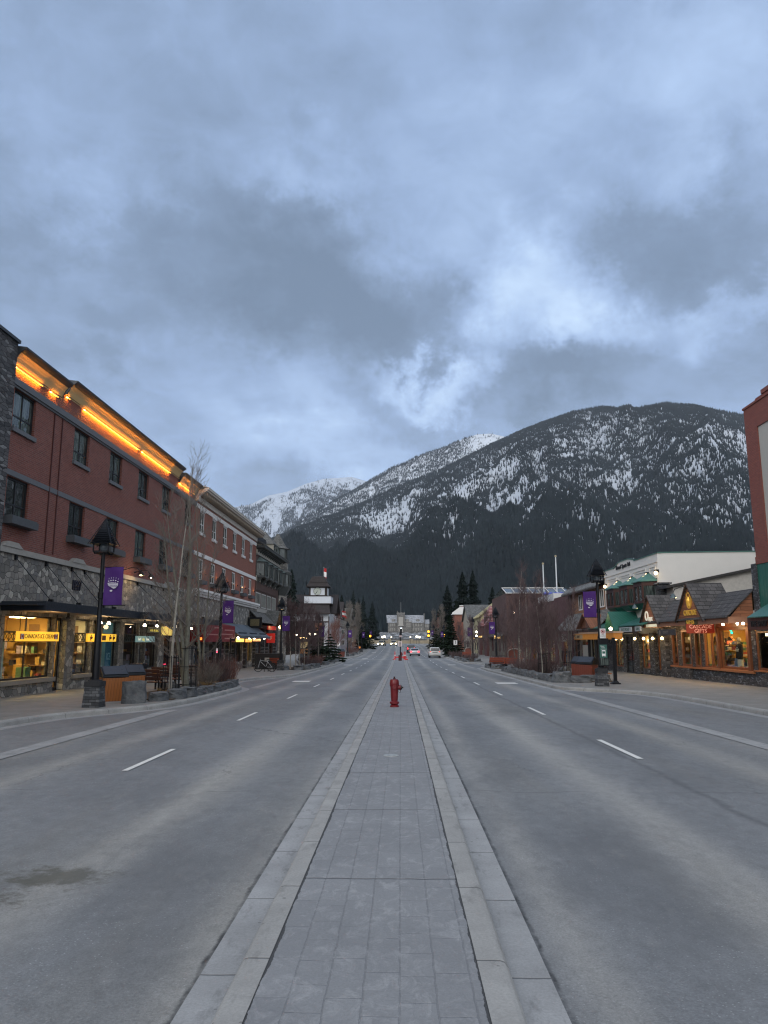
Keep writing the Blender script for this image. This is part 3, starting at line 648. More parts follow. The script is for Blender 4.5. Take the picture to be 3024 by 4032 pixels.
def mountain_mat(name, snowlo, snowhi, rock=(.085, .09, .10), snow=(.62, .66, .72), floor_=(.016, .021, .022), xbias=0.0):
    m, nt, b, o = mk(name); p = pos(nt); s = nd(nt, 'ShaderNodeSeparateXYZ', None, Vector=p).outputs
    g = nt.nodes.new('ShaderNodeNewGeometry')
    z = mth(nt, 'ADD', s[2], mth(nt, 'MULTIPLY', s[0], xbias))
    big = noise(nt, p, .0028, 5, .6).outputs['Fac']; med = noise(nt, p, .012, 6, .65).outputs['Fac']
    zz = mth(nt, 'ADD', z, mth(nt, 'MULTIPLY', mth(nt, 'SUBTRACT', big, .5), 420.0))
    hi = nd(nt, 'ShaderNodeMapRange', {'interpolation_type': 'SMOOTHSTEP'}, Value=zz, i1=float(snowlo), i2=float(snowhi)).outputs[0]
    # snow lies in patches: gullies and benches
    k = mth(nt, 'ADD', mth(nt, 'MULTIPLY', med, .9), mth(nt, 'MULTIPLY', noise(nt, vscale(nt, p, (1, 1, 2.5)), .035, 5, .7).outputs['Fac'], .6))
    sn = mth(nt, 'MULTIPLY', ramp(nt, k, ((.54, 0.0), (.70, 1.0))), hi)
    rk = mix(nt, noise(nt, vscale(nt, p, (1, 1, 4)), .03, 5, .7).outputs['Fac'], tuple(x*.6 for x in rock), tuple(x*1.4 for x in rock))
    base = mix(nt, hi, floor_, rk)
    c = mix(nt, sn, base, snow)
    nt.links.new(c, b.inputs['Base Color']); b.inputs['Roughness'].default_value = .9; b.inputs['Specular IOR Level'].default_value = .1
    bump(nt, b, k, 8.0, .6)
    return m
MMA = mountain_mat('mountain_slope', 220, 360, xbias=.45, snow=(.46, .50, .56), rock=(.05, .054, .06))
MMB = mountain_mat('mountain_slope_middle', 620, 900, xbias=.1, snow=(.56, .60, .66))
MMC = mountain_mat('mountain_slope_far', 700, 1300, snow=(.44, .49, .57))
A_ARG = (RA, 780, 4300, 6000, 260, 1, 1.35)
mountain('near_mountain', *A_ARG, MMA)
B_ARG = (RB, 4700, 6600, 8200, 190, 3, .62)
mountain('middle_mountain', *B_ARG, MMB, nt_=160)
C_ARG = (RC, 8300, 10500, 13000, 300, 5, .62)
mountain('far_mountain', *C_ARG, MMC, nt_=140)
def conifer_cloud(name, X, Y, Z, H, mat, seed=0):
    """one mesh of simple spires: the far forest"""
    rs = np.random.RandomState(seed); n = len(X); k = 5
    th = rs.rand(n)[:, None]*6.28 + np.arange(k)[None, :]*2*np.pi/k
    Wd = H*(.115+.06*rs.rand(n)); jj = .75+.5*rs.rand(n, k)
    bx = X[:, None]+np.cos(th)*Wd[:, None]*jj; by = Y[:, None]+np.sin(th)*Wd[:, None]*jj; bz = Z[:, None]+np.zeros((n, k))+H[:, None]*.06
    base = np.stack([bx, by, bz], -1); apex = np.stack([X, Y, Z+H], -1)[:, None, :]
    co = np.concatenate([base, apex], 1).reshape(-1, 3).astype(np.float32)
    o0 = (np.arange(n)*(k+1))[:, None]
    tri = np.stack([o0+np.arange(k)[None], o0+((np.arange(k)+1) % k)[None], o0+k+np.zeros((1, k), int)], -1).reshape(-1, 3)
    me = bpy.data.meshes.new(name); me.vertices.add(len(co)); me.vertices.foreach_set('co', co.ravel())
    me.loops.add(tri.size); me.loops.foreach_set('vertex_index', tri.ravel().astype(np.int32))
    me.polygons.add(len(tri)); me.polygons.foreach_set('loop_start', (np.arange(len(tri))*3).astype(np.int32))
    me.update(calc_edges=True); me.materials.append(mat)
    o = bpy.data.objects.new(name, me); COL.objects.link(o); tag(o, kind='stuff'); return o
def forest_mat(name, c0, c1, sc=.02):
    m, nt, b, o = mk(name); p = pos(nt)
    n = noise(nt, p, sc, 4).outputs['Fac']; n2 = noise(nt, p, .004, 3).outputs['Fac']
    c = mix(nt, ramp(nt, n, ((.3, 0.0), (.7, 1.0))), c0, c1); c = mix(nt, ramp(nt, n2, ((.4, 0.0), (.65, .5))), c, tuple(x*.6 for x in c0))
    nt.links.new(c, b.inputs['Base Color']); b.inputs['Roughness'].default_value = .95; b.inputs['Specular IOR Level'].default_value = .05; return m
FM = forest_mat('forest_needles', (.010, .0155, .019), (.028, .038, .043), .09)
def scatter(ARG, n, tfun, dens, seed, hmin, hmax, azr=(-16, 29)):
    rs = np.random.RandomState(seed); RR, r0, r1, r2, amp, sd_, pw = ARG
    az_ = rs.uniform(azr[0], azr[1], n); t = tfun(rs.rand(n))
    x, y, z = hfun(RR, az_, t, r0, r1, amp, sd_, pw)
    keep = rs.rand(n) < dens(x, y, z, t, az_)
    x, y, z = x[keep], y[keep], z[keep]; H = rs.uniform(hmin, hmax, len(x))
    return x, y, z, H
def densA(x, y, z, t, az_):
    zz = z + x*.45 + (fbm(x/350, y/350, 4, 2)-.5)*420
    up = np.clip((zz-365)/150, 0, 1)
    streak = fbm(az_/.22, t*4.5, 4, 4)        # stands run down the fall line
    patch = fbm(x/210, y/210, 5, 0)
    gul = ridged(az_/4.6 + fbm(x/700, y/700, 4, 1)*1.5 + t*.9, t*1.7, 5, 2) - .55
    ledge = fbm(az_/1.6+t*2, t*15+az_*.12, 4, 3)
    lw = np.clip((az_-12)/6, 0, 1)
    thin = np.clip((patch*.45+streak*.6+gul*1.25+ledge*.6*lw+.22*(1-lw)-.57)*4.6, .05, 1.0)
    sl = near_lines(SN, az_, t, .42); dl = near_lines(DK, az_, t, .55); up = np.maximum(up, sl*.95)*(1-.75*dl); thin = thin*(1-.8*sl)
    top = np.clip((t-.93)*14, 0, 1)
    d = (1-up) + up*(.07+.56*thin)
    bare = np.clip((az_-20)/3, 0, 1)*np.clip(1-np.abs(t-.55)/.22, 0, 1)
    return np.clip(np.maximum(d*(1-.6*bare), top*.75), 0, 1)
x, y, z, H = scatter(A_ARG, 300000, lambda u: .02+.985*u**.80, densA, 11, 11, 21)
conifer_cloud('forest', x, y, z, H, FM, 1)
def densB(x, y, z, t, az_):
    st = fbm(az_/.3, t*5, 4, 1); p = fbm(x/230, y/230, 5, 3)
    peak = np.clip((az_-4.6)/1.2, 0, 1)*np.clip((t-.72)*9, 0, 1)
    return np.clip((st*.7+p*.6-.42)*5, .08, .97)*(1-peak*.95)
x, y, z, H = scatter(B_ARG, 52000, lambda u: .10+.9*u, densB, 13, 13, 24, (-14, 11))
conifer_cloud('middle_forest', x, y, z, H, FM, 2)
def densC(x, y, z, t, az_):
    p = fbm(x/420, y/420, 5, 3); s_ = fbm(az_/.5, t*5, 4, 1); return np.clip((p*.6+s_*.5-.42)*7, 0, .97)*np.clip((.92-t)*4+(p-.5)*1.5, 0, 1)
x, y, z, H = scatter(C_ARG, 60000, lambda u: u, densC, 14, 16, 30, (-16, 2))
conifer_cloud('far_forest', x, y, z, H*1.3, FM, 3)

# ================================================================ air
hz, nt, b, o = mk('valley_haze'); nt.nodes.remove(b)
pvn = nt.nodes.new('ShaderNodeVolumePrincipled'); pvn.inputs['Color'].default_value = (.80, .88, 1, 1); pvn.inputs['Density'].default_value = 3.0e-5; pvn.inputs['Anisotropy'].default_value = 0.0
nt.links.new(pvn.outputs[0], o.inputs['Volume'])
mb = MB(); mb.box(-9400, 9400, -260, 14300, -2.5, 2450); h_ = mb.build('haze', hz); tag(h_, kind='stuff')
# ================================================================ facade toolkit
def wall(mb, u0, u1, v0, v1, holes, w=0.0, depth=.22):
    us = sorted({u0, u1, *[h[0] for h in holes], *[h[1] for h in holes]}); vs = sorted({v0, v1, *[h[2] for h in holes], *[h[3] for h in holes]})
    us = [u for u in us if u0 <= u <= u1]; vs = [v for v in vs if v0 <= v <= v1]
    for a, b in zip(us, us[1:]):
        for c, d in zip(vs, vs[1:]):
            mu, mv = (a+b)/2, (c+d)/2
            if any(h[0] < mu < h[1] and h[2] < mv < h[3] for h in holes): continue
            mb.quad((a, c, w), (b, c, w), (b, d, w), (a, d, w))
    for (a, b, c, d) in [h[:4] for h in holes]:
        for p, q in (((a, c), (a, d)), ((a, d), (b, d)), ((b, d), (b, c)), ((b, c), (a, c))):
            mb.quad((p[0], p[1], w), (q[0], q[1], w), (q[0], q[1], w-depth), (p[0], p[1], w-depth))
def framed(fr, parent, u0, u1, v0, v1, w, fm, pm, nu=(), nv=(), t=.06, name='window', pane='pane', d=.07, label=None):
    """frame with bars at fractions nu (verticals) and nv (horizontals), pane as its sub-part"""
    f = MB(fr)
    f.box(u0, u0+t, v0, v1, w-d, w); f.box(u1-t, u1, v0, v1, w-d, w); f.box(u0+t, u1-t, v0, v0+t, w-d, w); f.box(u0+t, u1-t, v1-t, v1, w-d, w)
    for x in nu: c = u0+(u1-u0)*x; f.box(c-t*.4, c+t*.4, v0+t, v1-t, w-d+.01, w-.006)
    for y in nv: c = v0+(v1-v0)*y; f.box(u0+t, u1-t, c-t*.35, c+t*.35, w-d+.012, w-.010)
    o = f.build(name, fm, parent, label)
    g = MB(fr); g.box(u0+t*.5, u1-t*.5, v0+t*.5, v1-t*.5, w-d*.62, w-d*.5); g.build(pane, pm, o)
    return o
def room_mat(name, col): return P(name, col, .8, world=True, var=.2, scale=2)
RM_WARM = room_mat('shop_wall_warm', (.50, .33, .12)); RM_PALE = room_mat('shop_wall_pale', (.60, .55, .42)); RM_DARK = room_mat('shop_wall_dim', (.10, .09, .08))
SHELF = P('shelf_wood', (.20, .12, .06), .6, world=True)
GOODS = [P('goods_%d' % i, c, .7, world=True, var=.3, scale=12) for i, c in enumerate(((.5, .12, .10), (.10, .18, .35), (.55, .50, .42), (.12, .25, .14), (.55, .35, .10), (.04, .04, .05), (.35, .3, .45)))]
def lampE(name, col, st): return E_(name, col, st)
def interior(fr, parent, u0, u1, v0, v1, deep, mat, lampcol=(1, .58, .20), st=6.0, goods=True, seed=1, lk=.55, wb=-.26):
    r = random.Random(seed)
    b = MB(fr)
    b.quad((u0, v0, wb), (u1, v0, wb), (u1, v0, -deep), (u0, v0, -deep)); b.quad((u0, v1, wb), (u1, v1, wb), (u1, v1, -deep), (u0, v1, -deep))
    b.quad((u0, v0, -deep), (u1, v0, -deep), (u1, v1, -deep), (u0, v1, -deep))
    b.quad((u0, v0, wb), (u0, v1, wb), (u0, v1, -deep), (u0, v0, -deep)); b.quad((u1, v0, wb), (u1, v1, wb), (u1, v1, -deep), (u1, v0, -deep))
    o = b.build('shop_interior', mat, parent)
    if st:
        l = MB(fr); n = max(1, int((u1-u0)/2.2))
        for i in range(n):
            c = u0+(u1-u0)*(i+.5)/n; l.box(c-.45*lk*1.4, c+.45*lk*1.4, v1-.06, v1-.02, -deep*.62, -deep*.30)
        l.build('ceiling_lamp', E_('lamp_%s_%.1f' % (mat.name, st), lampcol, st), o)
    if goods:
        s = MB(fr)
        for k in range(3):
            z = v0+.55+.55*k; s.box(u0+.3, u1-.3, z, z+.04, -deep+.02, -deep+.38)
        for k in range(4):
            z = v0+.45+.5*k; s.box(u1-.42, u1-.04, z, z+.035, -deep+.45, wb-.25)
        s.box(u1-.05, u1-.03, v0, v1-.3, -deep*.62, -deep*.45)
        s.build('shelving', SHELF, o)
        g = MB(fr); u = u0+.35
        while u < u1-.5:
            for k in range(3):
                if r.random() < .8:
                    z = v0+.59+.55*k; h = r.uniform(.12, .38); wd = r.uniform(.1, .3); g.m = r.randrange(len(GOODS)); g.box(u, u+wd, z, z+h, -deep+.06, -deep+.3)
            u += r.uniform(.3, .55)
        w_ = wb-.35
        while w_ > -deep+.5:
            for k in range(4):
                if r.random() < .85:
                    z = v0+.485+.5*k; h = r.uniform(.10, .36); g.m = r.randrange(len(GOODS)); g.box(u1-.38, u1-.1, z, z+h, w_-r.uniform(.1, .26), w_)
            w_ -= r.uniform(.22, .4)
        for k in range(int((u1-u0)*1.3)):
            c = r.uniform(u0+.4, u1-.5); h = r.uniform(.4, 1.15); g.m = r.randrange(len(GOODS)); dd = r.uniform(.7, deep-.6); g.box(c, c+r.uniform(.25, .6), v0, v0+h, -dd-.4, -dd)
        g.build('merchandise', GOODS, o)
    return o
BULB = E_('warm_bulb', (1.0, .66, .28), 22.0)
BULBW = E_('white_bulb', (1.0, .86, .62), 22.0)
def lamp_light(name, loc, power, col=(1.0, .6, .28), rad=.06, parent=None):
    d = bpy.data.lights.new(name, 'POINT'); d.energy = power; d.color = col; d.shadow_soft_size = rad
    o = bpy.data.objects.new(name, d); COL.objects.link(o)
    if parent is not None: o.parent = parent; l = WLOC.get(parent.name, (0, 0, 0)); o.location = [loc[i]-l[i] for i in range(3)]
    else: o.location = loc
    return o
FL = FR['L']
# ================================================================ left: brick hotel with lit coves
hotel = thing('brick_hotel', 'red brick three storey hotel with dark windows and amber lit roof coves above stone shopfronts', 'building', (-18, 39, 0))
UW = [(26.85, 28.55), (32.15, 33.8), (36.35, 38.0), (40.5, 42.2), (44.72, 46.35), (49.7, 51.3)]
m = MB(FL)
holes = [(a, b, 9.9, 11.42) for a, b in UW] + [(a, b, 6.5, 8.02) for a, b in UW]
wall(m, 26.4, 52.2, 5.3, 12.6, holes)
m.box(26.4, 30.1, 12.6, 12.8, -.3, -.02); m.box(30.9, 47.7, 12.6, 13.05, -.3, -.02)
m.box(26.4, 52.2, 12.4, 12.75, -16, -.3)
m.quad((26.4, 5.3, 0), (26.4, 12.6, 0), (26.4, 12.6, -16), (26.4, 5.3, -16))
m.build('brick_wall', BRICK, hotel)
m = MB(FL)
for a in (30.12, 30.86): m.box(a, a+.045, 5.5, 11.5, .0, .05); 
m.each('drainpipe', P('pipe_red', (.07, .022, .02), .6, world=True), hotel)
m = MB(FL); m.box(26.4, 52.2, 11.5, 11.76, 0, .12); m.box(26.4, 52.2, 11.42, 11.5, 0, .06); m.build('cornice_band', BAND, hotel)
m = MB(FL); m.box(26.4, 52.2, 8.05, 8.26, 0, .035); m.build('string_course', BAND, hotel)
# lower stone wall with its cap
SH = [(27.4, 31.5, .47, 2.92), (31.62, 32.6, -.18, 2.92), (33.45, 35.3, .47, 2.92), (35.45, 36.4, -.2, 2.92), (36.6, 38.75, .43, 2.92), (39.5, 41.75, .45, 2.92), (41.9, 42.82, -.25, 2.92), (42.95, 45.15, .4, 2.92), (46.3, 48.0, .4, 2.92), (48.15, 49.2, -.28, 2.92), (49.4, 51.0, .42, 2.92)]
m = MB(FL); wall(m, 26.4, 52.2, -.7, 5.16, SH, w=.08, depth=.35); m.build('stone_wall', RUBBLE, hotel)
m = MB(FL); m.box(26.35, 52.2, 5.14, 5.36, 0, .2)
for u in (27.3, 33.1, 46.5): m.extr([(u-.75, 5.36, .22), (u+.75, 5.36, .22), (u+.5, 5.58, .22), (u-.5, 5.58, .22)], (0, 0, 0)) if False else m.add([(u-.75, 5.36, .23), (u+.75, 5.36, .23), (u+.35, 5.56, .23), (u-.35, 5.56, .23), (u-.75, 5.36, .02), (u+.75, 5.36, .02), (u+.35, 5.56, .02), (u-.35, 5.56, .02)], [(0, 1, 2, 3), (4, 7, 6, 5), (0, 4, 5, 1), (2, 6, 7, 3), (0, 3, 7, 4), (1, 5, 6, 2)])
m.build('stone_cap', CAPS, hotel)
m = MB(FL)
for h in SH:
    if h[2] > 0: m.box(h[0]-.1, h[1]+.1, h[2]-.17, h[2]-.005, .0, .2)
m.each('window_ledge', P('sandstone_ledge', (.24, .215, .185), .8, world=True), hotel)
for i, (a, b) in enumerate(UW):
    for lo in (0, 1):
        z0, z1 = ((9.9, 11.42), (6.5, 8.02))[lo]
        o = framed(FL, hotel, a, b, z0, z1, -.10, DARKF, DGLASS, nu=(.5,), nv=(.34,), t=.075)
        s = MB(FL)
        if lo: s.box(a-.1, b+.22, z0-.30, z0-.03, .0, .38); s.box(a-.06, b+.18, z0-.03, z0+.02, .05, .34)
        else: s.box(a-.05, b+.05, z0-.17, z0-.005, -.05, .1)
        s.build('sill' if not lo else 'window_box', BAND if not lo else P('window_box_grey', (.07, .078, .088), .7, world=True), o)
# coves
COVE = P('cove_lining', (.50, .36, .17), .6, world=True, var=.06); COPE = P('cove_metal', (.045, .05, .058), .5, .4, world=True)
LED = E_('cove_led', (1.0, .34, .03), 75.0)
def cove(u0, u1, zt, strips):
    prof = [(.02, -.60), (.10, -.58), (.17, -.44), (.23, -.30), (.33, -.17), (.47, -.07), (.53, -.02), (.53, .03), (.0, .09)]
    top = [(.34, -.17), (.44, -.10), (.53, -.02), (.54, .05), (.0, .12), (0.0, -.1)]
    o = MB(FL); o.extr([(u0, zt+z, w) for w, z in top], (u1-u0, 0, 0))
    o.extr([(u0-.05, zt+z, w) for w, z in prof], (.06, 0, 0)); o.extr([(u1-.01, zt+z, w) for w, z in prof], (.06, 0, 0))
    k = o.build('roof_cove', COPE, hotel)
    l = MB(FL); pr = [(.09, -.58), (.15, -.46), (.20, -.34), (.27, -.24), (.34, -.17)]
    for (a, b), (c, d) in zip(pr, pr[1:]): l.quad((u0, zt+b, a), (u1, zt+b, a), (u1, zt+d, c), (u0, zt+d, c))
    l.build('cove_lining', COVE, k)
    s = MB(FL)
    for a, b in strips: s.box(a, b, zt-.67, zt-.66, .03, .10)
    s.build('light_strip', LED, k)
    s = MB(FL)
    for a, b in strips: s.box(a, b, zt-.735, zt-.69, .125, .137)
    s.build('light_diffuser', E_('cove_diffuser', (1, .50, .06), 1.9), k)
    s = MB(FL); s.box(u0+.05, u1-.05, zt-.69, zt-.655, .125, .137); s.build('light_lip', COVE, k)
cove(26.45, 30.5, 12.83, ((26.6, 28.7), (29.5, 30.1)))
cove(30.95, 47.7, 13.1, ((31.0, 31.2), (32.8, 40.05), (40.6, 45.8)))
cove(47.9, 52.0, 12.83, ((47.95, 51.3),))
# canopy
m = MB(FL)
m.box(27.05, 37.05, 3.02, 3.36, 1.66, 1.72); m.box(27.05, 27.11, 3.02, 3.36, .08, 1.66)
m.box(37.05, 52.1, 2.98, 3.34, 2.06, 2.13); m.box(37.05, 37.11, 2.98, 3.34, .08, 2.06); m.box(44.5, 44.56, 2.97, 3.35, 1.8, 2.16)
m.box(26.5, 52.1, 3.20, 3.26, .08, 1.66); m.box(37.1, 52.1, 3.262, 3.30, 1.0, 2.06)
cn = m.build('canopy', FASCIA, hotel)
m = MB(FL); m.box(27.12, 37.04, 3.06, 3.11, .09, 1.65); m.box(37.12, 52.0, 3.03, 3.08, .09, 2.05); m.build('soffit', P('soffit_board', (.42, .36, .28), .6, world=True), cn)
m = MB(FL)
for u, w1 in ((27.75, 1.6), (30.2, 1.6), (32.65, 1.6), (34.0, 1.6), (41.0, 2.0), (43.3, 2.0), (45.6, 2.0), (48, 2.0)):
    m.tube([(u, 5.05, .1), (u+.02, 3.36, w1)], .016, 6); m.box(u-.07, u+.07, 4.95, 5.13, .08, .16); m.box(u-.06, u+.06, 3.34, 3.46, w1-.12, w1+.05)
m.each('tie_rod', BLACKM, cn, group=3)
# shop windows, doors, interiors
for k, h in enumerate(SH):
    a, b, c, d = h[:4]
    if c > 0: framed(FL, hotel, a, b, c, d, -.12, DARKF, GLASS, nu=(.5,) if b-a > 3 else (), nv=(.73,), t=.07, name='shop_window')
    else:
        z0 = gz(a)+.17; framed(FL, hotel, a, b, z0, d, -.2, DARKF, GLASS, nv=(.72, .12), t=.12, name='door')
m = MB(FL)
for h in SH:
    if h[2] > 0:
        n = max(2, int((h[1]-h[0])/.32)); z0, z1 = 1.93, 2.27
        m.box(h[0], h[1], z0-.03, z0, .09, .11); m.box(h[0], h[1], z1, z1+.03, .09, .11)
        for i in range(n):
            a = h[0]+(h[1]-h[0])*i/n; b = h[0]+(h[1]-h[0])*(i+1)/n
            m.tube([(a, z0, .1), (b, z1, .1)], .011, 4); m.tube([(a, z1, .1), (b, z0, .1)], .011, 4); m.box(a-.012, a+.012, z0, z1, .09, .11)
m.build('transom_lattice', BLACKM, hotel)
interior(FL, hotel, 27.0, 32.7, -.08, 2.95, 2.6, RM_WARM, (1, .64, .22), 42, seed=1)
interior(FL, hotel, 33.2, 36.3, -.1, 2.95, 2.2, RM_PALE, (1, .70, .34), 42, seed=2)
interior(FL, hotel, 36.5, 38.95, -.1, 2.95, 1.6, P('shop_wall_blue', (.28, .42, .44), .7, world=True), (.75, .95, .9), 6.0, goods=False, seed=3)
interior(FL, hotel, 39.3, 45.4, -.15, 2.95, 2.6, RM_DARK, (1, .6, .3), 1.6, seed=4)
interior(FL, hotel, 46.1, 51.3, -.2, 2.95, 2.6, RM_DARK, (1, .5, .25), 2.6, seed=5)
m = MB(FL); m.box(37.85, 38.6, .5, 1.9, -.24, -.22); m.build('window_poster', P('poster_blue', (.03, .16, .26), .5, world=True), hotel)
text('ICE', 'lettering', P('poster_ice_text', (.35, .6, .7), .5), hotel, (-14.6-.205, 38.22, 1.15), .5, RL, .004, sx=.7)
m = MB(FL); m.box(46.4, 51.0, .42, .52, -.36, -.34); m.build('neon_strip', E_('neon_pink', (1, .05, .12), 2.2), hotel)
# year plaque
text('1897', 'lettering', P('bronze_text', (.03, .032, .05), .5, .4), hotel, (-14.6+.12, 33.2, 4.36), .62, RL, .03, sx=.78, bold=.01)
# goosenecks
for u in (39.0, 40.6):
    m = MB(FL); m.tube([(u, 5.62, .02), (u+.1, 5.75, .4), (u+.15, 5.74, .7), (u+.2, 5.55, .85)], .022, 6)
    g = m.build('gooseneck_lamp', BLACKM, hotel)
    m = MB(); c = FL((u+.2, 5.4, .9)); m.lathe([(.04, .17), (.09, .12), (.17, -.02), (.18, -.04), (.02, -.03)], c, 12); m.build('lamp_shade', BLACKM, g)
    m = MB(); m.ball((c[0], c[1], c[2]-.03), .045); m.build('bulb', BULB, g)
lamp_light('lamp_light', FL((39.6, 5.25, .75)), 28, (1, .62, .25), .05, hotel)
# canopy spots
for i, (u, w_) in enumerate(((30.6, 1.0), (34.2, .9), (35.2, .9), (39.6, 1.1), (41.9, 1.0), (44.9, 1.2), (49.6, .8))):
    m = MB(FL); m.box(u-.04, u+.04, 2.9, 3.05, w_-.04, w_+.04); m.box(u-.14, u+.14, 2.83, 2.9, w_-.03, w_+.03)
    s = m.build('spot_lamp', BLACKM, cn)
    if i: 
        c = FL((u, 2.78, w_)); m = MB(); m.lathe([(.035, .05), (.09, -.06), (.09, -.07)], c, 10); m.build('bulb', BULBW, s)
for u, p_ in ((29.3, 22), (34.6, 24), (40.5, 20), (46.5, 14)): lamp_light('lamp_light', FL((u, 2.68, 1.0)), p_*.55, (1, .66, .32), .12, hotel)
# end pier of dark stone at the near end
m = MB(FL); m.box(10, 26.4, -.6, 13.0, -16, .22); pier = m.build('stone_building', LEDGE)
tag(pier, 'dark ledge stone building end with a thin metal roof edge at the left border', 'building')
m = MB(FL); m.box(9.9, 26.45, 13.0, 13.12, -16.1, .3); m.build('roof_edge', COPE, pier)
# ================================================================ left: second brick building
b2 = thing('brick_building', 'red brick building with cream bracketed cornice, white sash windows, red and blue awnings', 'building', (-18, 63, 0))
W2 = [(53.5+3.66*k, 54.78+3.66*k) for k in range(6)]
m = MB(FL); wall(m, 52.2, 75.0, 5.5, 12.5, [(a, b, 9.75, 11.33) for a, b in W2] + [(a, b, 6.3, 7.86) for a, b in W2], depth=.15)
m.quad((75, 5.5, 0), (75, 12.4, 0), (75, 12.4, -14), (75, 5.5, -14)); m.box(52.2, 75, 12.3, 12.5, -14, -.05); m.build('brick_wall', BRICK2, b2)
m = MB(FL); m.box(52.2, 75, 11.42, 11.72, 0, .06); m.build('string_course', WHITEP, b2)
m = MB(FL); m.box(52.2, 75, 7.98, 8.27, 0, .06); m.build('string_course', WHITEP, b2)
m = MB(FL); m.box(52.15, 75.1, 11.9, 12.28, 0, .10); m.box(52.1, 75.2, 12.5, 12.62, 0, .82); m.box(52.1, 75.2, 12.62, 12.78, .3, .92)
m.add([(52.1, 12.78, .95), (75.2, 12.78, .95), (75.2, 13.02, 0), (52.1, 13.02, 0), (52.1, 12.5, 0), (75.2, 12.5, 0)], [(0, 1, 2, 3), (0, 3, 4), (1, 5, 2)])
m.extr([(52.1, 11.75, .0), (52.1, 11.9, .22), (52.1, 12.2, .30), (52.1, 12.5, .75), (52.1, 12.5, 0)], (.35, 0, 0))
co = m.build('cornice', CREAM, b2)
m = MB(FL)
for k in range(46): u = 52.6+k*.495; m.box(u, u+.16, 12.29, 12.5, .10, .70)
m.each('bracket', P('bracket_tan', (.36, .31, .25), .7, world=True), co)
WHF = P('sash_white', (.62, .62, .62), .55, world=True, var=.05)
for a, b in W2:
    for z0, z1 in ((9.75, 11.33), (6.3, 7.86)):
        o = framed(FL, b2, a, b, z0, z1, -.02, WHF, DGLASS, nu=(.5,), nv=(.4,), t=.085, name='window')
        s = MB(FL)
        if z0 > 9: s.box(a-.08, b+.08, z0-.2, z0, 0, .1); s.box(a-.06, b+.06, z1, z1+.12, 0, .05)
        else: s.box(a-.1, b+.25, z0-.28, z0-.02, 0, .35)
        s.build('sill' if z0 > 9 else 'window_box', WHF if z0 > 9 else P('window_box_grey', (.07, .078, .088), .7, world=True), o)
m = MB(FL)
for k in range(6):
    u = 55.4+3.66*k if k < 5 else 74.2
    m.box(u, u+.07, 6.75, 6.85, .05, .13)
us = m.build('wall_lamp', BLACKM, b2)
for k in range(6):
    u = 55.4+3.66*k if k < 5 else 74.2
    lamp_light('lamp_light', FL((u+.03, 6.9, .14)), 2.6, (1, .42, .12), .03, b2)
m = MB(FL); m.box(52.2, 75.1, 5.1, 5.28, 0, .22); m.box(52.2, 75.2, 5.28, 5.42, 0, .38); m.box(52.2, 75.3, 5.42, 5.6, 0, .5); m.build('ledge', WHITEP, b2)
SH2 = [(53.2, 55.6, .3, 2.9), (57.4, 59.5, .25, 2.3), (59.7, 60.9, -.35, 2.3), (61.5, 62.8, .15, 2.3), (63.2, 64.5, -.4, 2.3), (66.9, 69.4, .1, 2.3), (70.7, 73.9, .0, 2.1)]
m = MB(FL); wall(m, 52.2, 75.0, -1.2, 5.2, SH2, w=.06, depth=.3); m.quad((75, -1.2, .06), (75, 5.2, .06), (75, 5.2, -14), (75, -1.2, -14)); m.build('stone_wall', RUBBLE, b2)
for h in SH2: framed(FL, b2, h[0], h[1], h[2], h[3], -.12, DARKF, GLASS, nu=(.5,) if h[1]-h[0] > 2.2 else (), t=.08, name='shop_window' if h[2] > -.2 else 'door')
interior(FL, b2, 53, 61, -.3, 2.95, 2.6, RM_DARK, (1, .6, .35), 1.2, seed=7)
interior(FL, b2, 61.2, 70, -.35, 2.6, 2.6, RM_DARK, (1, .6, .35), 1.2, seed=8)
interior(FL, b2, 70.4, 74.4, -.35, 2.6, 2.0, RM_WARM, (1, .62, .2), 10, seed=9)
m = MB(FL)
for u in (71.4, 72.5, 73.2): m.box(u, u+.14, .2, 1.9, -.32, -.3)
m.build('lit_panel', E_('panel_yellow', (1, .72, .2), 2.6), b2)
m = MB(FL)
for u in (61.2, 63.0, 65.3, 70.2, 74.6): m.box(u-.3, u+.3, -1, 2.9, .06, .35)
m.each('pilaster', LEDGE, b2)
REDA = P('awning_red', (.17, .012, .016), .75, world=True, var=.12)
m = MB(FL); m.box(51.5, 61.0, 1.88, 3.1, 1.15, 1.2); m.box(51.5, 51.55, 1.88, 3.1, .1, 1.15); m.box(60.95, 61.0, 1.88, 3.1, .1, 1.15)
m.add([(51.5, 3.1, 1.2), (61, 3.1, 1.2), (61, 3.35, .07), (51.5, 3.35, .07)], [(0, 1, 2, 3)])
aw = m.build('awning', REDA, b2, 'deep red box awning with pale lines of lettering')
m = MB(FL)
for (u0, u1, z) in ((54.2, 57.0, 2.85), (57.4, 60.7, 2.72), (56, 60.2, 2.4), (52.2, 55.5, 2.35), (57.5, 60.6, 2.08)):
    for k in range(int((u1-u0)/.22)): m.box(u0+k*.22, u0+k*.22+.16, z, z+.09, 1.2, 1.206)
m.build('lettering', P('awning_text', (.40, .18, .17), .7, world=True), aw)
BLUEA = P('awning_blue', (.10, .125, .155), .7, world=True, var=.1)
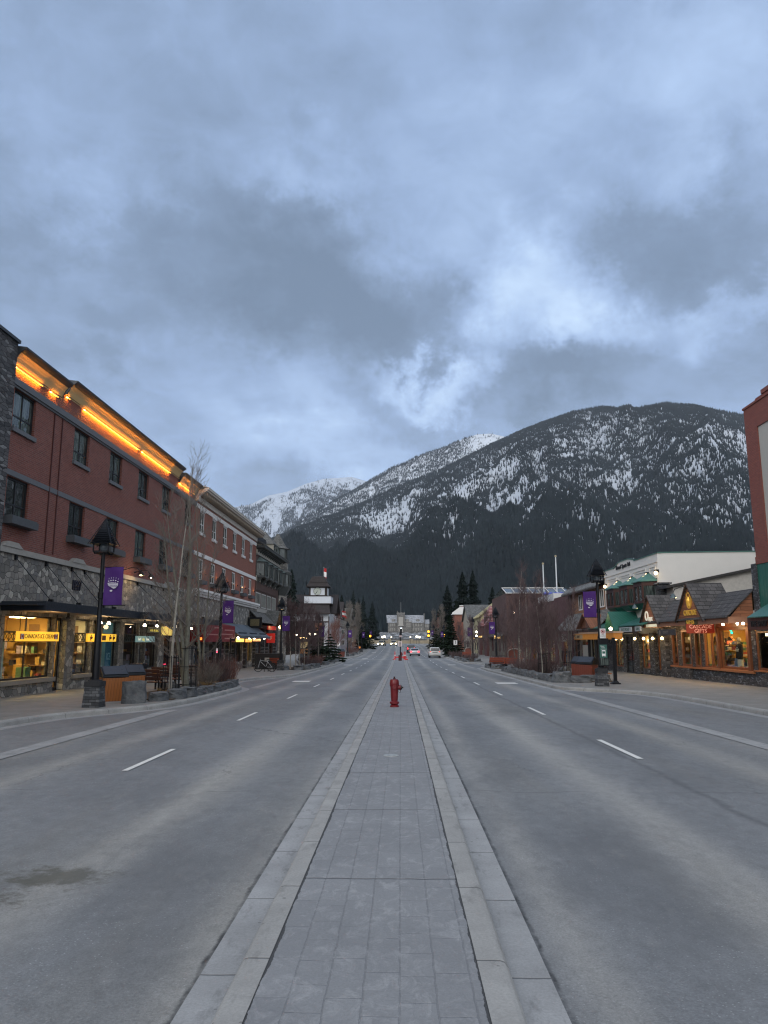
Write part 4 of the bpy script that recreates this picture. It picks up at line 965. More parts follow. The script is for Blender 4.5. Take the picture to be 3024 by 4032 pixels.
for k, (u0, u1) in enumerate(((61.1, 65.5), (65.7, 70.1), (70.3, 74.9))):
    m = MB(FL); m.add([(u0, 3.42, .07), (u1, 3.42, .07), (u1, 2.36, 1.65), (u0, 2.36, 1.65), (u0, 3.38, .07), (u1, 3.38, .07), (u1, 2.32, 1.65), (u0, 2.32, 1.65)], [(0, 1, 2, 3), (4, 7, 6, 5), (0, 3, 7, 4), (1, 5, 6, 2), (3, 2, 6, 7)])
    m.box(u0, u1, 2.18, 2.33, 1.62, 1.65)
    a_ = m.build('awning', BLUEA, b2, 'slate blue sloping awning'); 
    m = MB(FL); m.box(u1-.04, u1+.14, 2.3, 3.47, .07, 1.2) if False else m.add([(u1, 3.45, .07), (u1+.16, 3.45, .07), (u1+.16, 2.3, 1.67), (u1, 2.3, 1.67)], [(0, 1, 2, 3)]); m.build('edge_trim', DARKF, a_)
    m = MB(FL)
    for q in range(9):
        t_ = .80; uu = u0+.5+q*.38; m.box(uu, uu+.22, 3.42-(1.06)*t_-.08+.02, 3.42-1.06*t_+.09, .07+1.58*t_+.02, .07+1.58*t_+.05)
    m.build('lettering', P('awning_text_dark', (.02, .03, .05), .7), a_)
for u in (61.3, 65.9, 68.2, 73.2):
    m = MB(); m.ball(FL((u, 2.2, 1.4)), .085, 8, 6); m.build('bulb', BULBW, b2)
for u in (63, 68, 73): lamp_light('lamp_light', FL((u, 2.1, 1.3)), 10, (1, .6, .28), .08, b2)
# ================================================================ signs on the left shops
def sign_board(name, label, fr, u0, u1, v0, v1, w0, w1, mat, rod=True, top=None):
    c = fr(((u0+u1)/2, v0, w1)); t = thing(name, label, 'sign', c, 'hanging shop signs')
    m = MB(fr); m.box(u0, u1, v0, v1, w0, w1); m.build('board', mat, t, bevel=.012)
    if rod:
        m = MB(fr); tp = top or v1+.7
        for u in (u0+.2, u1-.2): m.tube([(u, v1, (w0+w1)/2), (u, tp, (w0+w1)/2)], .012, 5)
        m.build('hanger', BLACKM, t)
    return t
# the ice cream sign
sg = sign_board('shop_sign', 'lit yellow sign lettered CANADA\'S ICE CREAM between two small flags', FL, 27.52, 30.9, 1.92, 2.29, .46, .54, SIGNY)
text("CANADA'S ICE CREAM", 'lettering', P('sign_brown', (.10, .05, .02), .6), sg, FL((29.25, 2.10, .545)), .235, RL, .004, sx=1.02)
def flag_panel(parent, fr, u, v, w, h=.2):
    m = MB(fr); m.box(u-h*.75, u-h*.38, v-h*.5, v+h*.5, w, w+.006); m.box(u+h*.38, u+h*.75, v-h*.5, v+h*.5, w, w+.006); 
    m.add([(u, v+h*.33, w+.007), (u+h*.28, v+h*.02, w+.007), (u+.02*h, v-h*.3, w+.007), (u-h*.28, v+h*.02, w+.007)], [(0, 1, 2, 3)])
    k = m.build('flag_red', P('flag_red', (.45, .02, .02), .6), parent)
    m = MB(fr); m.box(u-h*.38, u+h*.38, v-h*.5, v+h*.5, w-.001, w+.005); m.build('flag_white', WHITETXT, parent)
flag_panel(sg, FL, 27.85, 2.10, .542); flag_panel(sg, FL, 30.62, 2.10, .542)
sg = sign_board('shop_sign', 'lit yellow sign with small brown animal figures behind the near lamp post', FL, 33.75, 37.2, 1.90, 2.26, .46, .54, SIGNY)
m = MB(FL)
for u in (34.1, 34.75, 36.35, 36.8):
    m.ball((u, 2.08, .54), .075, 8, 5, 1.3); m.box(u-.05, u-.02, 1.95, 2.05, .54, .55); m.box(u+.02, u+.05, 1.95, 2.05, .54, .55); m.ball((u+.04, 2.19, .54), .035, 6, 4)
m.box(35.4, 35.85, 1.96, 2.19, .54, .55); m.build('emblem', P('sign_brown', (.10, .05, .02), .6), sg)
sg = sign_board('shop_sign', 'teal rectangular sign lettered banff dog house in white and yellow', FL, 39.95, 43.0, 1.87, 2.2, .5, .58, P('sign_teal', (.16, .29, .31), .5, em=.25, emc=(.3, .5, .5)), True)
text('banff', 'lettering', P('text_pale', (.8, .8, .7), .5, em=.5), sg, FL((40.45, 2.03, .583)), .22, RL, .004)
text('dog', 'lettering', P('text_yel', (.8, .65, .1), .5, em=.6), sg, FL((41.05, 2.03, .583)), .24, RL, .004)
text('house', 'lettering', P('text_pale', (.8, .8, .7), .5, em=.5), sg, FL((41.75, 2.03, .583)), .22, RL, .004)
sg = sign_board('shop_sign', 'dull green board with small yellow lettering under the canopy', FL, 42.8, 45.25, 2.40, 2.74, .15, .2, P('sign_green', (.05, .085, .05), .5), True, 3.03)
text('NORTHERN LIGHTS', 'lettering', P('text_yel', (.8, .65, .1), .5, em=.6), sg, FL((44, 2.53, .203)), .17, RL, .004)
sg = sign_board('shop_sign', 'plain lit yellow panel behind the white birch trunk', FL, 45.5, 48.25, 2.28, 2.80, .12, .18, E_('panel_pale_yellow', (.8, .6, .15), .55), True, 3.03)
sg = sign_board('shop_sign', 'pale mauve oval badge sign hung behind the large aspen', FL, 46.1, 49.1, 1.87, 2.18, .5, .57, P('sign_mauve', (.32, .30, .36), .5), True)
sg = sign_board('shop_sign', 'small orange lit sign beside the red awning', FL, 50.6, 51.3, 2.0, 2.18, 1.0, 1.1, E_('sign_orange', (1, .25, .03), 1.6), False)
sg = sign_board('shop_sign', 'yellow lit oval sign under the nearest blue awning', FL, 61.2, 64.8, 1.86, 2.14, 1.1, 1.18, E_('sign_amber', (1, .62, .12), 1.3), False)
sg = sign_board('shop_sign', 'orange lit sign under the middle blue awning', FL, 65.6, 68.1, 1.84, 2.12, 1.1, 1.18, E_('sign_orange2', (1, .36, .06), 1.2), False)
sg = sign_board('shop_sign', 'orange and white lit sign under the far blue awning', FL, 69.0, 72.5, 1.92, 2.14, 1.1, 1.18, E_('sign_orange3', (1, .42, .14), 1.2), False)
sg = sign_board('window_sign', 'small red and white lit window sign beyond the aspen', FL, 59.75, 60.7, 1.0, 1.35, -.1, -.06, E_('sign_white_lit', (.8, .75, .8), .8), False)
m = MB(FL); m.box(59.8, 60.65, 1.03, 1.15, -.06, -.05); m.build('neon_bar', E_('neon_pink', (1, .05, .12), 2.2), sg)
t = thing('shop_sign', 'black square sign with a gold picture projecting beside the green awning roof', 'sign', (-13.5, 71.5, 3.2), 'hanging shop signs')
m = MB(); m.box(-14.5, -13.15, 71.4, 71.52, 3.15, 4.18); m.build('board', BLACKM, t)
m = MB(); m.box(-14.25, -13.4, 71.37, 71.398, 3.35, 4.0); m.build('picture', P('sign_gold', (.12, .10, .05), .5, scale=9, var=.9), t)
# the painted ice cream poster and the person-high figures in the shop windows
t = thing('window_poster', 'tall pale blue poster of stacked ice cream scoops in a pink cone', 'poster', FL((27.9, .5, -.3)))
m = MB(FL); m.box(27.45, 28.25, .5, 1.95, -.33, -.31); m.build('sheet', P('poster_pale', (.42, .55, .55), .5, world=True), t)
for (u, v_, a, b, mt) in ((27.82, 1.62, .2, .26, P('scoop_green', (.10, .26, .05), .6)), (27.78, 1.25, .24, .16, P('scoop_teal', (.05, .32, .30), .6)), (27.85, 1.02, .26, .18, P('scoop_cream', (.5, .45, .38), .6)), (27.82, .72, .16, .2, P('cone_pink', (.42, .18, .18), .6))):
    m = MB(FL); m.add([(u+a*math.cos(k*.524)*(1+.12*math.sin(k*3)), v_+b*math.sin(k*.524), -.305) for k in range(12)], [tuple(range(12))]); m.build('scoop', mt, t)
def mannequin(label, loc, top, bottom, s=1.0, rz=0, legs=True):
    t = thing('mannequin', label, 'mannequin', loc, None, rz, local=True)
    m = MB()
    m.lathe([(.11, .72), (.17, .78), (.165, .95), (.145, 1.08), (.19, 1.28), (.2, 1.40), (.12, 1.48), (.06, 1.51)], (0, 0, 0), 14, 1, .62)
    for sx in (-1, 1): m.tube([(sx*.18, 0, 1.42), (sx*.24, .0, 1.18), (sx*.25, .03, .95), (sx*.23, .06, .82)], [.07, .06, .05, .045], 8)
    m.build('top', top, t, smooth=True)
    m = MB(); m.lathe([(.10, .02), (.16, .08), (.18, .5), (.17, .78), (.1, .8)], (0, 0, 0), 14, 1, .7); m.build('lower_garment', bottom, t, smooth=True)
    m = MB(); m.tube([(0, 0, 1.48), (0, 0, 1.6)], .045, 8); m.ball((0, .0, 1.68), .10, 10, 8, 1.2); m.build('head', P('mannequin_skin', (.4, .34, .28), .6), t, smooth=True)
    t.scale = (s, s, s); return t
mannequin('window mannequin in grey jacket and dark red skirt behind the second shop window', FL((33.95, .45, -.65)), P('cloth_grey', (.14, .14, .15), .8), P('cloth_red', (.18, .03, .04), .8), .95)
# ================================================================ right side
FRt = FR['R']
SHIN = shingle_mat('roof_shakes', (.062, .058, .058), .34, .21, .35)
SHIN2 = shingle_mat('roof_shakes_grey', (.15, .15, .145), .26, .13, .4)
CEDAR = plank_mat('cedar_siding', (.27, .105, .050), .17, False)
BEAM = P('cedar_beam', (.26, .125, .075), .6, world=True, stretch=(.3, .3, 1), scale=6, var=.35)
TRIMW = P('stained_frame', (.16, .058, .024), .45, world=True, var=.3)
STUCCO = P('white_stucco', (.60, .59, .565), .85, world=True, var=.05, scale=2.0, bmp=.004)
PEBBLE = P('pebble_dash', (.46, .44, .41), .9, world=True, var=.22, scale=7, bmp=.02)
GREENM = P('green_metal', (.012, .085, .065), .45, .1, world=True, var=.2, scale=2)
GREENL = P('green_roof', (.07, .18, .15), .5, .1, world=True, var=.15)
def rib_mat(name, col, pitch=.25):
    m, nt, b, o = mk(name); p = pos(nt); s = nd(nt, 'ShaderNodeSeparateXYZ', None, Vector=p).outputs
    f = mth(nt, 'ABSOLUTE', mth(nt, 'SUBTRACT', mth(nt, 'FRACT', mth(nt, 'DIVIDE', mth(nt, 'ADD', s[1], s[0]), pitch)), .5))
    r_ = ramp(nt, f, ((.38, 0.0), (.46, 1.0))); c = mix(nt, noise(nt, p, 2.0, 5).outputs['Fac'], tuple(x*.75 for x in col), tuple(x*1.25 for x in col))
    nt.links.new(c, b.inputs['Base Color']); b.inputs['Roughness'].default_value = .42; bump(nt, b, r_, .02); return m
GRIB = rib_mat('ribbed_green_metal', (.016, .11, .082)); GRIBL = rib_mat('ribbed_green_roof', (.03, .14, .11), .3)
# ---- brick building at the right border
tb = thing('brick_building', 'tall red brick building with pale panel, green metal siding and dark lettering on its fascia', 'building', (20, 30, 0))
m = MB(FRt); wall(m, 12, 36.15, 5.9, 13.3, [(14, 34.95, 6.42, 12.05)], depth=.06)
m.box(12, 34.9, 13.3, 13.42, -.4, .0); m.box(12, 36.2, 13.22, 13.32, -.4, .05); m.box(12, 34.2, 13.42, 13.62, -.4, .05); m.box(12, 33.4, 13.62, 13.9, -.4, .05)
m.quad((36.15, 5.9, 0), (36.15, 13.3, 0), (36.15, 13.3, -12), (36.15, 5.9, -12)); m.quad((12, 13.3, 0), (36.15, 13.3, 0), (36.15, 13.3, -12), (12, 13.3, -12))
m.build('brick_wall', BRICK3, tb)
m = MB(FRt); wall(m, 14, 34.95, 6.42, 12.05, [(31.9, 33.6, 7.4, 11.3)], w=-.06, depth=.2); m.build('stone_panel', P('pale_panel', (.40, .385, .35), .8, world=True, var=.06), tb)
framed(FRt, tb, 31.9, 33.6, 7.4, 11.3, -.16, P('maroon_frame', (.09, .02, .02), .5, world=True), DGLASS, nu=(.5,), nv=(.5,), t=.12)
m = MB(FRt); m.box(12, 36.15, 5.55, 5.9, -.3, .04); m.build('brick_band', BRICK3, tb)
m = MB(FRt); m.box(12, 36.1, 3.4, 5.55, -.3, .0); m.build('metal_siding', GRIB, tb)
m = MB(FRt); m.box(36.1, 36.62, 2.4, 5.6, -.3, .06); m.each('stone_pilaster', LEDGE2, tb)
m = MB(FRt); m.add([(12, 3.62, .1), (35.2, 3.62, .1), (34.75, 3.0, 1.3), (12, 3.0, 1.3), (12, 2.96, 1.3), (34.75, 2.96, 1.3), (35.2, 3.4, .0), (12, 3.4, .0)], [(0, 1, 2, 3), (3, 2, 5, 4), (4, 5, 6, 7), (1, 6, 5, 2)]); m.build('green_awning_roof', GRIBL, tb)
m = MB(FRt); m.box(12, 34.95, 2.42, 2.96, .9, 1.2); fs = m.build('fascia_board', plank_mat('red_brown_board', (.10, .03, .018), .3, False), tb)
text('THE SPIRIT OF', 'lettering', P('fascia_text', (.014, .012, .012), .5), fs, FRt((34.62, 2.68, 1.21)), .36, RR, .03, 'LEFT', .92, bold=.008)
m = MB(FRt); wall(m, 12, 36.2, -.6, 2.45, [(30.8, 33.5, .5, 2.4), (34.9, 36.9, .5, 2.4)], w=.0); m.box(34.95, 36.75, -.4, .5, -.2, .18); m.build('stone_wall', LEDGE2, tb)
m = MB(FRt); m.box(34.9, 36.85, .5, .56, -.3, .24); m.build('sill', WOODPLAIN, tb)
framed(FRt, tb, 34.92, 36.9, .56, 2.42, -.03, TRIMW, GLASS, t=.11, name='shop_window')
interior(FRt, tb, 30, 37.0, -.1, 2.5, 1.8, P('shop_wall_olive', (.20, .17, .09), .8, world=True), (1, .62, .25), 14, seed=21)
m = MB(FRt); m.box(35.6, 36.5, 2.16, 2.30, -.45, -.3); m.build('tube_lamp', E_('tube_lamp', (1, .86, .45), 3), tb)
# ---- gift shop with gables
gs = thing('gift_shop', 'low gift shop with dark shake gables, cedar fronts and glowing windows', 'building', (19, 43, 0))
GH = [(47.2, 48.15, .45, 2.5), (45.0, 46.5, .45, 2.6), (43.6, 44.5, .45, 2.6), (41.15, 43.1, .45, 2.55), (37.65, 40.9, .5, 2.62)]
m = MB(FRt); wall(m, 36.9, 49.6, -.7, 3.2, GH, depth=.2); m.box(36.85, 43.2, -.7, .38, .0, .14); m.box(45.0, 47.6, -.7, .35, 0, .2); m.build('stone_wall', LEDGE2, gs)
m = MB(FRt); m.box(48.7, 49.65, -.7, 2.75, 0, .25); m.build('stone_pier', LEDGE, gs)
m = MB(FRt); m.box(36.85, 43.3, .38, .5, -.05, .24); m.box(43.5, 48.3, .36, .45, -.05, .15); m.build('sill', WOODPLAIN, gs)
for i, h in enumerate(GH): framed(FRt, gs, h[0], h[1], h[2], h[3], .02, TRIMW, GLASS, nu=(.5,) if i == 3 else (), t=.13, name='shop_window', d=.14)
m = MB(FRt); m.box(40.9, 41.16, .45, 2.7, .0, .14); m.box(37.35, 37.62, .45, 2.7, .0, .12); m.box(36.9, 41.2, 2.63, 2.86, .0, .12); m.each('post', TRIMW, gs)
WG = P('shop_wall_gold', (.55, .36, .12), .8, world=True, var=.25, scale=2)
interior(FRt, gs, 37.0, 43.3, -.1, 2.75, 2.4, WG, (1, .58, .18), 44, seed=31)
interior(FRt, gs, 43.4, 49.4, -.15, 2.75, 2.2, P('shop_wall_olive2', (.34, .27, .12), .8, world=True), (1, .55, .16), 14, seed=32)
# roofs: main slope towards the street, two cross gables
m = MB(FRt)
def slab(m, pts, th=.07):
    lo = [(p[0], p[1]-th, p[2]) for p in pts]; n = len(pts)
    m.add(list(pts)+lo, [tuple(range(n)), tuple(range(n, 2*n))[::-1]] + [(i, (i+1) % n, n+(i+1) % n, n+i) for i in range(n)])
slab(m, [(36.72, 3.12, 1.38), (49.75, 3.12, 1.38), (49.75, 4.45, -.05), (36.72, 4.45, -.05)])
slab(m, [(36.72, 4.45, -.05), (49.75, 4.45, -.05), (49.75, 3.6, -1.6), (36.72, 3.6, -1.6)])
def gable_roof(m, uc, hw, ze, zr, wf, wb, over=.12):
    k = (zr-ze)/hw
    for s_ in (-1, 1):
        e = uc+s_*(hw+over); slab(m, [(uc, zr+.03, wf), (e, ze-over*k+.03, wf), (e, ze-over*k+.03, wb), (uc, zr+.03, wb)], .07)
gable_roof(m, 41.45, 1.9, 3.12, 5.05, 1.45, -.5); gable_roof(m, 48.15, 1.62, 3.12, 4.80, 1.45, -.3)
m.build('shake_roof', SHIN, gs)
m = MB(FRt)
for uc, hw, zr in ((41.45, 1.82, 4.97), (48.15, 1.54, 4.70)):
    m.extr([(uc-hw, 3.1, 1.28), (uc+hw, 3.1, 1.28), (uc, zr, 1.28)], (0, 0, .04))
m.extr([(36.9, 3.05, 1.15), (36.9, 3.05, 0), (36.9, 4.38, 0)], (.05, 0, 0))
m.each('gable_siding', CEDAR, gs)
m = MB(FRt)
for uc, hw, zr in ((41.45, 1.9, 5.08), (48.15, 1.62, 4.83)):
    for s_ in (-1, 1):
        a = (uc, zr, 1.47); b = (uc+s_*(hw+.1), 3.04, 1.47)
        m.add([a, b, (b[0], b[1]-.11, 1.47), (a[0], a[1]-.14, 1.47), (uc, zr, 1.42), (b[0], b[1], 1.42), (b[0], b[1]-.11, 1.42), (a[0], a[1]-.14, 1.42)], [(0, 1, 2, 3), (4, 7, 6, 5), (0, 4, 5, 1), (3, 2, 6, 7)])
m.each('barge_board', P('barge_dark', (.045, .025, .018), .6, world=True), gs)
m = MB(FRt); m.box(36.8, 49.7, 2.78, 3.09, 1.18, 1.28); m.box(36.8, 36.9, 2.78, 3.09, 0, 1.18); m.box(49.6, 49.7, 2.78, 3.09, 0, 1.18); m.build('beam', BEAM, gs)
m = MB(FRt); m.box(36.9, 49.6, 2.86, 2.9, .0, 1.18); m.build('soffit', WOODPLAIN, gs)
for u in (41.5, 37.95, 36.35, 35.75):
    m = MB(); m.ball(FRt((u, 2.74, 1.05)), .062, 8, 6); m.build('bulb', BULBW, gs)
for u in (37.5, 39.6, 42, 46, 48.5): lamp_light('lamp_light', FRt((u, 2.6, .9)), 34, (1, .62, .28), .1, gs)
for u, z in ((41.3, 4.62), (48.15, 4.35)):
    m = MB(FRt); m.tube([(u-.1, z+.1, 1.3), (u-.05, z+.25, 1.7), (u+.05, z+.1, 2.1), (u, z-.2, 2.25)], .022, 6); g = m.build('gooseneck_lamp', BLACKM, gs)
    m = MB(); c = FRt((u-.1, z-.35, 2.25)); m.lathe([(.04, .22), (.08, .16), (.16, .02), (.18, -.03), (.02, -.02)], c, 12); m.build('lamp_shade', P('shade_grey', (.09, .12, .13), .4, .5), g)
    lamp_light('lamp_light', FRt((u-.1, z-.42, 2.1)), 9, (1, .72, .35), .05, gs)
# white stucco back volume of the gift shop
m = MB(); m.add([(17.4, 48.2, 2.5), (26.5, 48.2, 2.5), (26.5, 48.2, 7.2), (17.4, 48.2, 5.32), (17.4, 49.8, 2.5), (26.5, 49.8, 2.5), (26.5, 49.8, 7.2), (17.4, 49.8, 5.32)], [(0, 1, 2, 3), (4, 7, 6, 5), (0, 3, 7, 4), (1, 5, 6, 2), (3, 2, 6, 7)]); m.build('pebble_wall', PEBBLE, gs)
m = MB(); m.add([(16.9, 47.95, 5.24), (26.6, 47.95, 7.22), (26.6, 47.95, 7.40), (16.9, 47.95, 5.40), (16.9, 49.85, 5.24), (26.6, 49.85, 7.22), (26.6, 49.85, 7.40), (16.9, 49.85, 5.40)], [(0, 1, 2, 3), (4, 7, 6, 5), (0, 3, 7, 4), (1, 5, 6, 2), (3, 2, 6, 7), (0, 4, 5, 1)]); m.build('eave', P('eave_dark', (.03, .028, .028), .6, world=True), gs)
m = MB(FRt); m.box(49.4, 50.35, 2.9, 5.62, -.55, .1); m.box(49.3, 50.5, 5.62, 5.72, -.65, .2); m.build('chimney', LEDGE, gs)
# signs on the gift shop
t = thing('gable_sign', 'gilt oval emblem over gold letters CASCADE GIFTS on the cedar gable', 'sign', FRt((41.4, 3.1, 1.33)), 'carved gable signs')
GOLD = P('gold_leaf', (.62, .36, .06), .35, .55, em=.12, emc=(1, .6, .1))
m = MB(FRt); 
pts = [(41.42+.36*math.cos(k*.3927), 4.12+.45*math.sin(k*.3927)) for k in range(16)]; pin = [(41.42+.29*math.cos(k*.3927), 4.12+.38*math.sin(k*.3927)) for k in range(16)]
for k in range(16):
    a, b = pts[k], pts[(k+1) % 16]; c, d = pin[(k+1) % 16], pin[k]
    m.add([(a[0], a[1], 1.37), (b[0], b[1], 1.37), (c[0], c[1], 1.37), (d[0], d[1], 1.37), (a[0], a[1], 1.32), (b[0], b[1], 1.32)], [(0, 1, 2, 3), (0, 4, 5, 1)])
m.tube([(41.42, 3.8, 1.35), (41.42, 4.1, 1.35), (41.42, 4.3, 1.35)], [.09, .13, .07], 8); m.tube([(41.3, 4.3, 1.35), (41.15, 4.42, 1.35), (41.2, 4.5, 1.35)], .03, 5); m.tube([(41.54, 4.3, 1.35), (41.69, 4.42, 1.35), (41.64, 4.5, 1.35)], .03, 5)
m.tube([(41.3, 3.95, 1.35), (41.28, 3.75, 1.35)], .03, 5); m.tube([(41.54, 3.95, 1.35), (41.56, 3.75, 1.35)], .03, 5); m.build('emblem', GOLD, t)
text('CASCADE', 'lettering', GOLD, t, FRt((41.38, 3.44, 1.34)), .40, RR, .025, sx=1.0, bold=.008)
text('GIFTS', 'lettering', GOLD, t, FRt((41.42, 2.95, 1.34)), .40, RR, .025, sx=1.0, bold=.008)
m = MB(FRt); m.box(40.55, 42.2, 2.79, 3.1, 1.285, 1.32); m.build('backboard', P('sign_olive', (.06, .05, .02), .6), t)
t = thing('gable_sign', 'silver script letters Onyx on the smaller cedar gable', 'sign', FRt((48.1, 3.1, 1.33)), 'carved gable signs')
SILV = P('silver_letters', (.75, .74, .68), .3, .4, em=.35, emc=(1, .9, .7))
text('O', 'lettering', SILV, t, FRt((48.62, 3.48, 1.34)), .85, RR, .03, bold=.012); text('nyx', 'lettering', SILV, t, FRt((47.92, 3.34, 1.34)), .50, RR, .03, bold=.008)
m = MB(FRt); m.box(46.95, 48.9, 2.80, 2.98, 1.285, 1.33); m.build('plate', E_('plate_lit', (.8, .75, .55), .35), t)
t = thing('hanging_sign', 'red sign lettered CASCADE GIFTS hung over the bright corner window', 'sign', FRt((39, 2.4, .2)), 'hanging shop signs')
m = MB(); m.box(15.45, 16.95, 41.2, 41.26, 2.34, 2.84); m.build('board', P('sign_red', (.16, .012, .008), .5, em=.06, emc=(1, .05, .02)), t)
TP = P('sign_rose', (.80, .42, .36), .5, em=.25)
text('CASCADE', 'lettering', TP, t, (16.2, 41.19, 2.69), .27, RF, .004); text('GIFTS', 'lettering', TP, t, (16.2, 41.19, 2.46), .27, RF, .004)
t = sign_board('hanging_sign', 'dim grey board with a round badge hung below the small gable', FRt, 43.7, 46.7, 2.26, 2.62, 1.3, 1.36, P('sign_dim', (.05, .046, .045), .6, world=True), True, 2.82)
m = MB(FRt); m.add([(46.3+.14*math.cos(k*.5236), 2.44+.14*math.sin(k*.5236), 1.363) for k in range(12)], [tuple(range(12))]); m.build('badge', P('badge', (.18, .15, .12), .5), t)
text('QUALITY', 'lettering', P('text_dim', (.2, .18, .16), .5), t, FRt((45.3, 2.44, 1.365)), .22, RR, .003)
# shop window figures
t = mannequin('window mannequin in black lettered hoodie above a grey sweatshirt', FRt((39.7, .12, -.45)), P('cloth_black', (.008, .008, .01), .85), P('cloth_heather', (.42, .40, .36), .9), 1.12, R(90))
text('THE\nCANADIAN\nROCKIES', 'lettering', WHITETXT, t, (0, .125, 1.24), .075, (R(90), 0, R(180)), .002)
mannequin('window mannequin wearing a large dark fur hat and olive dress', FRt((46.2, .15, -.5)), P('cloth_fur', (.014, .012, .012), .95), P('cloth_olive', (.20, .17, .07), .9), 1.02, R(90))
t = thing('neon_ornament', 'hanging turquoise and orange glass baubles inside the gift shop window', 'ornament', FRt((40.4, 2.0, -.3)))
for (u, v_, c, r_) in ((40.25, 2.5, (0.0, .8, .65), .07), (40.15, 2.36, (0.0, .8, .65), .07), (40.2, 2.12, (1, .2, .05), .055), (40.0, 2.0, (1, .25, .05), .05)):
    m = MB(); m.ball(FRt((u, v_, -.3)), r_, 8, 6); m.build('bauble', E_('bauble_%d' % int(c[0]*9+c[1]*90), c, 1.6), t)
m = MB(FRt); m.tube([(40.2, 2.75, -.3), (40.2, 2.0, -.3)], .006, 4); m.build('cord', BLACKM, t)
m = MB(FRt); r_ = random.Random(4)
for k in range(46): u = r_.uniform(37.8, 43.0); m.m = r_.randrange(len(GOODS)); h = r_.uniform(.05, .16); m.box(u, u+r_.uniform(.06, .16), .52, .52+h, -.55+r_.uniform(0, .3), -.2)
for k in range(60): u = r_.uniform(37.8, 42.9); m.m = r_.randrange(len(GOODS)); z = r_.choice((.85, 1.15, 1.45, 1.75)); m.box(u, u+r_.uniform(.08, .2), z, z+r_.uniform(.08, .2), -1.0-r_.uniform(0, .8), -.95)
m.build('merchandise', GOODS, gs)
# ---- white hotel
wh = thing('white_building', 'white stucco building with stepped green coping, brown bay windows and wall lamps', 'building', (22, 56, 0))
SHW = [(58.75, 60.8, -.02, 2.32), (55.6, 58.05, -.4, 2.34), (51.9, 54.2, .05, 2.4), (49.85, 50.9, .05, 2.3)]
m = MB(FRt); wall(m, 49.9, 63.0, 2.4, 7.55, [(50.2, 51.15, 5.0, 6.08)], depth=.15)
m.add([(49.9, 7.55, 0), (54.9, 7.55, 0), (54.9, 7.7, 0), (49.9, 7.7, 0)], [(0, 1, 2, 3)]); m.add([(54.9, 7.55, 0), (60.2, 7.55, 0), (58.7, 7.98, 0), (56.4, 8.0, 0), (54.9, 7.8, 0)], [(0, 1, 2, 3, 4)]); m.add([(60.2, 7.55, 0), (63, 7.55, 0), (63, 7.66, 0), (60.2, 7.66, 0)], [(0, 1, 2, 3)])
m.quad((49.9, 2.4, 0), (49.9, 7.72, 0), (49.9, 7.85, -13), (49.9, 2.4, -13)); m.quad((49.9, 7.55, 0), (63, 7.55, 0), (63, 7.55, -13), (49.9, 7.55, -13))
m.box(63, 63.05, 2.4, 7.6, -13, 0)
m.build('stucco_wall', STUCCO, wh)
m = MB(FRt)
for a, b in (((49.85, 7.7), (54.9, 7.7)), ((54.9, 7.8), (56.4, 8.0)), ((56.4, 8.0), (58.7, 7.98)), ((58.7, 7.98), (60.2, 7.66)), ((60.2, 7.66), (63.05, 7.66))):
    m.add([(a[0], a[1], .05), (b[0], b[1], .05), (b[0], b[1]+.05, .05), (a[0], a[1]+.05, .05), (a[0], a[1], -.25), (b[0], b[1], -.25), (b[0], b[1]+.05, -.25), (a[0], a[1]+.05, -.25)], [(0, 1, 2, 3), (3, 2, 6, 7), (4, 7, 6, 5), (0, 4, 5, 1)])
m.add([(49.85, 7.72, 0), (49.85, 7.85, -13), (49.85, 7.91, -13), (49.85, 7.78, 0), (50.1, 7.72, 0), (50.1, 7.85, -13), (50.1, 7.91, -13), (50.1, 7.78, 0)], [(0, 1, 2, 3), (3, 2, 6, 7), (4, 7, 6, 5)])
m.build('coping', GREENL, wh)
m = MB(FRt); m.box(49.88, 63, 7.12, 7.2, 0, .05)
for a, b in ((50.3, 51.6), (52.3, 55.1), (55.9, 58.7), (59.5, 62.2)):
    for k, q in enumerate((0, .16)):
        m.box(a+q, b-q, 6.84-q, 6.90-q, 0, .05-.012*k); m.box(a+q, a+q+.06, 6.2, 6.84-q, 0, .049-.012*k); m.box(b-q-.06, b-q, 6.2, 6.84-q, 0, .049-.012*k)
m.build('moulding', STUCCO, wh)
framed(FRt, wh, 50.2, 51.15, 5.0, 6.08, -.06, P('brown_frame', (.035, .018, .014), .5, world=True), DGLASS, nu=(.5,), t=.08)
BRF = P('bay_brown', (.05, .018, .014), .5, world=True, var=.2)
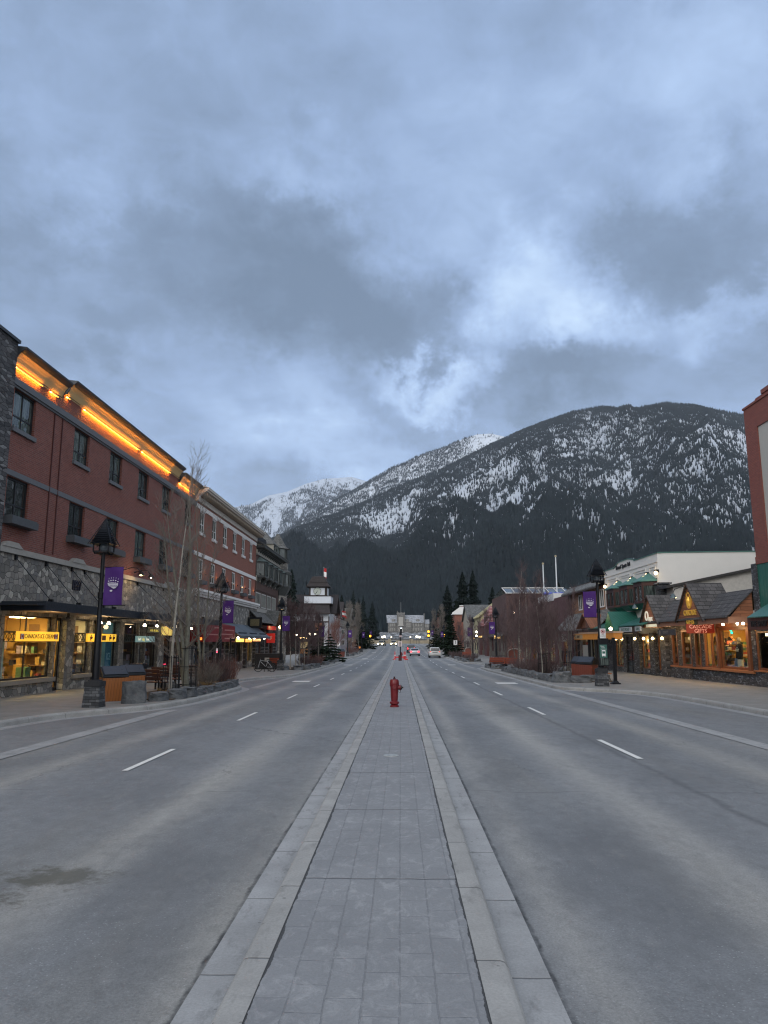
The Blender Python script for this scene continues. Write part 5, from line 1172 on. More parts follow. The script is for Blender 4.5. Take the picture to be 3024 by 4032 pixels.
for (a, b) in ((57.0, 60.1), (53.5, 56.55), (50.25, 53.15)):
    c = (a+b)/2; m = MB(FRt)
    # three-sided bay: faces at w=.8, cants at the sides
    base = [(a, 0), (a+.55, .85), (b-.55, .85), (b, 0)]
    def ring(z, k=0.0): return [(u+(c-u)*k, z, w_*(1-k)+.0) for u, w_ in base]
    lo, hi = ring(4.45), ring(5.72)
    m.add(ring(4.45)+ring(4.62), [(0, 1, 5, 4), (1, 2, 6, 5), (2, 3, 7, 6)]); m.add(ring(5.6)+ring(5.95), [(0, 1, 5, 4), (1, 2, 6, 5), (2, 3, 7, 6)])
    for (u, w_) in base: m.box(u-.07, u+.07, 4.6, 5.62, w_-.1, w_+.015)
    m.box(c-.05, c+.05, 4.6, 5.62, .78, .865)
    by = m.build('bay_window', BRF, wh)
    g = MB(FRt); g.add([(u, 4.6, w_-.04) for u, w_ in base]+[(u, 5.62, w_-.04) for u, w_ in base], [(0, 1, 5, 4), (1, 2, 6, 5), (2, 3, 7, 6)]); g.build('pane', DGLASS, by)
    r = MB(FRt); eb = [(a-.12, 5.95, -.0), (a+.48, 5.95, .98), (b-.48, 5.95, .98), (b+.12, 5.95, 0)]
    r.add(eb+[(c, 6.56, .1), (c, 6.56, 0)], [(0, 1, 4, 5), (1, 2, 4), (2, 3, 5, 4)]); r.add([(p[0], 5.88, p[2]) for p in eb]+eb, [(0, 1, 5, 4), (1, 2, 6, 5), (2, 3, 7, 6)]); r.build('bay_roof', GREENL, by)
    k = MB(FRt); k.add(ring(4.45)+[(a+.3, 4.1, 0), (a+.7, 4.1, .5), (b-.7, 4.1, .5), (b-.3, 4.1, 0)], [(0, 1, 5, 4), (1, 2, 6, 5), (2, 3, 7, 6), (4, 5, 6, 7)]); k.build('bay_base', GREENM, by)
for u in (49.75, 51.65, 55.15, 58.7, 62.25):
    m = MB(FRt); m.box(u-.05, u+.05, 6.42, 6.6, 0, .2); m.box(u-.09, u+.09, 6.5, 6.58, .08, .3); l = m.build('wall_lamp', BLACKM, wh)
    m = MB(); m.ball(FRt((u, 6.37, .2)), .12, 10, 7, 1.1); m.build('globe', E_('globe_glow', (1, .76, .42), 5.0), l)
    lamp_light('lamp_light', FRt((u, 6.3, .42)), 8, (1, .7, .38), .12, wh)
text('Monod  Sports  Ltd', 'lettering', BLACKTXT, wh, FRt((57.6, 7.60, .03)), .40, RR, .03, sx=1.15, bold=.012)
# green porch roofs over the shop
m = MB(FRt); wall(m, 49.9, 63.0, -.8, 2.45, SHW, depth=.3); m.build('stone_wall', LEDGE, wh)
m = MB(FRt); m.box(54.2, 55.5, -.7, 2.5, 0, .2); m.box(50.95, 51.85, -.7, 2.5, .0, .22); m.each('stone_pilaster', LEDGE2, wh)
for k, h in enumerate(SHW): framed(FRt, wh, h[0], h[1], h[2], h[3], -.06, TRIMW if k != 1 else DARKF, GLASS, nu=(.5,) if k in (0, 1) else (.38,) if k == 2 else (), nv=(.3, .62) if k == 1 else (), t=.1, name='shop_window' if k != 1 else 'door')
interior(FRt, wh, 58.4, 61.2, -.35, 2.5, 2.2, RM_PALE, (1, .68, .3), 18, seed=41)
interior(FRt, wh, 55.3, 58.3, -.4, 2.5, 2.2, RM_DARK, (1, .6, .3), .8, seed=42)
interior(FRt, wh, 49.8, 55.2, -.35, 2.5, 2.2, P('shop_wall_cream', (.70, .55, .32), .8, world=True), (1, .66, .26), 34, seed=43)
m = MB(FRt)
for s_ in (-1, 1): slab(m, [(55.2, 4.05, 2.0), (55.2+s_*1.35, 2.72, 2.0), (55.2+s_*1.35, 2.72, 0), (55.2, 4.05, 0)], .06)
slab(m, [(53.7, 2.98, 1.75), (48.3, 2.98, 1.75), (48.3, 3.62, .1), (53.7, 3.62, .1)], .06); slab(m, [(62.5, 2.95, 1.75), (56.7, 2.95, 1.75), (56.7, 3.6, .1), (62.5, 3.6, .1)], .06)
m.build('green_roof', GRIB, wh)
m = MB(FRt); m.extr([(54.05, 2.8, 1.2), (56.35, 2.8, 1.2), (55.2, 3.95, 1.2)], (0, 0, .05)); m.box(53.95, 54.1, -.2, 2.8, 1.5, 1.65) if False else None; m.build('porch_gable', CEDAR, wh)
m = MB(FRt); m.box(49.5, 53.7, 2.86, 2.95, .1, 1.7); m.box(49.5, 53.7, 2.45, 2.9, 1.62, 1.7); m.box(56.6, 62.4, 2.5, 2.9, 1.6, 1.68); m.build('fascia_board', P('fascia_brown', (.05, .03, .02), .6, world=True), wh)
lamp_light('lamp_light', FRt((55.2, 2.95, 1.75)), 12, (1, .55, .16), .08, wh)
m = MB(); m.ball(FRt((55.4, 2.82, 1.8)), .12, 8, 6); m.build('bulb', BULBW, wh)
for u in (57.7, 56.2, 53.1, 51.2, 49.35, 47.6):
    m = MB(); m.ball(FRt((u, 2.1, .8)), .10, 8, 6); m.build('globe', E_('globe_glow2', (1, .80, .40), 5.0), wh)
    lamp_light('lamp_light', FRt((u, 1.95, .95)), 9, (1, .7, .35), .1, wh)
t = sign_board('hanging_sign', 'white board lettered SPORTS SPECIALIST under the green porch roof', FRt, 50.55, 53.3, 2.54, 2.86, 1.72, 1.78, P('sign_white', (.36, .38, .38), .5, em=.05), False)
text('SPORTS SPECIALIST', 'lettering', P('text_green', (.03, .09, .07), .5), t, FRt((51.9, 2.70, 1.785)), .26, RR, .003, sx=.85)
t = sign_board('hanging_sign', 'shorter white board lettered SKIING beside the cedar gable', FRt, 48.6, 49.8, 2.56, 2.86, 1.72, 1.78, P('sign_white', (.36, .38, .38), .5, em=.05), False)
text('SKIING', 'lettering', P('text_green', (.03, .09, .07), .5), t, FRt((49.2, 2.71, 1.785)), .26, RR, .003)
# ---- timber building with two shake roofs
wd = thing('timber_building', 'brown two storey timber building with grey shake roofs and white sliding windows', 'building', (20, 69, 0))
m = MB(FRt); wall(m, 63.1, 76.0, 4.5, 6.6, [(71.0, 72.45, 4.8, 6.25), (63.4, 64.75, 4.75, 6.3)], depth=.12); m.quad((76, -1.2, 0), (76, 6.6, 0), (76, 6.6, -10), (76, -1.2, -10)); m.build('timber_wall', P('tan_panel', (.24, .115, .055), .7, world=True, var=.15), wd)
for h in ((71.0, 72.45, 4.8, 6.25), (63.4, 64.75, 4.75, 6.3)): framed(FRt, wd, *h, .03, WHITEP, DGLASS, nu=(.5,), t=.12)
m = MB(FRt); m.box(75.4, 76.1, -1.2, 6.5, -.5, .1); m.build('corner_brick', brick_mat('maroon_brick', (.07, .022, .025), (.05, .016, .018), (.03, .02, .02), .3, .1), wd)
m = MB(FRt); slab(m, [(62.9, 6.55, .75), (76.8, 6.55, .75), (76.8, 7.1, .1), (62.9, 7.1, .1)], .1); slab(m, [(62.9, 7.1, .1), (76.8, 7.1, .1), (76.8, 7.2, -10), (62.9, 7.2, -10)], .1)
slab(m, [(60.5, 2.95, 1.5), (76.8, 2.95, 1.5), (76.8, 4.55, .0), (60.5, 4.55, .0)], .1); m.build('shake_roof', SHIN2, wd)
m = MB(FRt); m.box(62.9, 76.8, 6.35, 6.5, .55, .72); m.box(62.9, 76.8, 7.1, 7.16, .0, .12); m.build('eave_board', P('eave_brown', (.07, .05, .045), .7, world=True), wd)
m = MB(FRt)
for s_ in (-1, 1): slab(m, [(63.0, 4.2, 2.0), (63.0+s_*2.4, 3.0, 2.0), (63.0+s_*2.4, 3.0, .5), (63.0, 4.2, .5)], .08)
m.extr([(60.8, 3.0, 1.6), (65.2, 3.0, 1.6), (63.0, 4.1, 1.6)], (0, 0, .04)); m.build('porch_gable', plank_mat('porch_cedar', (.22, .085, .04), .2), wd)
m = MB(FRt); wall(m, 63.1, 76.0, -1.3, 3.0, [(64, 66.6, -.2, 2.3), (67.4, 68.6, -.5, 2.3), (69.4, 74.6, -.2, 2.3)], depth=.25); m.build('lower_wall', P('dark_boarding', (.045, .034, .03), .7, world=True), wd)
for h in ((64, 66.6, -.2, 2.3), (69.4, 74.6, -.2, 2.3)): framed(FRt, wd, *h, -.1, TRIMW, GLASS, nu=(.33, .66), t=.1, name='shop_window')
framed(FRt, wd, 67.4, 68.6, -.45, 2.3, -.1, DARKF, GLASS, t=.12, name='door')
interior(FRt, wd, 63.3, 75.6, -.5, 2.5, 2.0, RM_PALE, (1, .65, .32), 4.0, seed=51)
m = MB(FRt)
for u in (63.5, 67, 71, 75.5): m.box(u-.12, u+.12, gz(u)+.1, 2.95, 1.2, 1.42)
m.each('post', P('post_grey', (.10, .095, .09), .7, world=True), wd)
m = MB(FRt); m.box(75.6, 75.68, 1.9, 2.65, .6, 1.1); m.build('blade_sign', P('sign_white', (.36, .38, .38), .5, em=.05), wd)
# ================================================================ farther left: stone and timber building with bays
cb = thing('corner_building', 'dark chateau style building with a row of bay windows, stone turret and grey shingle roofs', 'building', (-18, 83, 0))
BROWN = brick_mat('brown_brick', (.085, .045, .036), (.06, .034, .028), (.05, .035, .03), .24, .09)
TIMB = P('timber_grey', (.06, .066, .066), .7, world=True, var=.2)
CREAMW = P('cream_render', (.34, .32, .27), .8, world=True, var=.1)
GSH = shingle_mat('roof_slate_grey', (.11, .11, .105), .3, .16, .35)
WG4 = [(75.4+3.2*k, 78.0+3.2*k) for k in range(4)]
m = MB(FL); wall(m, 75.1, 91.5, -1.3, 11.3, [(a, b, 5.35, 6.85) for a, b in WG4]+[(76, 78.6, -.4, 2.4), (79.6, 81, -.5, 2.4), (82, 86, -.3, 2.4)], depth=.2); m.quad((91.5, -1.3, 0), (91.5, 11.3, 0), (91.5, 11.3, -12), (91.5, -1.3, -12)); m.build('brown_wall', BROWN, cb)
for a, b in WG4: framed(FL, cb, a, b, 5.35, 6.85, .02, P('mullion_pale', (.42, .42, .40), .6, world=True), DGLASS, nu=(.25, .5, .75), t=.1)
for h in ((76, 78.6, -.4, 2.4), (82, 86, -.3, 2.4)): framed(FL, cb, *h, -.1, DARKF, GLASS, nu=(.33, .66), name='shop_window')
interior(FL, cb, 75.6, 91, -.6, 2.5, 2.2, RM_DARK, (1, .5, .3), 2.5, seed=61)
m = MB(FL); m.box(75.1, 88.6, 7.05, 7.95, 0, .07); m.build('brown_band', P('brown_band', (.075, .042, .034), .8, world=True, var=.3), cb)
m = MB(FL); m.box(75.1, 91.5, 7.96, 8.5, 0, .05); m.box(75.1, 91.5, 10.75, 11.15, 0, .12); m.build('render_panel', CREAMW, cb)
m = MB(FL); m.box(75.1, 90, 4.85, 5.25, 0, .22); m.box(75.1, 91.6, 10.6, 10.75, 0, .2); m.build('stone_ledge', CAPS, cb)
for k in range(5):
    a = 75.45+3.2*k; b = a+2.75; c = (a+b)/2; base = [(a, 0), (a+.45, .8), (b-.45, .8), (b, 0)]
    m = MB(FL)
    for z0, z1 in ((8.35, 8.55), (9.75, 9.95)): m.add([(u, z0, w_) for u, w_ in base]+[(u, z1, w_) for u, w_ in base], [(0, 1, 5, 4), (1, 2, 6, 5), (2, 3, 7, 6), (0, 1, 2, 3), (4, 5, 6, 7)])
    for u, w_ in base+[(c, .8)]: m.box(u-.07, u+.07, 8.5, 9.8, w_-.08, w_+.02)
    m.extr([(a+.3, 8.35, .0), (a+.3, 7.6, .0), (a+.3, 8.35, .6)], (.15, 0, 0)); m.extr([(b-.45, 8.35, .0), (b-.45, 7.6, .0), (b-.45, 8.35, .6)], (.15, 0, 0))
    o = m.build('bay_window', TIMB, cb)
    g = MB(FL); g.add([(u, 8.5, w_-.03) for u, w_ in base]+[(u, 9.8, w_-.03) for u, w_ in base], [(0, 1, 5, 4), (1, 2, 6, 5), (2, 3, 7, 6)]); g.build('pane', DGLASS, o)
    r = MB(FL); r.add([(a-.1, 9.95, 0), (a+.4, 9.95, .95), (b-.4, 9.95, .95), (b+.1, 9.95, 0), (c, 10.55, .1), (c, 10.55, 0)], [(0, 1, 4, 5), (1, 2, 4), (2, 3, 5, 4)]); r.build('bay_roof', P('copper_grey', (.15, .19, .18), .6, world=True), o)
m = MB(FL); m.box(75.0, 91.8, 11.3, 11.55, 0, .9)
for k in range(16): u = 75.4+k*1.02; m.extr([(u, 11.3, 0), (u, 10.8, 0), (u, 11.3, .75)], (.28, 0, 0))
m.build('eave', TIMB, cb)
m = MB(FL); slab(m, [(75.0, 11.6, .95), (91.8, 11.6, .95), (91.8, 12.5, -.6), (75.0, 12.5, -.6)], .1); slab(m, [(75, 12.5, -.6), (91.8, 12.5, -.6), (90, 15.2, -4), (78, 15.2, -4)], .1)
m.add([(84.5, 12.9, .2), (89, 12.9, .2), (86.7, 14.6, -1.2), (86.7, 14.6, -4), (84.5, 12.9, -4), (89, 12.9, -4)], [(0, 1, 2), (0, 2, 3, 4), (1, 5, 3, 2)])
m.build('shingle_roof', GSH, cb)
m = MB(FL); m.box(75, 84, 12.5, 13.2, -.65, -.6); m.build('parapet', DARKF, cb)
m = MB(FL); m.box(84.7, 88.8, 11.9, 12.95, -2, .1); o = m.build('dormer', CREAMW, cb)
m = MB(FL)
for k in range(3): m.box(84.95+k*1.3, 85.95+k*1.3, 12.05, 12.85, .1, .13)
m.build('dormer_window', DGLASS, o)
# corner turret
cx, cy = -15.0, 90.6
def ngon(m, r, z0, z1, r1=None, n=8, c=(cx, cy)):
    r1 = r if r1 is None else r1
    P0 = [(c[0]+r*math.cos((k+.5)*2*math.pi/n), c[1]+r*math.sin((k+.5)*2*math.pi/n), z0) for k in range(n)]; P1 = [(c[0]+r1*math.cos((k+.5)*2*math.pi/n), c[1]+r1*math.sin((k+.5)*2*math.pi/n), z1) for k in range(n)]
    m.add(P0+P1, [(k, (k+1) % n, n+(k+1) % n, n+k) for k in range(n)]+[tuple(range(n)), tuple(range(n, 2*n))])
m = MB(); ngon(m, 1.3, -1.2, 7.3); ngon(m, 1.35, 10.5, 11.3); o = m.build('turret', RUBBLE, cb)
m = MB(); ngon(m, 1.2, 7.3, 8.3, 1.75); ngon(m, 1.8, 8.3, 8.5); ngon(m, 1.85, 9.85, 10.1); ngon(m, 1.4, 11.3, 11.5)
for k in range(8):
    a = (k+.5)*math.pi/4; m.box(cx+1.72*math.cos(a)-.07, cx+1.72*math.cos(a)+.07, cy+1.72*math.sin(a)-.07, cy+1.72*math.sin(a)+.07, 8.4, 9.9)
    m.box(cx+1.15*math.cos(a)-.06, cx+1.15*math.cos(a)+.06, cy+1.15*math.sin(a)-.06, cy+1.15*math.sin(a)+.06, 11.4, 13.2)
m.build('turret_frame', TIMB, o)
m = MB(); ngon(m, 1.68, 8.5, 9.85); ngon(m, 1.1, 11.5, 13.0); m.build('turret_window', DGLASS, o)
m = MB(); ngon(m, 1.9, 10.1, 10.5, 1.3); ngon(m, 1.6, 13.0, 13.3, 1.1); ngon(m, 1.1, 13.3, 14.9, .15); m.each('turret_roof', GSH, o)
m = MB(FL); slab(m, [(72.2, 4.9, .1), (79.5, 4.9, .1), (79.5, 3.75, 1.3), (72.2, 3.75, 1.3)], .08)
for s_ in (-1, 1): slab(m, [(81.0, 5.2, 1.6), (81+s_*2.2, 3.6, 1.6), (81+s_*2.2, 3.6, 0), (81, 5.2, 0)], .08)
m.build('shop_roof', GSH, cb)
m = MB(FL)
for u in (75.3, 79.1, 81.5, 86.6, 90): m.box(u-.25, u+.25, -1.2, 3.2, 0, .4)
m.each('pilaster', LEDGE, cb)
t = thing('shop_sign', 'long red fascia sign under the grey shingle gable beside the bays', 'sign', FL((80.2, 3.1, .9)), 'hanging shop signs')
m = MB(FL); m.box(77.9, 82.8, 3.1, 3.5, .8, .95); m.build('board', P('sign_red2', (.30, .018, .014), .5, world=True, em=.15, emc=(1, .05, .03)), t)
t = thing('shop_sign', 'square red sign with a white quarter dome mark below the long red sign', 'sign', FL((82, 1.75, .9)), 'hanging shop signs')
m = MB(); m.box(-14.35, -13.45, 80.9, 81.0, 1.75, 2.75); m.build('board', P('sign_red3', (.42, .02, .018), .5, em=.15, emc=(1, .05, .03)), t)
m = MB()
for r_ in (.16, .26, .36): m.tube([(-13.75-r_*math.cos(a), 80.88, 2.1+r_*math.sin(a)) for a in (0, .4, .8, 1.2, 1.57)], .03, 4)
m.build('mark', WHITETXT, t)
m = MB(); m.ball((-12.9, 80.7, 3.42), .16, 8, 6); lp = m.build('street_bulb', E_('street_bulb', (1, .62, .25), 14)); tag(lp, 'bright warm bulb hanging in front of the long red sign', 'lamp'); lamp_light('lamp_light', (-12.6, 80.2, 3.4), 30, (1, .6, .25), .15, lp)
# ================================================================ clock tower building
DBR = P('dark_timber', (.022, .014, .012), .7, world=True, var=.25); BRRF = shingle_mat('brown_roof', (.028, .022, .022), .4, .22, .25)
ct = thing('clock_tower_building', 'half timbered building with a white clock tower and brown mansard cap', 'building', (-17, 152, -.6))
FT = front(150)
m = MB(FT); m.box(-23.5, -14.2, -.8, 7.5, -30, 0); m.build('timber_wall', P('white_render', (.42, .44, .47), .8, world=True, var=.12), ct)
m = MB(FT)
for x in (-22, -19.5, -17, -15.6, -14.35): m.box(x, x+.22, -.8, 6.8, 0, .06)
m.box(-23.5, -14.2, 5.6, 5.85, 0, .07); m.box(-23.5, -15.2, -.8, 5.6, .01, .04); m.build('timber_frame', DBR, ct)
m = MB(FT); m.box(-17, -15.6, 3.1, 5.5, .05, .09); m.build('mural', P('mural_orange', (.30, .12, .06), .8, world=True, var=.5, scale=1.5), ct)
m = MB(FT); slab(m, [(-24.2, 7.45, 1.0), (-13.9, 7.45, 1.0), (-14.4, 9.5, -1.6), (-24.2, 9.5, -1.6)], .25); slab(m, [(-24, 9.3, -3), (-14.5, 9.3, -3), (-14.5, 11.5, -6), (-24, 11.5, -6)], .25)
for s_ in (-1, 1):
    for x1, zr, uc in ((-12.9, 11.3, 158), (-12.7, 10.4, 170)):
        m.add([(-24, uc, zr), (x1, uc, zr), (x1, uc+s_*5.2, zr-4.1), (-24, uc+s_*5.2, zr-4.1)] if False else [], []) 
m.build('roof', BRRF, ct)
for (x1, zr, uc, hw) in ((-13.0, 11.6, 158, 5.4), (-12.8, 10.8, 171, 5.2)):
    m = MB()
    for s_ in (-1, 1):
        P4 = [(-24, uc, zr), (x1, uc, zr), (x1, uc+s_*hw, zr-4.0), (-24, uc+s_*hw, zr-4.0)]
        m.add(P4+[(p[0], p[1], p[2]-.25) for p in P4], [(0, 1, 2, 3), (4, 7, 6, 5), (1, 5, 6, 2), (2, 6, 7, 3), (0, 4, 5, 1)])
    g = m.build('gable_roof', BRRF, ct)
    m = MB(); m.add([(-14.3, uc-hw+.3, zr-4.2), (-14.3, uc+hw-.3, zr-4.2), (-14.3, uc, zr-.2)], [(0, 1, 2)]); m.box(-14.6, -14.25, uc-hw, uc+hw, -.7, zr-4); m.build('gable_wall', CREAMW, g)
m = MB(); m.box(-14.3, -13.0, 154, 176, 5.2, 5.5)
for k in range(40): m.box(-13.1, -13.04, 154+k*.55, 154.2+k*.55, 5.5, 6.5)
m.box(-13.12, -13.02, 154, 176, 6.5, 6.62); m.build('balcony', P('balcony_grey', (.26, .25, .24), .8, world=True), ct)
FT2 = front(152)
m = MB(FT2); m.box(-18.5, -14.9, 9.0, 12.8, -3.4, 0); tw = m.build('clock_tower', DBR, ct)
WHP = P('tower_white', (.52, .55, .60), .75, world=True, var=.05)
m = MB(FT2); m.box(-18.2, -15.35, 11.15, 12.6, 0, .06); m.box(-19.4, -14.0, 9.45, 10.85, -4.2, .9); m.build('white_panel', WHP, tw)
m = MB(); m.box(-14.92, -14.85, 152.3, 155, 11.15, 12.6); m.build('side_panel', WHP, tw)
m = MB(FT2); m.box(-19.5, -13.9, 9.3, 9.46, -4.3, .96); m.box(-19.5, -13.9, 10.85, 10.98, -4.3, .96); m.build('panel_trim', DBR, tw)
m = MB(); 
for z0, a, z1, b in ((12.85, 2.42, 13.75, 1.75), (13.75, 1.85, 14.95, 1.25), (14.95, 1.25, 15.05, .9)):
    c0 = (-16.75, 153.6); m.add([(c0[0]+sx*a, c0[1]+sy*a, z0) for sx, sy in ((-1, -1), (1, -1), (1, 1), (-1, 1))]+[(c0[0]+sx*b, c0[1]+sy*b, z1) for sx, sy in ((-1, -1), (1, -1), (1, 1), (-1, 1))], [(0, 1, 5, 4), (1, 2, 6, 5), (2, 3, 7, 6), (3, 0, 4, 7), (0, 1, 2, 3), (4, 5, 6, 7)])
m.tube([(-16.75, 153.6, 15), (-16.75, 153.6, 15.6)], .06, 6); m.build('tower_roof', BRRF, tw)
m = MB(FT2); m.add([(-16.85+.78*math.cos(k*.2618), 11.93+.78*math.sin(k*.2618), .10) for k in range(24)], [tuple(range(24))]); ck = m.build('clock_face', P('clock_face', (.42, .46, .42), .6), tw)
m = MB(FT2)
for k in range(12):
    a = k*math.pi/6; c_ = (-16.85+.64*math.cos(a), 11.93+.64*math.sin(a)); m.tube([(c_[0]-.07*math.cos(a), c_[1]-.07*math.sin(a), .12), (c_[0]+.07*math.cos(a), c_[1]+.07*math.sin(a), .12)], .03, 4)
m.tube([(-16.85+.78*math.cos(k*.2618), 11.93+.78*math.sin(k*.2618), .11) for k in range(25)], .035, 4); m.build('dial', DARKF, ck)
m = MB(FT2); m.tube([(-16.75, 12.08, .15), (-17.28, 11.35, .15)], .035, 4); m.tube([(-16.85, 11.93, .15), (-17.05, 11.55, .15)], .05, 4); m.build('clock_hand', DARKF, ck)
def flag(name, label, base, h, flagpts, poler=.04, lean=0):
    t = thing(name, label, 'flag', base, None, 0, local=True)
    m = MB(); m.tube([(0, 0, 0), (lean, 0, h)], poler, 6); m.ball((lean, 0, h+.06), .08, 6, 4); m.build('pole', P('pole_grey', (.3, .3, .3), .5), t)
    if flagpts:
        (w_, hh) = flagpts; n = 9
        for j, (a, b, mt) in enumerate(((0, .3, 'r'), (.3, .7, 'w'), (.7, 1.0, 'r'))):
            m = MB(); 
            for i in range(n):
                z0, z1 = h-.05-w_*(a+(b-a)*i/n), h-.05-w_*(a+(b-a)*(i+1)/n)
                f = lambda z: (lean+.02, .12*math.sin(z*5)); 
                xs = [(lean+hh*q/4, .10*math.sin(z0*4+q*1.3), z0-.15*q/4) for q in range(5)]; xe = [(lean+hh*q/4, .10*math.sin(z1*4+q*1.3), z1-.15*q/4) for q in range(5)]
                for q in range(4): m.quad(xs[q], xs[q+1], xe[q+1], xe[q])
            m.build('cloth_red' if mt == 'r' else 'cloth_white', P('flag_red', (.45, .02, .02), .6) if mt == 'r' else WHITETXT, t)
    return t
flag('flagpole', 'red and white flag hanging on a pole beside the clock tower roof', (-16.1, 157, 9.0), 8.2, (2.6, .55))
for k, (x, y, z, ln) in enumerate(((-13.2, 160, 6.4, .8), (-13.1, 163, 6.3, 1.0), (-13.1, 166.5, 6.2, .9))):
    t = flag('balcony_flag', 'red and white flag slanting from the %s of the timber balcony' % ('near end', 'middle', 'far end')[k], (x, y, z), 2.0, (1.3, .8), .03, ln); t['group'] = 'flags on the balcony'
# ================================================================ grey roofed house and shops beyond
def gable_house(name, label, x0, x1, y0, y1, zb, ze, zr, wallm, roofm, ridge='x', over=.5, wins=True):
    t = thing(name, label, 'building', ((x0+x1)/2, (y0+y1)/2, zb))
    m = MB(); m.box(x0, x1, y0, y1, zb-.5, ze); 
    if ridge == 'x': yc = (y0+y1)/2; m.add([(x0, y0, ze), (x0, y1, ze), (x0, yc, zr), (x1, y0, ze), (x1, y1, ze), (x1, yc, zr)], [(0, 1, 2), (3, 5, 4)])
    else: xc = (x0+x1)/2; m.add([(x0, y0, ze), (x1, y0, ze), (xc, y0, zr), (x0, y1, ze), (x1, y1, ze), (xc, y1, zr)], [(0, 1, 2), (3, 5, 4)])
    m.build('wall', wallm, t)
    m = MB(); o = over
    if ridge == 'x':
        yc = (y0+y1)/2; k = (zr-ze)/(yc-y0)
        for s_ in (-1, 1): P4 = [(x0-o, yc, zr+.1), (x1+o, yc, zr+.1), (x1+o, yc+s_*(yc-y0+o), ze-o*k+.1), (x0-o, yc+s_*(yc-y0+o), ze-o*k+.1)]; m.add(P4+[(p[0], p[1], p[2]+.15) for p in P4], [(0, 1, 2, 3), (4, 7, 6, 5), (0, 4, 5, 1), (1, 5, 6, 2), (2, 6, 7, 3), (3, 7, 4, 0)])
    else:
        xc = (x0+x1)/2; k = (zr-ze)/(xc-x0)
        for s_ in (-1, 1): P4 = [(xc, y0-o, zr+.1), (xc, y1+o, zr+.1), (xc+s_*(xc-x0+o), y1+o, ze-o*k+.1), (xc+s_*(xc-x0+o), y0-o, ze-o*k+.1)]; m.add(P4+[(p[0], p[1], p[2]+.15) for p in P4], [(0, 1, 2, 3), (4, 7, 6, 5), (0, 4, 5, 1), (1, 5, 6, 2), (2, 6, 7, 3), (3, 7, 4, 0)])
    m.build('roof', roofm, t)
    if wins:
        n = max(1, int((x1-x0)/2.2))
        for i in range(n):
            for zz in ([ze-1.7] if ze-zb < 5 else [ze-1.9, ze-4.4]):
                c = x0+(x1-x0)*(i+.5)/n; framed(front(y0), t, c-.45, c+.45, zz, zz+1.25, .05, WHITEP, DGLASS, nu=(.5,), t=.08)
        fac = FR['L'] if x1 < 0 else FR['R']; wv = (x1+14.6) if x1 < 0 else (17.1-x0)
        n = max(1, int((y1-y0)/4))
        for i in range(n):
            c = y0+(y1-y0)*(i+.5)/n; framed(fac, t, c-.9, c+.9, zb+.9, zb+2.4, wv+.05, DARKF, DGLASS, nu=(.5,), t=.1, name='shop_window')
    return t
GREYW = P('grey_render', (.33, .34, .35), .8, world=True, var=.1)
gable_house('house', 'grey roofed house beyond the flags of the timber balcony', -16.5, -13.2, 196, 206, .0, 7.6, 10.4, GREYW, GSH)
gable_house('shop_building', 'pale shop building with a lower slate roof in front of the grey roofed house', -17.5, -12.8, 184, 196, -.3, 5.4, 7.0, P('mauve_render', (.30, .29, .33), .8, world=True, var=.2), GSH)
gable_house('house', 'small brown roofed house behind the grey aspens on the left', -17.5, -12.5, 212, 222, .2, 6.2, 8.6, P('brown_render', (.18, .12, .09), .8, world=True), BRRF)
# ================================================================ farther right
rb = thing('shop_building', 'dark maroon shop building with a white parapet and amber lit doorways behind bare trees', 'building', (20, 88, -.6))
m = MB(FRt); DH = [(78, 80, -.4, 2.2), (81, 83, -.4, 2.2), (84.5, 88, -.4, 2.2), (90, 93, -.4, 2.2), (95, 99, -.4, 2.2)]
wall(m, 76.8, 93.5, -1.4, 6.6, [h for h in DH if h[1] < 93.4]); wall(m, 93.5, 101, -1.4, 5.6, DH[4:]); m.quad((76.8, -1.2, 0), (76.8, 6.5, 0), (76.8, 6.5, -10), (76.8, -1.2, -10)); m.build('wall', P('maroon_wall', (.085, .036, .036), .8, world=True, var=.35), rb)
m = MB(FRt); m.box(84, 93.5, 6.4, 7.2, -10, .06); m.build('parapet', P('parapet_white', (.50, .50, .50), .7, world=True, var=.1), rb)
for h in DH: framed(FRt, rb, *h, -.1, TRIMW, GLASS, nu=(.5,), t=.12, name='shop_window')
interior(FRt, rb, 77, 88.6, -.5, 2.4, 1.8, RM_PALE, (1, .55, .2), 9, seed=71); interior(FRt, rb, 89, 100, -.5, 2.4, 1.8, RM_WARM, (1, .55, .2), 9, seed=72)
sk = thing('glass_roof_building', 'brick building topped by a long white framed glass roof', 'building', (21, 120, -.6))
m = MB(); m.box(16.3, 27, 116, 134, -1.2, 9.2); m.build('brick_wall', brick_mat('dull_brick', (.10, .045, .038), (.07, .035, .03), (.06, .04, .035)), sk)
m = MB(); m.add([(16.3, 115.8, 9.2), (27, 115.8, 9.2), (25.8, 119, 10.2), (16.0, 119, 10.2), (27, 134, 9.2), (16.3, 134, 9.2)], [(0, 1, 2, 3), (3, 2, 4, 5), (0, 3, 5), (1, 4, 2)]); m.build('glazing', DGLASS, sk)
m = MB()
for k in range(9): x = 16.3+k*1.33; m.tube([(x, 115.7, 9.22), (x-.15 if k else 16.05, 118.95, 10.25)], .06, 4)
m.tube([(16.2, 115.7, 9.22), (27, 115.7, 9.22)], .07, 4); m.tube([(16.0, 118.95, 10.25), (25.8, 118.95, 10.25)], .07, 4); m.build('glazing_bar', WHITEP, sk)
YEL = P('cream_yellow', (.38, .34, .20), .8, world=True, var=.12)
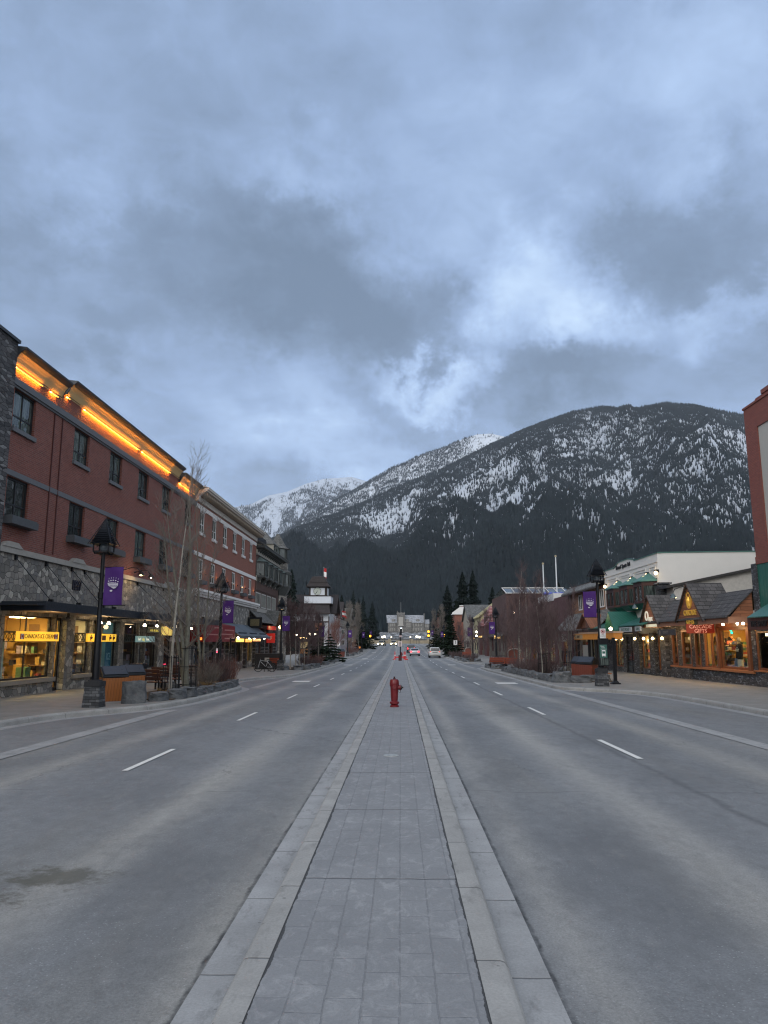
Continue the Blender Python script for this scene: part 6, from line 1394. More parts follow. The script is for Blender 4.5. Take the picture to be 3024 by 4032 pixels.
gable_house('gabled_shop', 'cream gabled shop with a yellow bargeboard beside the red striped dormers', 15.4, 24.0, 146, 158, -.7, 6.6, 9.9, YEL, P('verge_yellow', (.34, .29, .14), .7, world=True), ridge='y', over=.4)
gable_house('shop_building', 'long grey shingle roofed shop beyond the cream gable', 14.6, 22, 160, 176, -.5, 6.4, 9.7, P('render_beige', (.30, .27, .22), .8, world=True), GSH, over=.4)
gable_house('turret_shop', 'grey roofed turret shop with a pale ridge behind the second right lamp', 17.6, 21.5, 137, 144, -.7, 7.4, 9.4, YEL, GSH, over=.3)
STRIPE, nt, b, o = mk('striped_roof'); s_ = nd(nt, 'ShaderNodeSeparateXYZ', None, Vector=pos(nt)).outputs
f = mth(nt, 'GREATER_THAN', mth(nt, 'FRACT', mth(nt, 'DIVIDE', s_[2], .26)), .62); nt.links.new(mix(nt, f, (.20, .030, .035), (.42, .30, .30)), b.inputs['Base Color']); b.inputs['Roughness'].default_value = .7
for k, (y, x0, x1, ze, zr, lb) in enumerate(((138, 15.5, 17.2, 6.4, 8.4, 'tall red striped dormer over the lit arcade'), (133, 15.0, 16.4, 4.7, 6.3, 'low red striped dormer nearer the second lamp'), (143, 14.9, 16.2, 4.7, 6.2, 'low red striped dormer farther along the arcade'))):
    t = thing('dormer_roof', lb, 'roof', ((x0+x1)/2, y, ze), 'red striped roofs'); xc = (x0+x1)/2
    m = MB(); m.add([(x0, y, ze), (x1+1, y, ze), (xc+.3, y+.6, zr), (x0, y+4, ze), (x1+1, y+4, ze), (xc+.3, y+3.4, zr)], [(0, 1, 2), (3, 5, 4), (0, 2, 5, 3), (1, 4, 5, 2), (0, 3, 4, 1)]); m.build('striped_roof', STRIPE, t)
    m = MB(); m.box(x0+.1, x1+.9, y+.3, y+3.7, -1, ze); m.build('wall', P('maroon_wall', (.085, .036, .036), .8, world=True, var=.35), t)
ar = thing('arcade', 'covered arcade of grey posts with warm lit signs along the far right shops', 'arcade', (16, 140, -.7))
m = MB()
for y in (118, 122.5, 127, 132, 137.5, 143, 149, 155, 161, 167): m.box(15.55, 15.85, y-.15, y+.15, -.9, 2.9); m.box(15.4, 16.0, y-.3, y+.3, -.9, .3)
m.each('post', P('post_grey', (.10, .095, .09), .7, world=True), ar)
m = MB(); m.add([(15.2, 116, 2.8), (15.2, 172, 2.8), (17.3, 172, 3.9), (17.3, 116, 3.9), (15.2, 116, 2.6), (15.2, 172, 2.6), (17.3, 172, 3.7), (17.3, 116, 3.7)], [(0, 1, 2, 3), (4, 7, 6, 5), (0, 4, 5, 1), (0, 3, 7, 4)]); m.build('arcade_roof', GSH, ar)
m = MB(); m.box(16.8, 17.3, 118, 170, -.8, 2.7); m.build('shop_front', P('front_brown', (.10, .05, .025), .7, world=True, var=.4), ar)
for k, y in enumerate((119.5, 124, 129.5, 134.5, 140, 152, 163)):
    m = MB(); m.box(16.72, 16.8, y, y+2.4, -.1 if k % 2 else .4, 1.9); m.build('lit_window', E_('far_window_%d' % (k % 3), ((1, .6, .2), (1, .72, .35), (1, .5, .14))[k % 3], (1.1, .8, 1.6)[k % 3]), ar)
for k, (x, y, z, w_, h_) in enumerate(((15.0, 121.5, 2.35, 1.5, .45), (14.6, 142, 2.6, .7, .3), (15.1, 158, 2.4, 1.0, .3))):
    t = thing('lit_sign', ('widest amber lit sign hung at the near end of the arcade', 'small warm lit sign at the middle of the arcade', 'faint orange lit sign at the far end of the arcade')[k], 'sign', (x, y, z), 'lit signs of the arcade')
    m = MB(); m.box(x, x+w_, y, y+.1, z, z+h_); m.build('panel', E_('sign_lit_amber', (1, .62, .2), 1.5), t)
t = thing('brick_shop', 'small red brick shop with white parapet and chimneys by the tall spruces', 'building', (14, 185, 0))
m = MB(); m.box(12.9, 18, 180, 190, -.5, 8.2); m.box(14.3, 15.0, 180.5, 181.5, 8.2, 10.2); m.build('brick_wall', BRICK2, t)
m = MB(); m.add([(12.3, 179.6, 8.2), (12.3, 190, 8.2), (14.2, 190, 9.6), (14.2, 179.6, 9.6), (12.3, 179.6, 8.6), (14.2, 179.6, 10.0), (18, 179.6, 10.0), (18, 179.6, 8.2)], [(0, 1, 2, 3), (0, 4, 5, 6, 7)]); m.box(14.2, 15.1, 180.4, 181.6, 10.2, 10.4); m.build('parapet', WHITEP, t)
# tall bare flagpoles
for k, (x, y, h, lb) in enumerate(((20.6, 99, 12.9, 'taller bare white flagpole above the maroon shop roof'), (18.9, 99, 11.9, 'shorter bare white flagpole left of the taller one'))):
    t = thing('flagpole', lb, 'flagpole', (x, y, 0), 'bare white flagpoles', 0, local=True)
    m = MB(); m.tube([(0, 0, -.6), (-.03, 0, h)], [.13, .07], 8); m.build('pole', P('pole_white', (.55, .58, .60), .4), t)
    m = MB(); m.ball((-.03, 0, h+.13), .15, 8, 6); m.build('finial', P('finial_gold', (.4, .33, .2), .4), t)
t = thing('rooftop_banner', 'blue and white bundled banner on the white parapet', 'banner', (20, 99, 7.9)); m = MB()
for k in range(12): m.rbox((18.8+k*.22, 98.6, 8.05+.05*math.sin(k*2)), (.25, .3, .28), rz=k, ry=k*.7)
m.build('cloth', P('cloth_blue', (.10, .12, .40), .7, var=.6, scale=4), t)
# ================================================================ the stone administration building at the end of the avenue
GST = stone_mat('grey_rubble_far', ((.10, .098, .095), (.15, .145, .14), (.12, .118, .115), (.19, .185, .175)), 1.6, 2.4, .06, (.11, .105, .10)); TRM = P('limestone_trim', (.34, .33, .31), .8, world=True, var=.08)
SNR, nt, b, o = mk('snowy_roof'); n = noise(nt, vscale(nt, pos(nt), (.35, 1, 1.4)), 2.0, 7, .72).outputs['Fac']; nt.links.new(mix(nt, ramp(nt, n, ((.36, 0.0), (.62, 1.0))), (.11, .115, .125), (.36, .38, .42)), b.inputs['Base Color']); b.inputs['Roughness'].default_value = .9
ad = thing('stone_administration_building', 'grey stone building with a battlemented central tower and snow dusted roofs', 'building', (4, 522, 7))
FA = front(520)
def awin(u0, u1, v0, v1, w_=.0, n=2, par=ad): 
    framed(FA, par, u0, u1, v0, v1, w_+.05, TRM, DGLASS, nu=[(i+1)/n for i in range(n-1)], nv=(.55,), t=.16, d=.12)
m = MB(FA); m.box(-8.6, -2.4, 6.5, 14.7, -12, 0); m.box(3.0, 16.4, 6.5, 14.7, -12, 0); m.box(-2.45, 3.05, 6.5, 21.0, -5, 1.3); m.box(3.0, 7.7, 6.5, 15.2, -1, .9); m.box(16.4, 19.9, 6.5, 13.9, -9, -.8); m.box(16.2, 16.7, 14, 20.9, -11.5, .12)
for k in range(6): m.box(-2.45+k*1.0, -1.95+k*1.0, 21.0, 21.55, .8, 1.3)
m.box(-2.4, -1.7, 21, 22.6, -4, -3); m.build('stone_wall', GST, ad)
m = MB(FA); slab(m, [(-8.9, 14.6, .5), (-2.4, 14.6, .5), (-2.4, 19.9, -5.5), (-9.9, 19.9, -5.5)], .15); slab(m, [(3.0, 14.6, .5), (16.25, 14.6, .5), (16.25, 19.9, -5.5), (3.0, 19.9, -5.5)], .15); slab(m, [(-9.9, 19.9, -5.5), (16.25, 19.9, -5.5), (16.25, 14.6, -12), (-9.9, 14.6, -12)], .15); slab(m, [(16.6, 13.8, -.5), (20.0, 13.8, -.5), (20.0, 16.8, -4.5), (16.6, 16.8, -4.5)], .12)
m.build('snowy_roof', SNR, ad)
m = MB(FA); m.box(-2.6, 3.2, 20.85, 21.05, 1.3, 1.5); m.box(-1.3, 1.9, 12.6, 18.3, 1.3, 1.42); m.box(-1.6, 2.2, 12.2, 12.6, 1.3, 1.9); m.box(2.9, 7.8, 15.1, 15.35, .9, 1.05); m.box(-8.7, -2.4, 14.5, 14.7, 0, .15); m.box(7.7, 16.4, 14.5, 14.7, 0, .15)
m.box(-1.2, 1.8, 8.0, 11.3, 1.3, 1.45); m.build('limestone_trim', TRM, ad)
for x in (-6.9, -5.5, -4.1, 8.9, 10.7, 12.4, 14.4, 17.4, 18.6):
    z = (12.2, 13.9) if x < 16 else (11.6, 13.2); awin(x-.45, x+.45, *z, w_=0 if x < 16 else -.8)
    if x < 16: awin(x-.45, x+.45, 9.2, 10.9)
for x in (-.75, -.05, .65, 1.35): 
    awin(x-.3, x+.3, 15.9, 17.4, 1.42, 1); awin(x-.3, x+.3, 13.0, 14.5, 1.42, 1)
for x in (4.3, 5.4, 6.5): awin(x-.4, x+.4, 11.5, 14.4, .9, 1)
for x in (-5.0, 4.6, 12.0):
    m = MB(FA); m.box(x-1.0, x+1.0, 15.4, 16.9, -3, -.4); d = m.build('dormer', GST, ad); awin(x-.6, x+.6, 15.7, 16.7, -.4, 2, d)
m = MB(FA); m.box(-.5, 1.1, 7.5, 10.4, 1.35, 1.47); m.build('entrance', DARKF, ad)
flag('flagpole', 'bare flagpole rising from the battlemented tower', (.35, 521, 21), 7.5, None, .12)
# snowy terraces in front of it
tr = MB(); r_ = random.Random(9)
def hillz(y): return .85 + max(0, (y-352))/(520-352)*7.0
for a, b_ in ((352, 380), (380, 410), (410, 440), (440, 480), (480, 530), (530, 700)): tr.quad((-75, a, hillz(a)), (75, a, hillz(a)), (75, b_, hillz(min(b_, 530))), (-75, b_, hillz(min(b_, 530))))
SNG, nt, b, o = mk('snow_patched_ground'); n = noise(nt, vscale(nt, pos(nt), (.35, .12, 1)), 1.0, 7, .7).outputs['Fac']; nt.links.new(mix(nt, ramp(nt, n, ((.50, 0.0), (.58, 1.0))), (.045, .045, .04), (.45, .46, .48)), b.inputs['Base Color']); b.inputs['Roughness'].default_value = .95
tag(tr.build('hill', SNG), kind='structure')
for k, (y, x0, x1, z) in enumerate(((366, -16, 3, 1.2), (376, -6, 17, 1.7), (392, -14, 14, 2.4))):
    m = MB(); n = int((x1-x0)/1.2)
    for i in range(n): m.rbox((x0+i*1.2+.6, y+r_.uniform(-.3, .3), z+.3), (1.3, 1, r_.uniform(.7, 1.3)), rz=r_.uniform(-.3, .3))
    tag(m.build('rock_terrace', P('terrace_rock', (.12, .12, .12), .9, world=True, var=.7, scale=.8), smooth=False), ('lowest', 'middle', 'highest')[k]+' rough rock terrace wall in front of the stone building', 'wall', 'rock terraces')
br = thing('bridge_parapet', 'long tan stone bridge parapet across the end of the avenue', 'wall', (0, 348, .8))
m = MB(); m.box(-30, 30, 350, 350.8, .8, 2.3)
for x in (-13, -5, 5, 13): m.box(x-.8, x+.8, 349.4, 351, .8, 2.9)
m.build('stone_wall', P('bridge_stone', (.26, .22, .16), .85, world=True, var=.3, scale=1.2), br)
BL = []
for k, (x, y) in enumerate(((-3.95, 328), (4.3, 328), (-7.2, 318), (-8.0, 335), (-6.3, 300), (6.4, 300), (7.5, 322), (8.6, 340))):
    t = thing('bridge_lamp', ('globe lamp left of the central sign at the avenue end', 'globe lamp right of the central sign at the avenue end', 'second bright lamp above the left headlights', 'farthest lamp above the left headlights', 'nearest bright lamp above the left headlights', 'nearest bright lamp beside the far amber signal', 'middle lamp beside the far amber signal', 'farthest lamp beside the far amber signal')[k], 'lamp', (x, y, .8), 'globe lamps by the bridge', 0, local=True)
    h = 2.7; m = MB(); m.tube([(0, 0, 0), (0, 0, h)], .07, 6); m.build('post', BLACKM, t)
    m = MB(); m.ball((0, 0, h+.2), .28 if k < 2 else .42, 8, 6); m.build('globe', E_('bridge_globe', (1, .90, .62), 4.0), t)
# ================================================================ street furniture
LAMPB = LEDGE; LOUV = P('lamp_roof_black', (.015, .018, .024), .35, .5)
LSTONE_, nt, b, o = mk('lamp_base_stone'); vec = obj(nt)
sp_ = nd(nt, 'ShaderNodeSeparateXYZ', None, Vector=vec).outputs
v_ = nd(nt, 'ShaderNodeCombineXYZ', None, X=mth(nt, 'ADD', sp_[0], sp_[1]), Y=sp_[2]).outputs[0]
br_ = nd(nt, 'ShaderNodeTexBrick', {'offset': .41}, Vector=nd(nt, 'ShaderNodeVectorMath', {'operation': 'ADD'}, i0=v_, i1=vscale(nt, noise(nt, v_, 5, 2).outputs['Color'], (.05, .03, 0))).outputs[0], Color1=(.03, .033, .038, 1), Color2=(.13, .135, .145, 1), Mortar=(.01, .01, .011, 1), Scale=1.0, Mortar_Size=.006, Mortar_Smooth=.2, Bias=-.2, Brick_Width=.2, Row_Height=.085)
nt.links.new(mix(nt, .5, br_.outputs['Color'], noise(nt, vec, 12, 5).outputs['Fac'], 'OVERLAY'), b.inputs['Base Color']); b.inputs['Roughness'].default_value = .8; bump(nt, b, mth(nt, 'SUBTRACT', 1.0, br_.outputs['Fac']), .02)
PURP = P('banner_purple', (.052, .012, .135), .75, var=.12, scale=3)
PAWW = P('banner_print', (.50, .48, .56), .7)
def paw(m, cx, cz, y, s):
    """bear paw print: five claws, five toes, a wide pad and a heel"""
    def ell(x, z, a, b, n=8, rot=0):
        m.add([(cx+s*(x+a*math.cos(t_*2*math.pi/n)*math.cos(rot)-b*math.sin(t_*2*math.pi/n)*math.sin(rot)), y, cz+s*(z+a*math.cos(t_*2*math.pi/n)*math.sin(rot)+b*math.sin(t_*2*math.pi/n)*math.cos(rot))) for t_ in range(n)], [tuple(range(n))])
    for i, x in enumerate((-.36, -.18, .0, .19, .37)):
        dz = (-.03, .02, .04, .02, -.07)[i]; ell(x, .36+dz, .062, .05, 7); ell(x+.02, .56+dz, .016, .07, 6, -.08)
    m.add([(cx+s*a, y, cz+s*b) for a, b in ((-.44, .18), (-.2, .26), (.15, .25), (.40, .16), (.38, -.02), (.2, -.22), (.05, -.26), (-.12, -.16), (-.38, -.02))], [tuple(range(9))])
    ell(-.13, -.42, .11, .075, 8)
def lamp_model(label, loc, side=1, s=1.0, banner=True):
    t = thing('street_lamp', label, 'street lamp', loc, 'louvred street lamps', 0, local=True)
    m = MB(); a, b_ = .27, .225; m.add([(x*a, y*a, -.06) for x, y in ((-1, -1), (1, -1), (1, 1), (-1, 1))]+[(x*b_, y*b_, .62) for x, y in ((-1, -1), (1, -1), (1, 1), (-1, 1))], [(0, 1, 5, 4), (1, 2, 6, 5), (2, 3, 7, 6), (3, 0, 4, 7), (4, 5, 6, 7)]); m.build('stone_base', LSTONE_, t)
    m = MB(); m.box(-.245, .245, -.245, .245, .62, .78); m.box(-.17, .17, -.17, .17, .78, .82); m.build('base_cap', P('cap_dark', (.02, .021, .024), .7), t, bevel=.01)
    m = MB(); m.lathe([(.11, .8), (.105, 2.2), (.075, 2.3), (.07, 3.3), (.09, 3.32), (.09, 3.5), (.065, 3.52), (.062, 4.75)], (0, 0, 0), 12); m.build('pole', BLACKM, t, smooth=True)
    c = MB()
    for sx in (-1, 1):
        for sy in (-1, 1):
            c.tube([(0, 0, 4.74), (sx*.20, sy*.20, 4.72), (sx*.235, sy*.235, 4.80), (sx*.235, sy*.235, 5.12)], .027, 5)
    for sx, sy in ((1, 0), (-1, 0), (0, 1), (0, -1)):
        c.box(sx*.235-.02-(.21 if sy else 0), sx*.235+.02+(.21 if sy else 0), sy*.235-.02-(.21 if sx else 0), sy*.235+.02+(.21 if sx else 0), 4.76, 4.80)
    lan = c.build('lantern', BLACKM, t)
    g = MB(); g.lathe([(.09, 4.82), (.13, 4.9), (.11, 5.05), (.05, 5.12)], (0, 0, 0), 10); g.build('glass', P('lamp_glass_off', (.10, .12, .14), .15), lan, smooth=True)
    r = MB(); n = 13
    for k in range(n):
        z = 5.02+.80*k/n; h = .36*(1-k/n); h2 = .36*(1-(k+1)/n)*.84
        r.add([(x*h, y*h, z) for x, y in ((-1, -1), (1, -1), (1, 1), (-1, 1))]+[(x*h2*.93, y*h2*.93, z+.80/n) for x, y in ((-1, -1), (1, -1), (1, 1), (-1, 1))], [(0, 1, 5, 4), (1, 2, 6, 5), (2, 3, 7, 6), (3, 0, 4, 7), (0, 3, 2, 1)])
    for sx in (-1, 1):
        for sy in (-1, 1): r.tube([(sx*.37, sy*.37, 5.0), (0, 0, 5.84)], .016, 4)
    r.build('louvred_roof', LOUV, t)
    if banner:
        m = MB(); x0, x1 = sorted((side*.09, side*.68))
        for z in (4.30, 3.10): m.tube([(0, 0, z), (side*.80, 0, z)], .014, 5)
        m.build('banner_arm', BLACKM, t)
        m = MB(); nx, nz = 8, 10; f = lambda x, z: .018*math.sin(x*9+z*3)+.012*math.sin(z*7)
        for i in range(nx):
            for j in range(nz):
                xa, xb = x0+(x1-x0)*i/nx, x0+(x1-x0)*(i+1)/nx; za, zb = 3.10+1.2*j/nz, 3.10+1.2*(j+1)/nz
                m.add([(xa, f(xa, za), za), (xb, f(xb, za), za), (xb, f(xb, zb), zb), (xa, f(xa, zb), zb)], [(0, 1, 2, 3)])
        bn = m.build('banner', PURP, t, smooth=True)
        for yy in (-.045, .045):
            m = MB(); paw(m, (x0+x1)/2, 3.72, yy, .40); m.build('paw_print', PAWW, bn)
        for z, txt in ((3.80, 'SKAKE'), (3.70, 'LOUISE')): text(txt, 'lettering', PURP, bn, ((x0+x1)/2, -.052, z), .085, RF, .001)
    t.scale = (s, s, s)
    return t
def base(x, y): return (x, y, gz(y)+.152)
L1 = lamp_model('nearest left street lamp with purple banner beside the wooden litter bins', base(-9.42, 23.4), 1, 1.0)
dup(L1, base(-9.62, 40.2), 0, 'left street lamp with purple banner rising behind the large aspen', s=1.0)
dup(L1, base(-9.9, 62.6), 0, 'left street lamp with purple banner beside the birch clump', s=1.03)
dup(L1, base(-9.55, 88), 0, 'left street lamp with purple banner in front of the timber building', s=1.0)
dup(L1, base(-9.15, 131), 0, 'left street lamp with purple banner near the orange vested person', s=1.03)
dup(L1, base(-8.6, 168), 0, 'left street lamp with purple banner just beyond the orange vested person', s=1.0)
dup(L1, base(-8.4, 205), 0, 'farthest left street lamp beside the amber signal', s=1.03)
R1 = lamp_model('nearest right street lamp with purple banner and no stopping plate', base(9.62, 36.8), -1, 1.05)
dup(R1, base(10.5, 83.5), 0, 'right street lamp with purple banner behind the red benches', s=1.08)
dup(R1, base(10.4, 109.5), 0, 'right street lamp with purple banner between two grey tree trunks', s=1.05)
dup(R1, base(9.8, 172), 0, 'distant right street lamp with purple banner left of the dark spruces', s=1.02)
dup(R1, base(9.0, 205), 0, 'farthest right street lamp above the amber signals', s=1.05)
# signs at the near right lamp
y0 = 36.42
t = thing('parking_sign', 'white no stopping plate with red ring fixed to the nearest right lamp', 'sign', (9.68, y0, 2.3), 'plates on the near right lamp')
m = MB(); m.box(9.53, 9.81, y0-.02, y0, 2.06, 2.52); m.build('plate', P('plate_white', (.62, .62, .62), .5), t, bevel=.008)
m = MB(); ring = [(9.67+.085*math.cos(k*.3927), y0-.03, 2.38+.085*math.sin(k*.3927)) for k in range(17)]; m.tube(ring, .014, 4); m.tube([(9.61, y0-.03, 2.44), (9.73, y0-.03, 2.32)], .012, 4); m.build('red_ring', P('ring_red', (.45, .02, .03), .5), t)
m = MB(); m.add([(9.67+.045*math.cos(k*.785), y0-.026, 2.38+.045*math.sin(k*.785)) for k in range(8)], [tuple(range(8))]); m.build('symbol', BLACKTXT, t)
text('NO', 'lettering', BLACKTXT, t, (9.67, y0-.024, 2.23), .07, RF, .001); text('STOPPING', 'lettering', BLACKTXT, t, (9.67, y0-.024, 2.16), .058, RF, .001); text('>', 'lettering', BLACKTXT, t, (9.76, y0-.024, 2.095), .06, RF, .001)
t = thing('transit_sign', 'dark green transit stop plate with a white bus symbol', 'sign', (9.66, y0, 1.4), 'plates on the near right lamp')
m = MB(); m.box(9.48, 9.84, y0-.02, y0, 1.14, 1.76); m.build('plate', P('plate_green', (.03, .11, .09), .5), t, bevel=.008)
m = MB(); m.box(9.58, 9.75, y0-.035, y0-.022, 1.24, 1.50); m.box(9.59, 9.63, y0-.035, y0-.022, 1.21, 1.24); m.box(9.70, 9.74, y0-.035, y0-.022, 1.21, 1.24); m.build('bus_symbol', WHITETXT, t)
m = MB(); m.box(9.60, 9.73, y0-.04, y0-.036, 1.34, 1.45); m.build('bus_window', P('plate_green', (.03, .11, .09), .5), t)
text('Roam', 'lettering', WHITETXT, t, (9.62, y0-.024, 1.69), .075, RF, .001); text('PUBLIC', 'lettering', WHITETXT, t, (9.66, y0-.024, 1.61), .055, RF, .001); text('TRANSIT STOP', 'lettering', WHITETXT, t, (9.66, y0-.024, 1.545), .043, RF, .001)
t = thing('display_box', 'black display box with glass front behind the transit plate', 'box', (9.66, 36.8, 1.2), None); m = MB(); m.box(9.5, 9.95, 36.55, 36.72, .75, 2.06); m.build('case', BLACKM, t); m = MB(); m.box(9.54, 9.91, 36.53, 36.552, .8, 1.12); m.build('pane', DGLASS, t)
t = thing('warning_sign', 'small white pedestrian plate behind the green transit plate', 'sign', (11.2, 42, 0), 'pedestrian plates')
def walker(m, cx, y, cz, s):
    m.add([(cx+s*.07*math.cos(k*.785), y, cz+s*(.42+.07*math.sin(k*.785))) for k in range(8)], [tuple(range(8))])
    for P_ in (((-.06, .33), (.07, .33), (.05, -.02), (-.05, -.02)), ((-.04, .02), (.05, 0), (.16, -.38), (.08, -.38)), ((-.05, 0), (.04, .0), (-.10, -.40), (-.18, -.38)), ((.05, .32), (.20, .12), (.16, .07), (.03, .22)), ((-.05, .32), (-.17, .1), (-.13, .06), (-.02, .22))):
        m.add([(cx+s*a, y, cz+s*b) for a, b in P_], [(0, 1, 2, 3)])
PW = P('plate_white', (.62, .62, .62), .5)
m = MB(); m.box(11.13, 11.37, 41.98, 42, 1.66, 1.98); m.build('plate', PW, t); m = MB(); walker(m, 11.25, 41.97, 1.81, .28); m.build('walking_figure', BLACKTXT, t)
m = MB(); m.tube([(11.25, 42.03, gz(42)+.1), (11.25, 42.03, 2)], .025, 5); m.build('post', BLACKM, t)
# bus shelter
t = thing('bus_shelter', 'bus shelter with an amber fascia, dark posts and glass sides', 'bus shelter', (12, 44, -.3))
m = MB(); m.box(10.9, 11.35, 39.0, 47.9, 2.02, 2.34); m.build('fascia', P('shelter_amber', (.42, .16, .03), .5, world=True, em=.10, emc=(1, .4, .05)), t)
m = MB(); m.box(10.85, 11.4, 38.95, 47.95, 2.34, 2.38); m.box(10.88, 11.35, 38.98, 46.5, 2.395, 2.43); m.build('roof_edge', P('shelter_edge', (.50, .33, .22), .5, world=True), t)
m = MB(); m.box(10.89, 10.902, 45.6, 47.6, 2.06, 2.30); m.build('name_panel', P('panel_cream', (.40, .30, .18), .6), t)
text('BANFF', 'lettering', BLACKTXT, t, (10.885, 46.6, 2.18), .22, RR, .002)
m = MB()
for x, y in ((11.1, 47.6), (11.1, 44.9), (11.1, 42.2)): m.box(x-.07, x+.07, y-.07, y+.07, gz(y)+.12, 2.1)
m.each('post', BLACKM, t)
m = MB(); m.quad((11.2, 42.3, .1), (11.2, 47.5, .1), (11.2, 47.5, 1.95), (11.2, 42.3, 1.95)); m.build('glass_side', GLASS, t)
m = MB(); m.box(11.3, 11.7, 42.6, 46.5, .12, .18); m.box(11.35, 11.42, 42.8, 42.9, -.25, .12); m.box(11.35, 11.42, 46.2, 46.3, -.25, .12); m.build('seat', WOODPLAIN, t)
m = MB(); m.box(11.12, 11.18, 45.3, 46.6, .5, 1.7); m.build('notice', P('notice', (.3, .3, .28), .6), t)
t = thing('steel_post', 'stout black square post on a wide foot beside the amber shelter', 'post', (10.87, 39.0, -.2)); m = MB(); m.box(10.80, 10.95, 38.9, 39.05, gz(39)+.15, 2.1); m.box(10.66, 11.08, 38.76, 39.2, gz(39)+.15, gz(39)+.21); m.add([(10.70, 38.8, gz(39)+.21), (11.04, 38.8, gz(39)+.21), (11.04, 39.16, gz(39)+.21), (10.70, 39.16, gz(39)+.21), (10.79, 38.89, gz(39)+.32), (10.96, 38.89, gz(39)+.32), (10.96, 39.06, gz(39)+.32), (10.79, 39.06, gz(39)+.32)], [(0, 1, 5, 4), (1, 2, 6, 5), (2, 3, 7, 6), (3, 0, 4, 7)]); m.build('shaft', BLACKM, t)
# litter bins
def bin_model(label, loc, rz, mat, s=1.0, group='bear proof litter bins'):
    t = thing('litter_bin', label, 'litter bin', loc, group, rz, local=True)
    m = MB(); m.add([(-.38, -.34, 0), (.38, -.34, 0), (.38, .34, 0), (-.38, .34, 0), (-.42, -.38, .78), (.42, -.38, .78), (.42, .38, .78), (-.42, .38, .78)], [(0, 1, 5, 4), (1, 2, 6, 5), (2, 3, 7, 6), (3, 0, 4, 7), (0, 3, 2, 1), (4, 5, 6, 7)]); m.build('wooden_body', mat, t, bevel=.01)
    m = MB(); m.extr([(-.44, -.40, .80), (-.44, .40, .80), (-.44, .40, .86), (-.44, .12, 1.16), (-.44, .02, 1.16), (-.44, -.40, .86)], (.88, 0, 0)); m.build('lid', P('bin_lid', (.022, .026, .032), .38, .5), t, bevel=.008)
    m = MB(); m.rbox((0, -.20, 1.03), (.78, .46, .02), rx=R(35)); m.build('lid_flap', P('bin_flap', (.055, .062, .075), .35, .5), t)
    m = MB(); m.box(-.34, .34, -.3, .3, -.05, .02); m.build('plinth', BLACKM, t)
    t.scale = (s, s, s); return t
BW, nt, b, o = mk('bin_boards'); vec = obj(nt); s_ = nd(nt, 'ShaderNodeSeparateXYZ', None, Vector=vec).outputs
hh = mth(nt, 'ADD', s_[0], s_[1]); fr_ = mth(nt, 'ABSOLUTE', mth(nt, 'SUBTRACT', mth(nt, 'FRACT', mth(nt, 'DIVIDE', hh, .10)), .5)); gr = noise(nt, vscale(nt, vec, (14, 14, 1.2)), 2, 5).outputs['Fac']
c = mix(nt, gr, (.21, .065, .014), (.33, .12, .032)); c = mix(nt, ramp(nt, fr_, ((.44, 0.0), (.48, .85))), c, (.05, .018, .006)); nt.links.new(c, b.inputs['Base Color']); b.inputs['Roughness'].default_value = .45; bump(nt, b, fr_, .01)
BW2, nt, b, o = mk('bin_boards_red'); vec = obj(nt); s_ = nd(nt, 'ShaderNodeSeparateXYZ', None, Vector=vec).outputs
hh = mth(nt, 'ADD', s_[0], s_[1]); fr_ = mth(nt, 'ABSOLUTE', mth(nt, 'SUBTRACT', mth(nt, 'FRACT', mth(nt, 'DIVIDE', hh, .11)), .5)); gr = noise(nt, vscale(nt, vec, (14, 14, 1.2)), 2, 5).outputs['Fac']
c = mix(nt, gr, (.11, .026, .016), (.18, .045, .028)); c = mix(nt, ramp(nt, fr_, ((.44, 0.0), (.48, .85))), c, (.03, .01, .006)); nt.links.new(c, b.inputs['Base Color']); b.inputs['Roughness'].default_value = .5; bump(nt, b, fr_, .01)
bl = bin_model('front one of the two orange brown wooden bins by the near lamp', base(-9.95, 26.2), R(38), BW, 1.0)
dup(bl, base(-10.1, 28.4), R(38), 'rear one of the two orange brown wooden bins by the near lamp')
brn = bin_model('front one of the dark red wooden bins behind the transit plate', base(10.55, 43.4), R(-38), BW2, 1.12)
dup(brn, base(10.75, 45.6), R(-38), 'rear one of the dark red wooden bins behind the transit plate', s=1.12)
dup(brn, base(-11.6, 68.5), R(40), 'dark red wooden bin left of the birch clump', s=1.1)
dup(brn, base(-9.9, 127), R(30), 'dark red wooden bin by the fourth left lamp', s=1.1)
# benches
def bench_model(label, loc, rz, mat, metal=BLACKM):
    t = thing('park_bench', label, 'bench', loc, 'slatted park benches', rz, local=True)
    m = MB()
    for k in range(3): m.box(-.85, .85, -.08+k*.155, .045+k*.155, .43, .47)
    m.build('seat', mat, t, bevel=.01)
    m = MB()
    for k in range(3): m.rbox((0, .43+.045*k, .60+k*.15), (1.7, .045, .125), rx=R(-15))
    m.build('backrest', mat, t, bevel=.01)
    for sx in (-1, 1):
        m = MB(); m.box(sx*.72-.03, sx*.72+.03, -.05, .0, 0, .43); m.box(sx*.72-.03, sx*.72+.03, .33, .39, 0, .45); m.tube([(sx*.72, .38, .4), (sx*.72, .53, .98)], .028, 5); m.tube([(sx*.80, -.05, .43), (sx*.80, -.07, .66), (sx*.80, .44, .68)], .025, 5); m.build('leg_frame', metal, t)
    return t
BNW = P('bench_brown', (.055, .022, .016), .5, var=.3, scale=4); BNR = P('bench_red', (.24, .055, .028), .5, var=.3, scale=4)
b0 = bench_model('nearest dark brown slatted bench behind the pointed boulder', base(-10.1, 30.6), R(160), BNW)
dup(b0, base(-10.0, 33.6), R(160), 'second dark brown slatted bench left of the white birch trunk')
dup(b0, base(-10.6, 37.8), R(165), 'third dark bench mostly hidden by the tree guards')
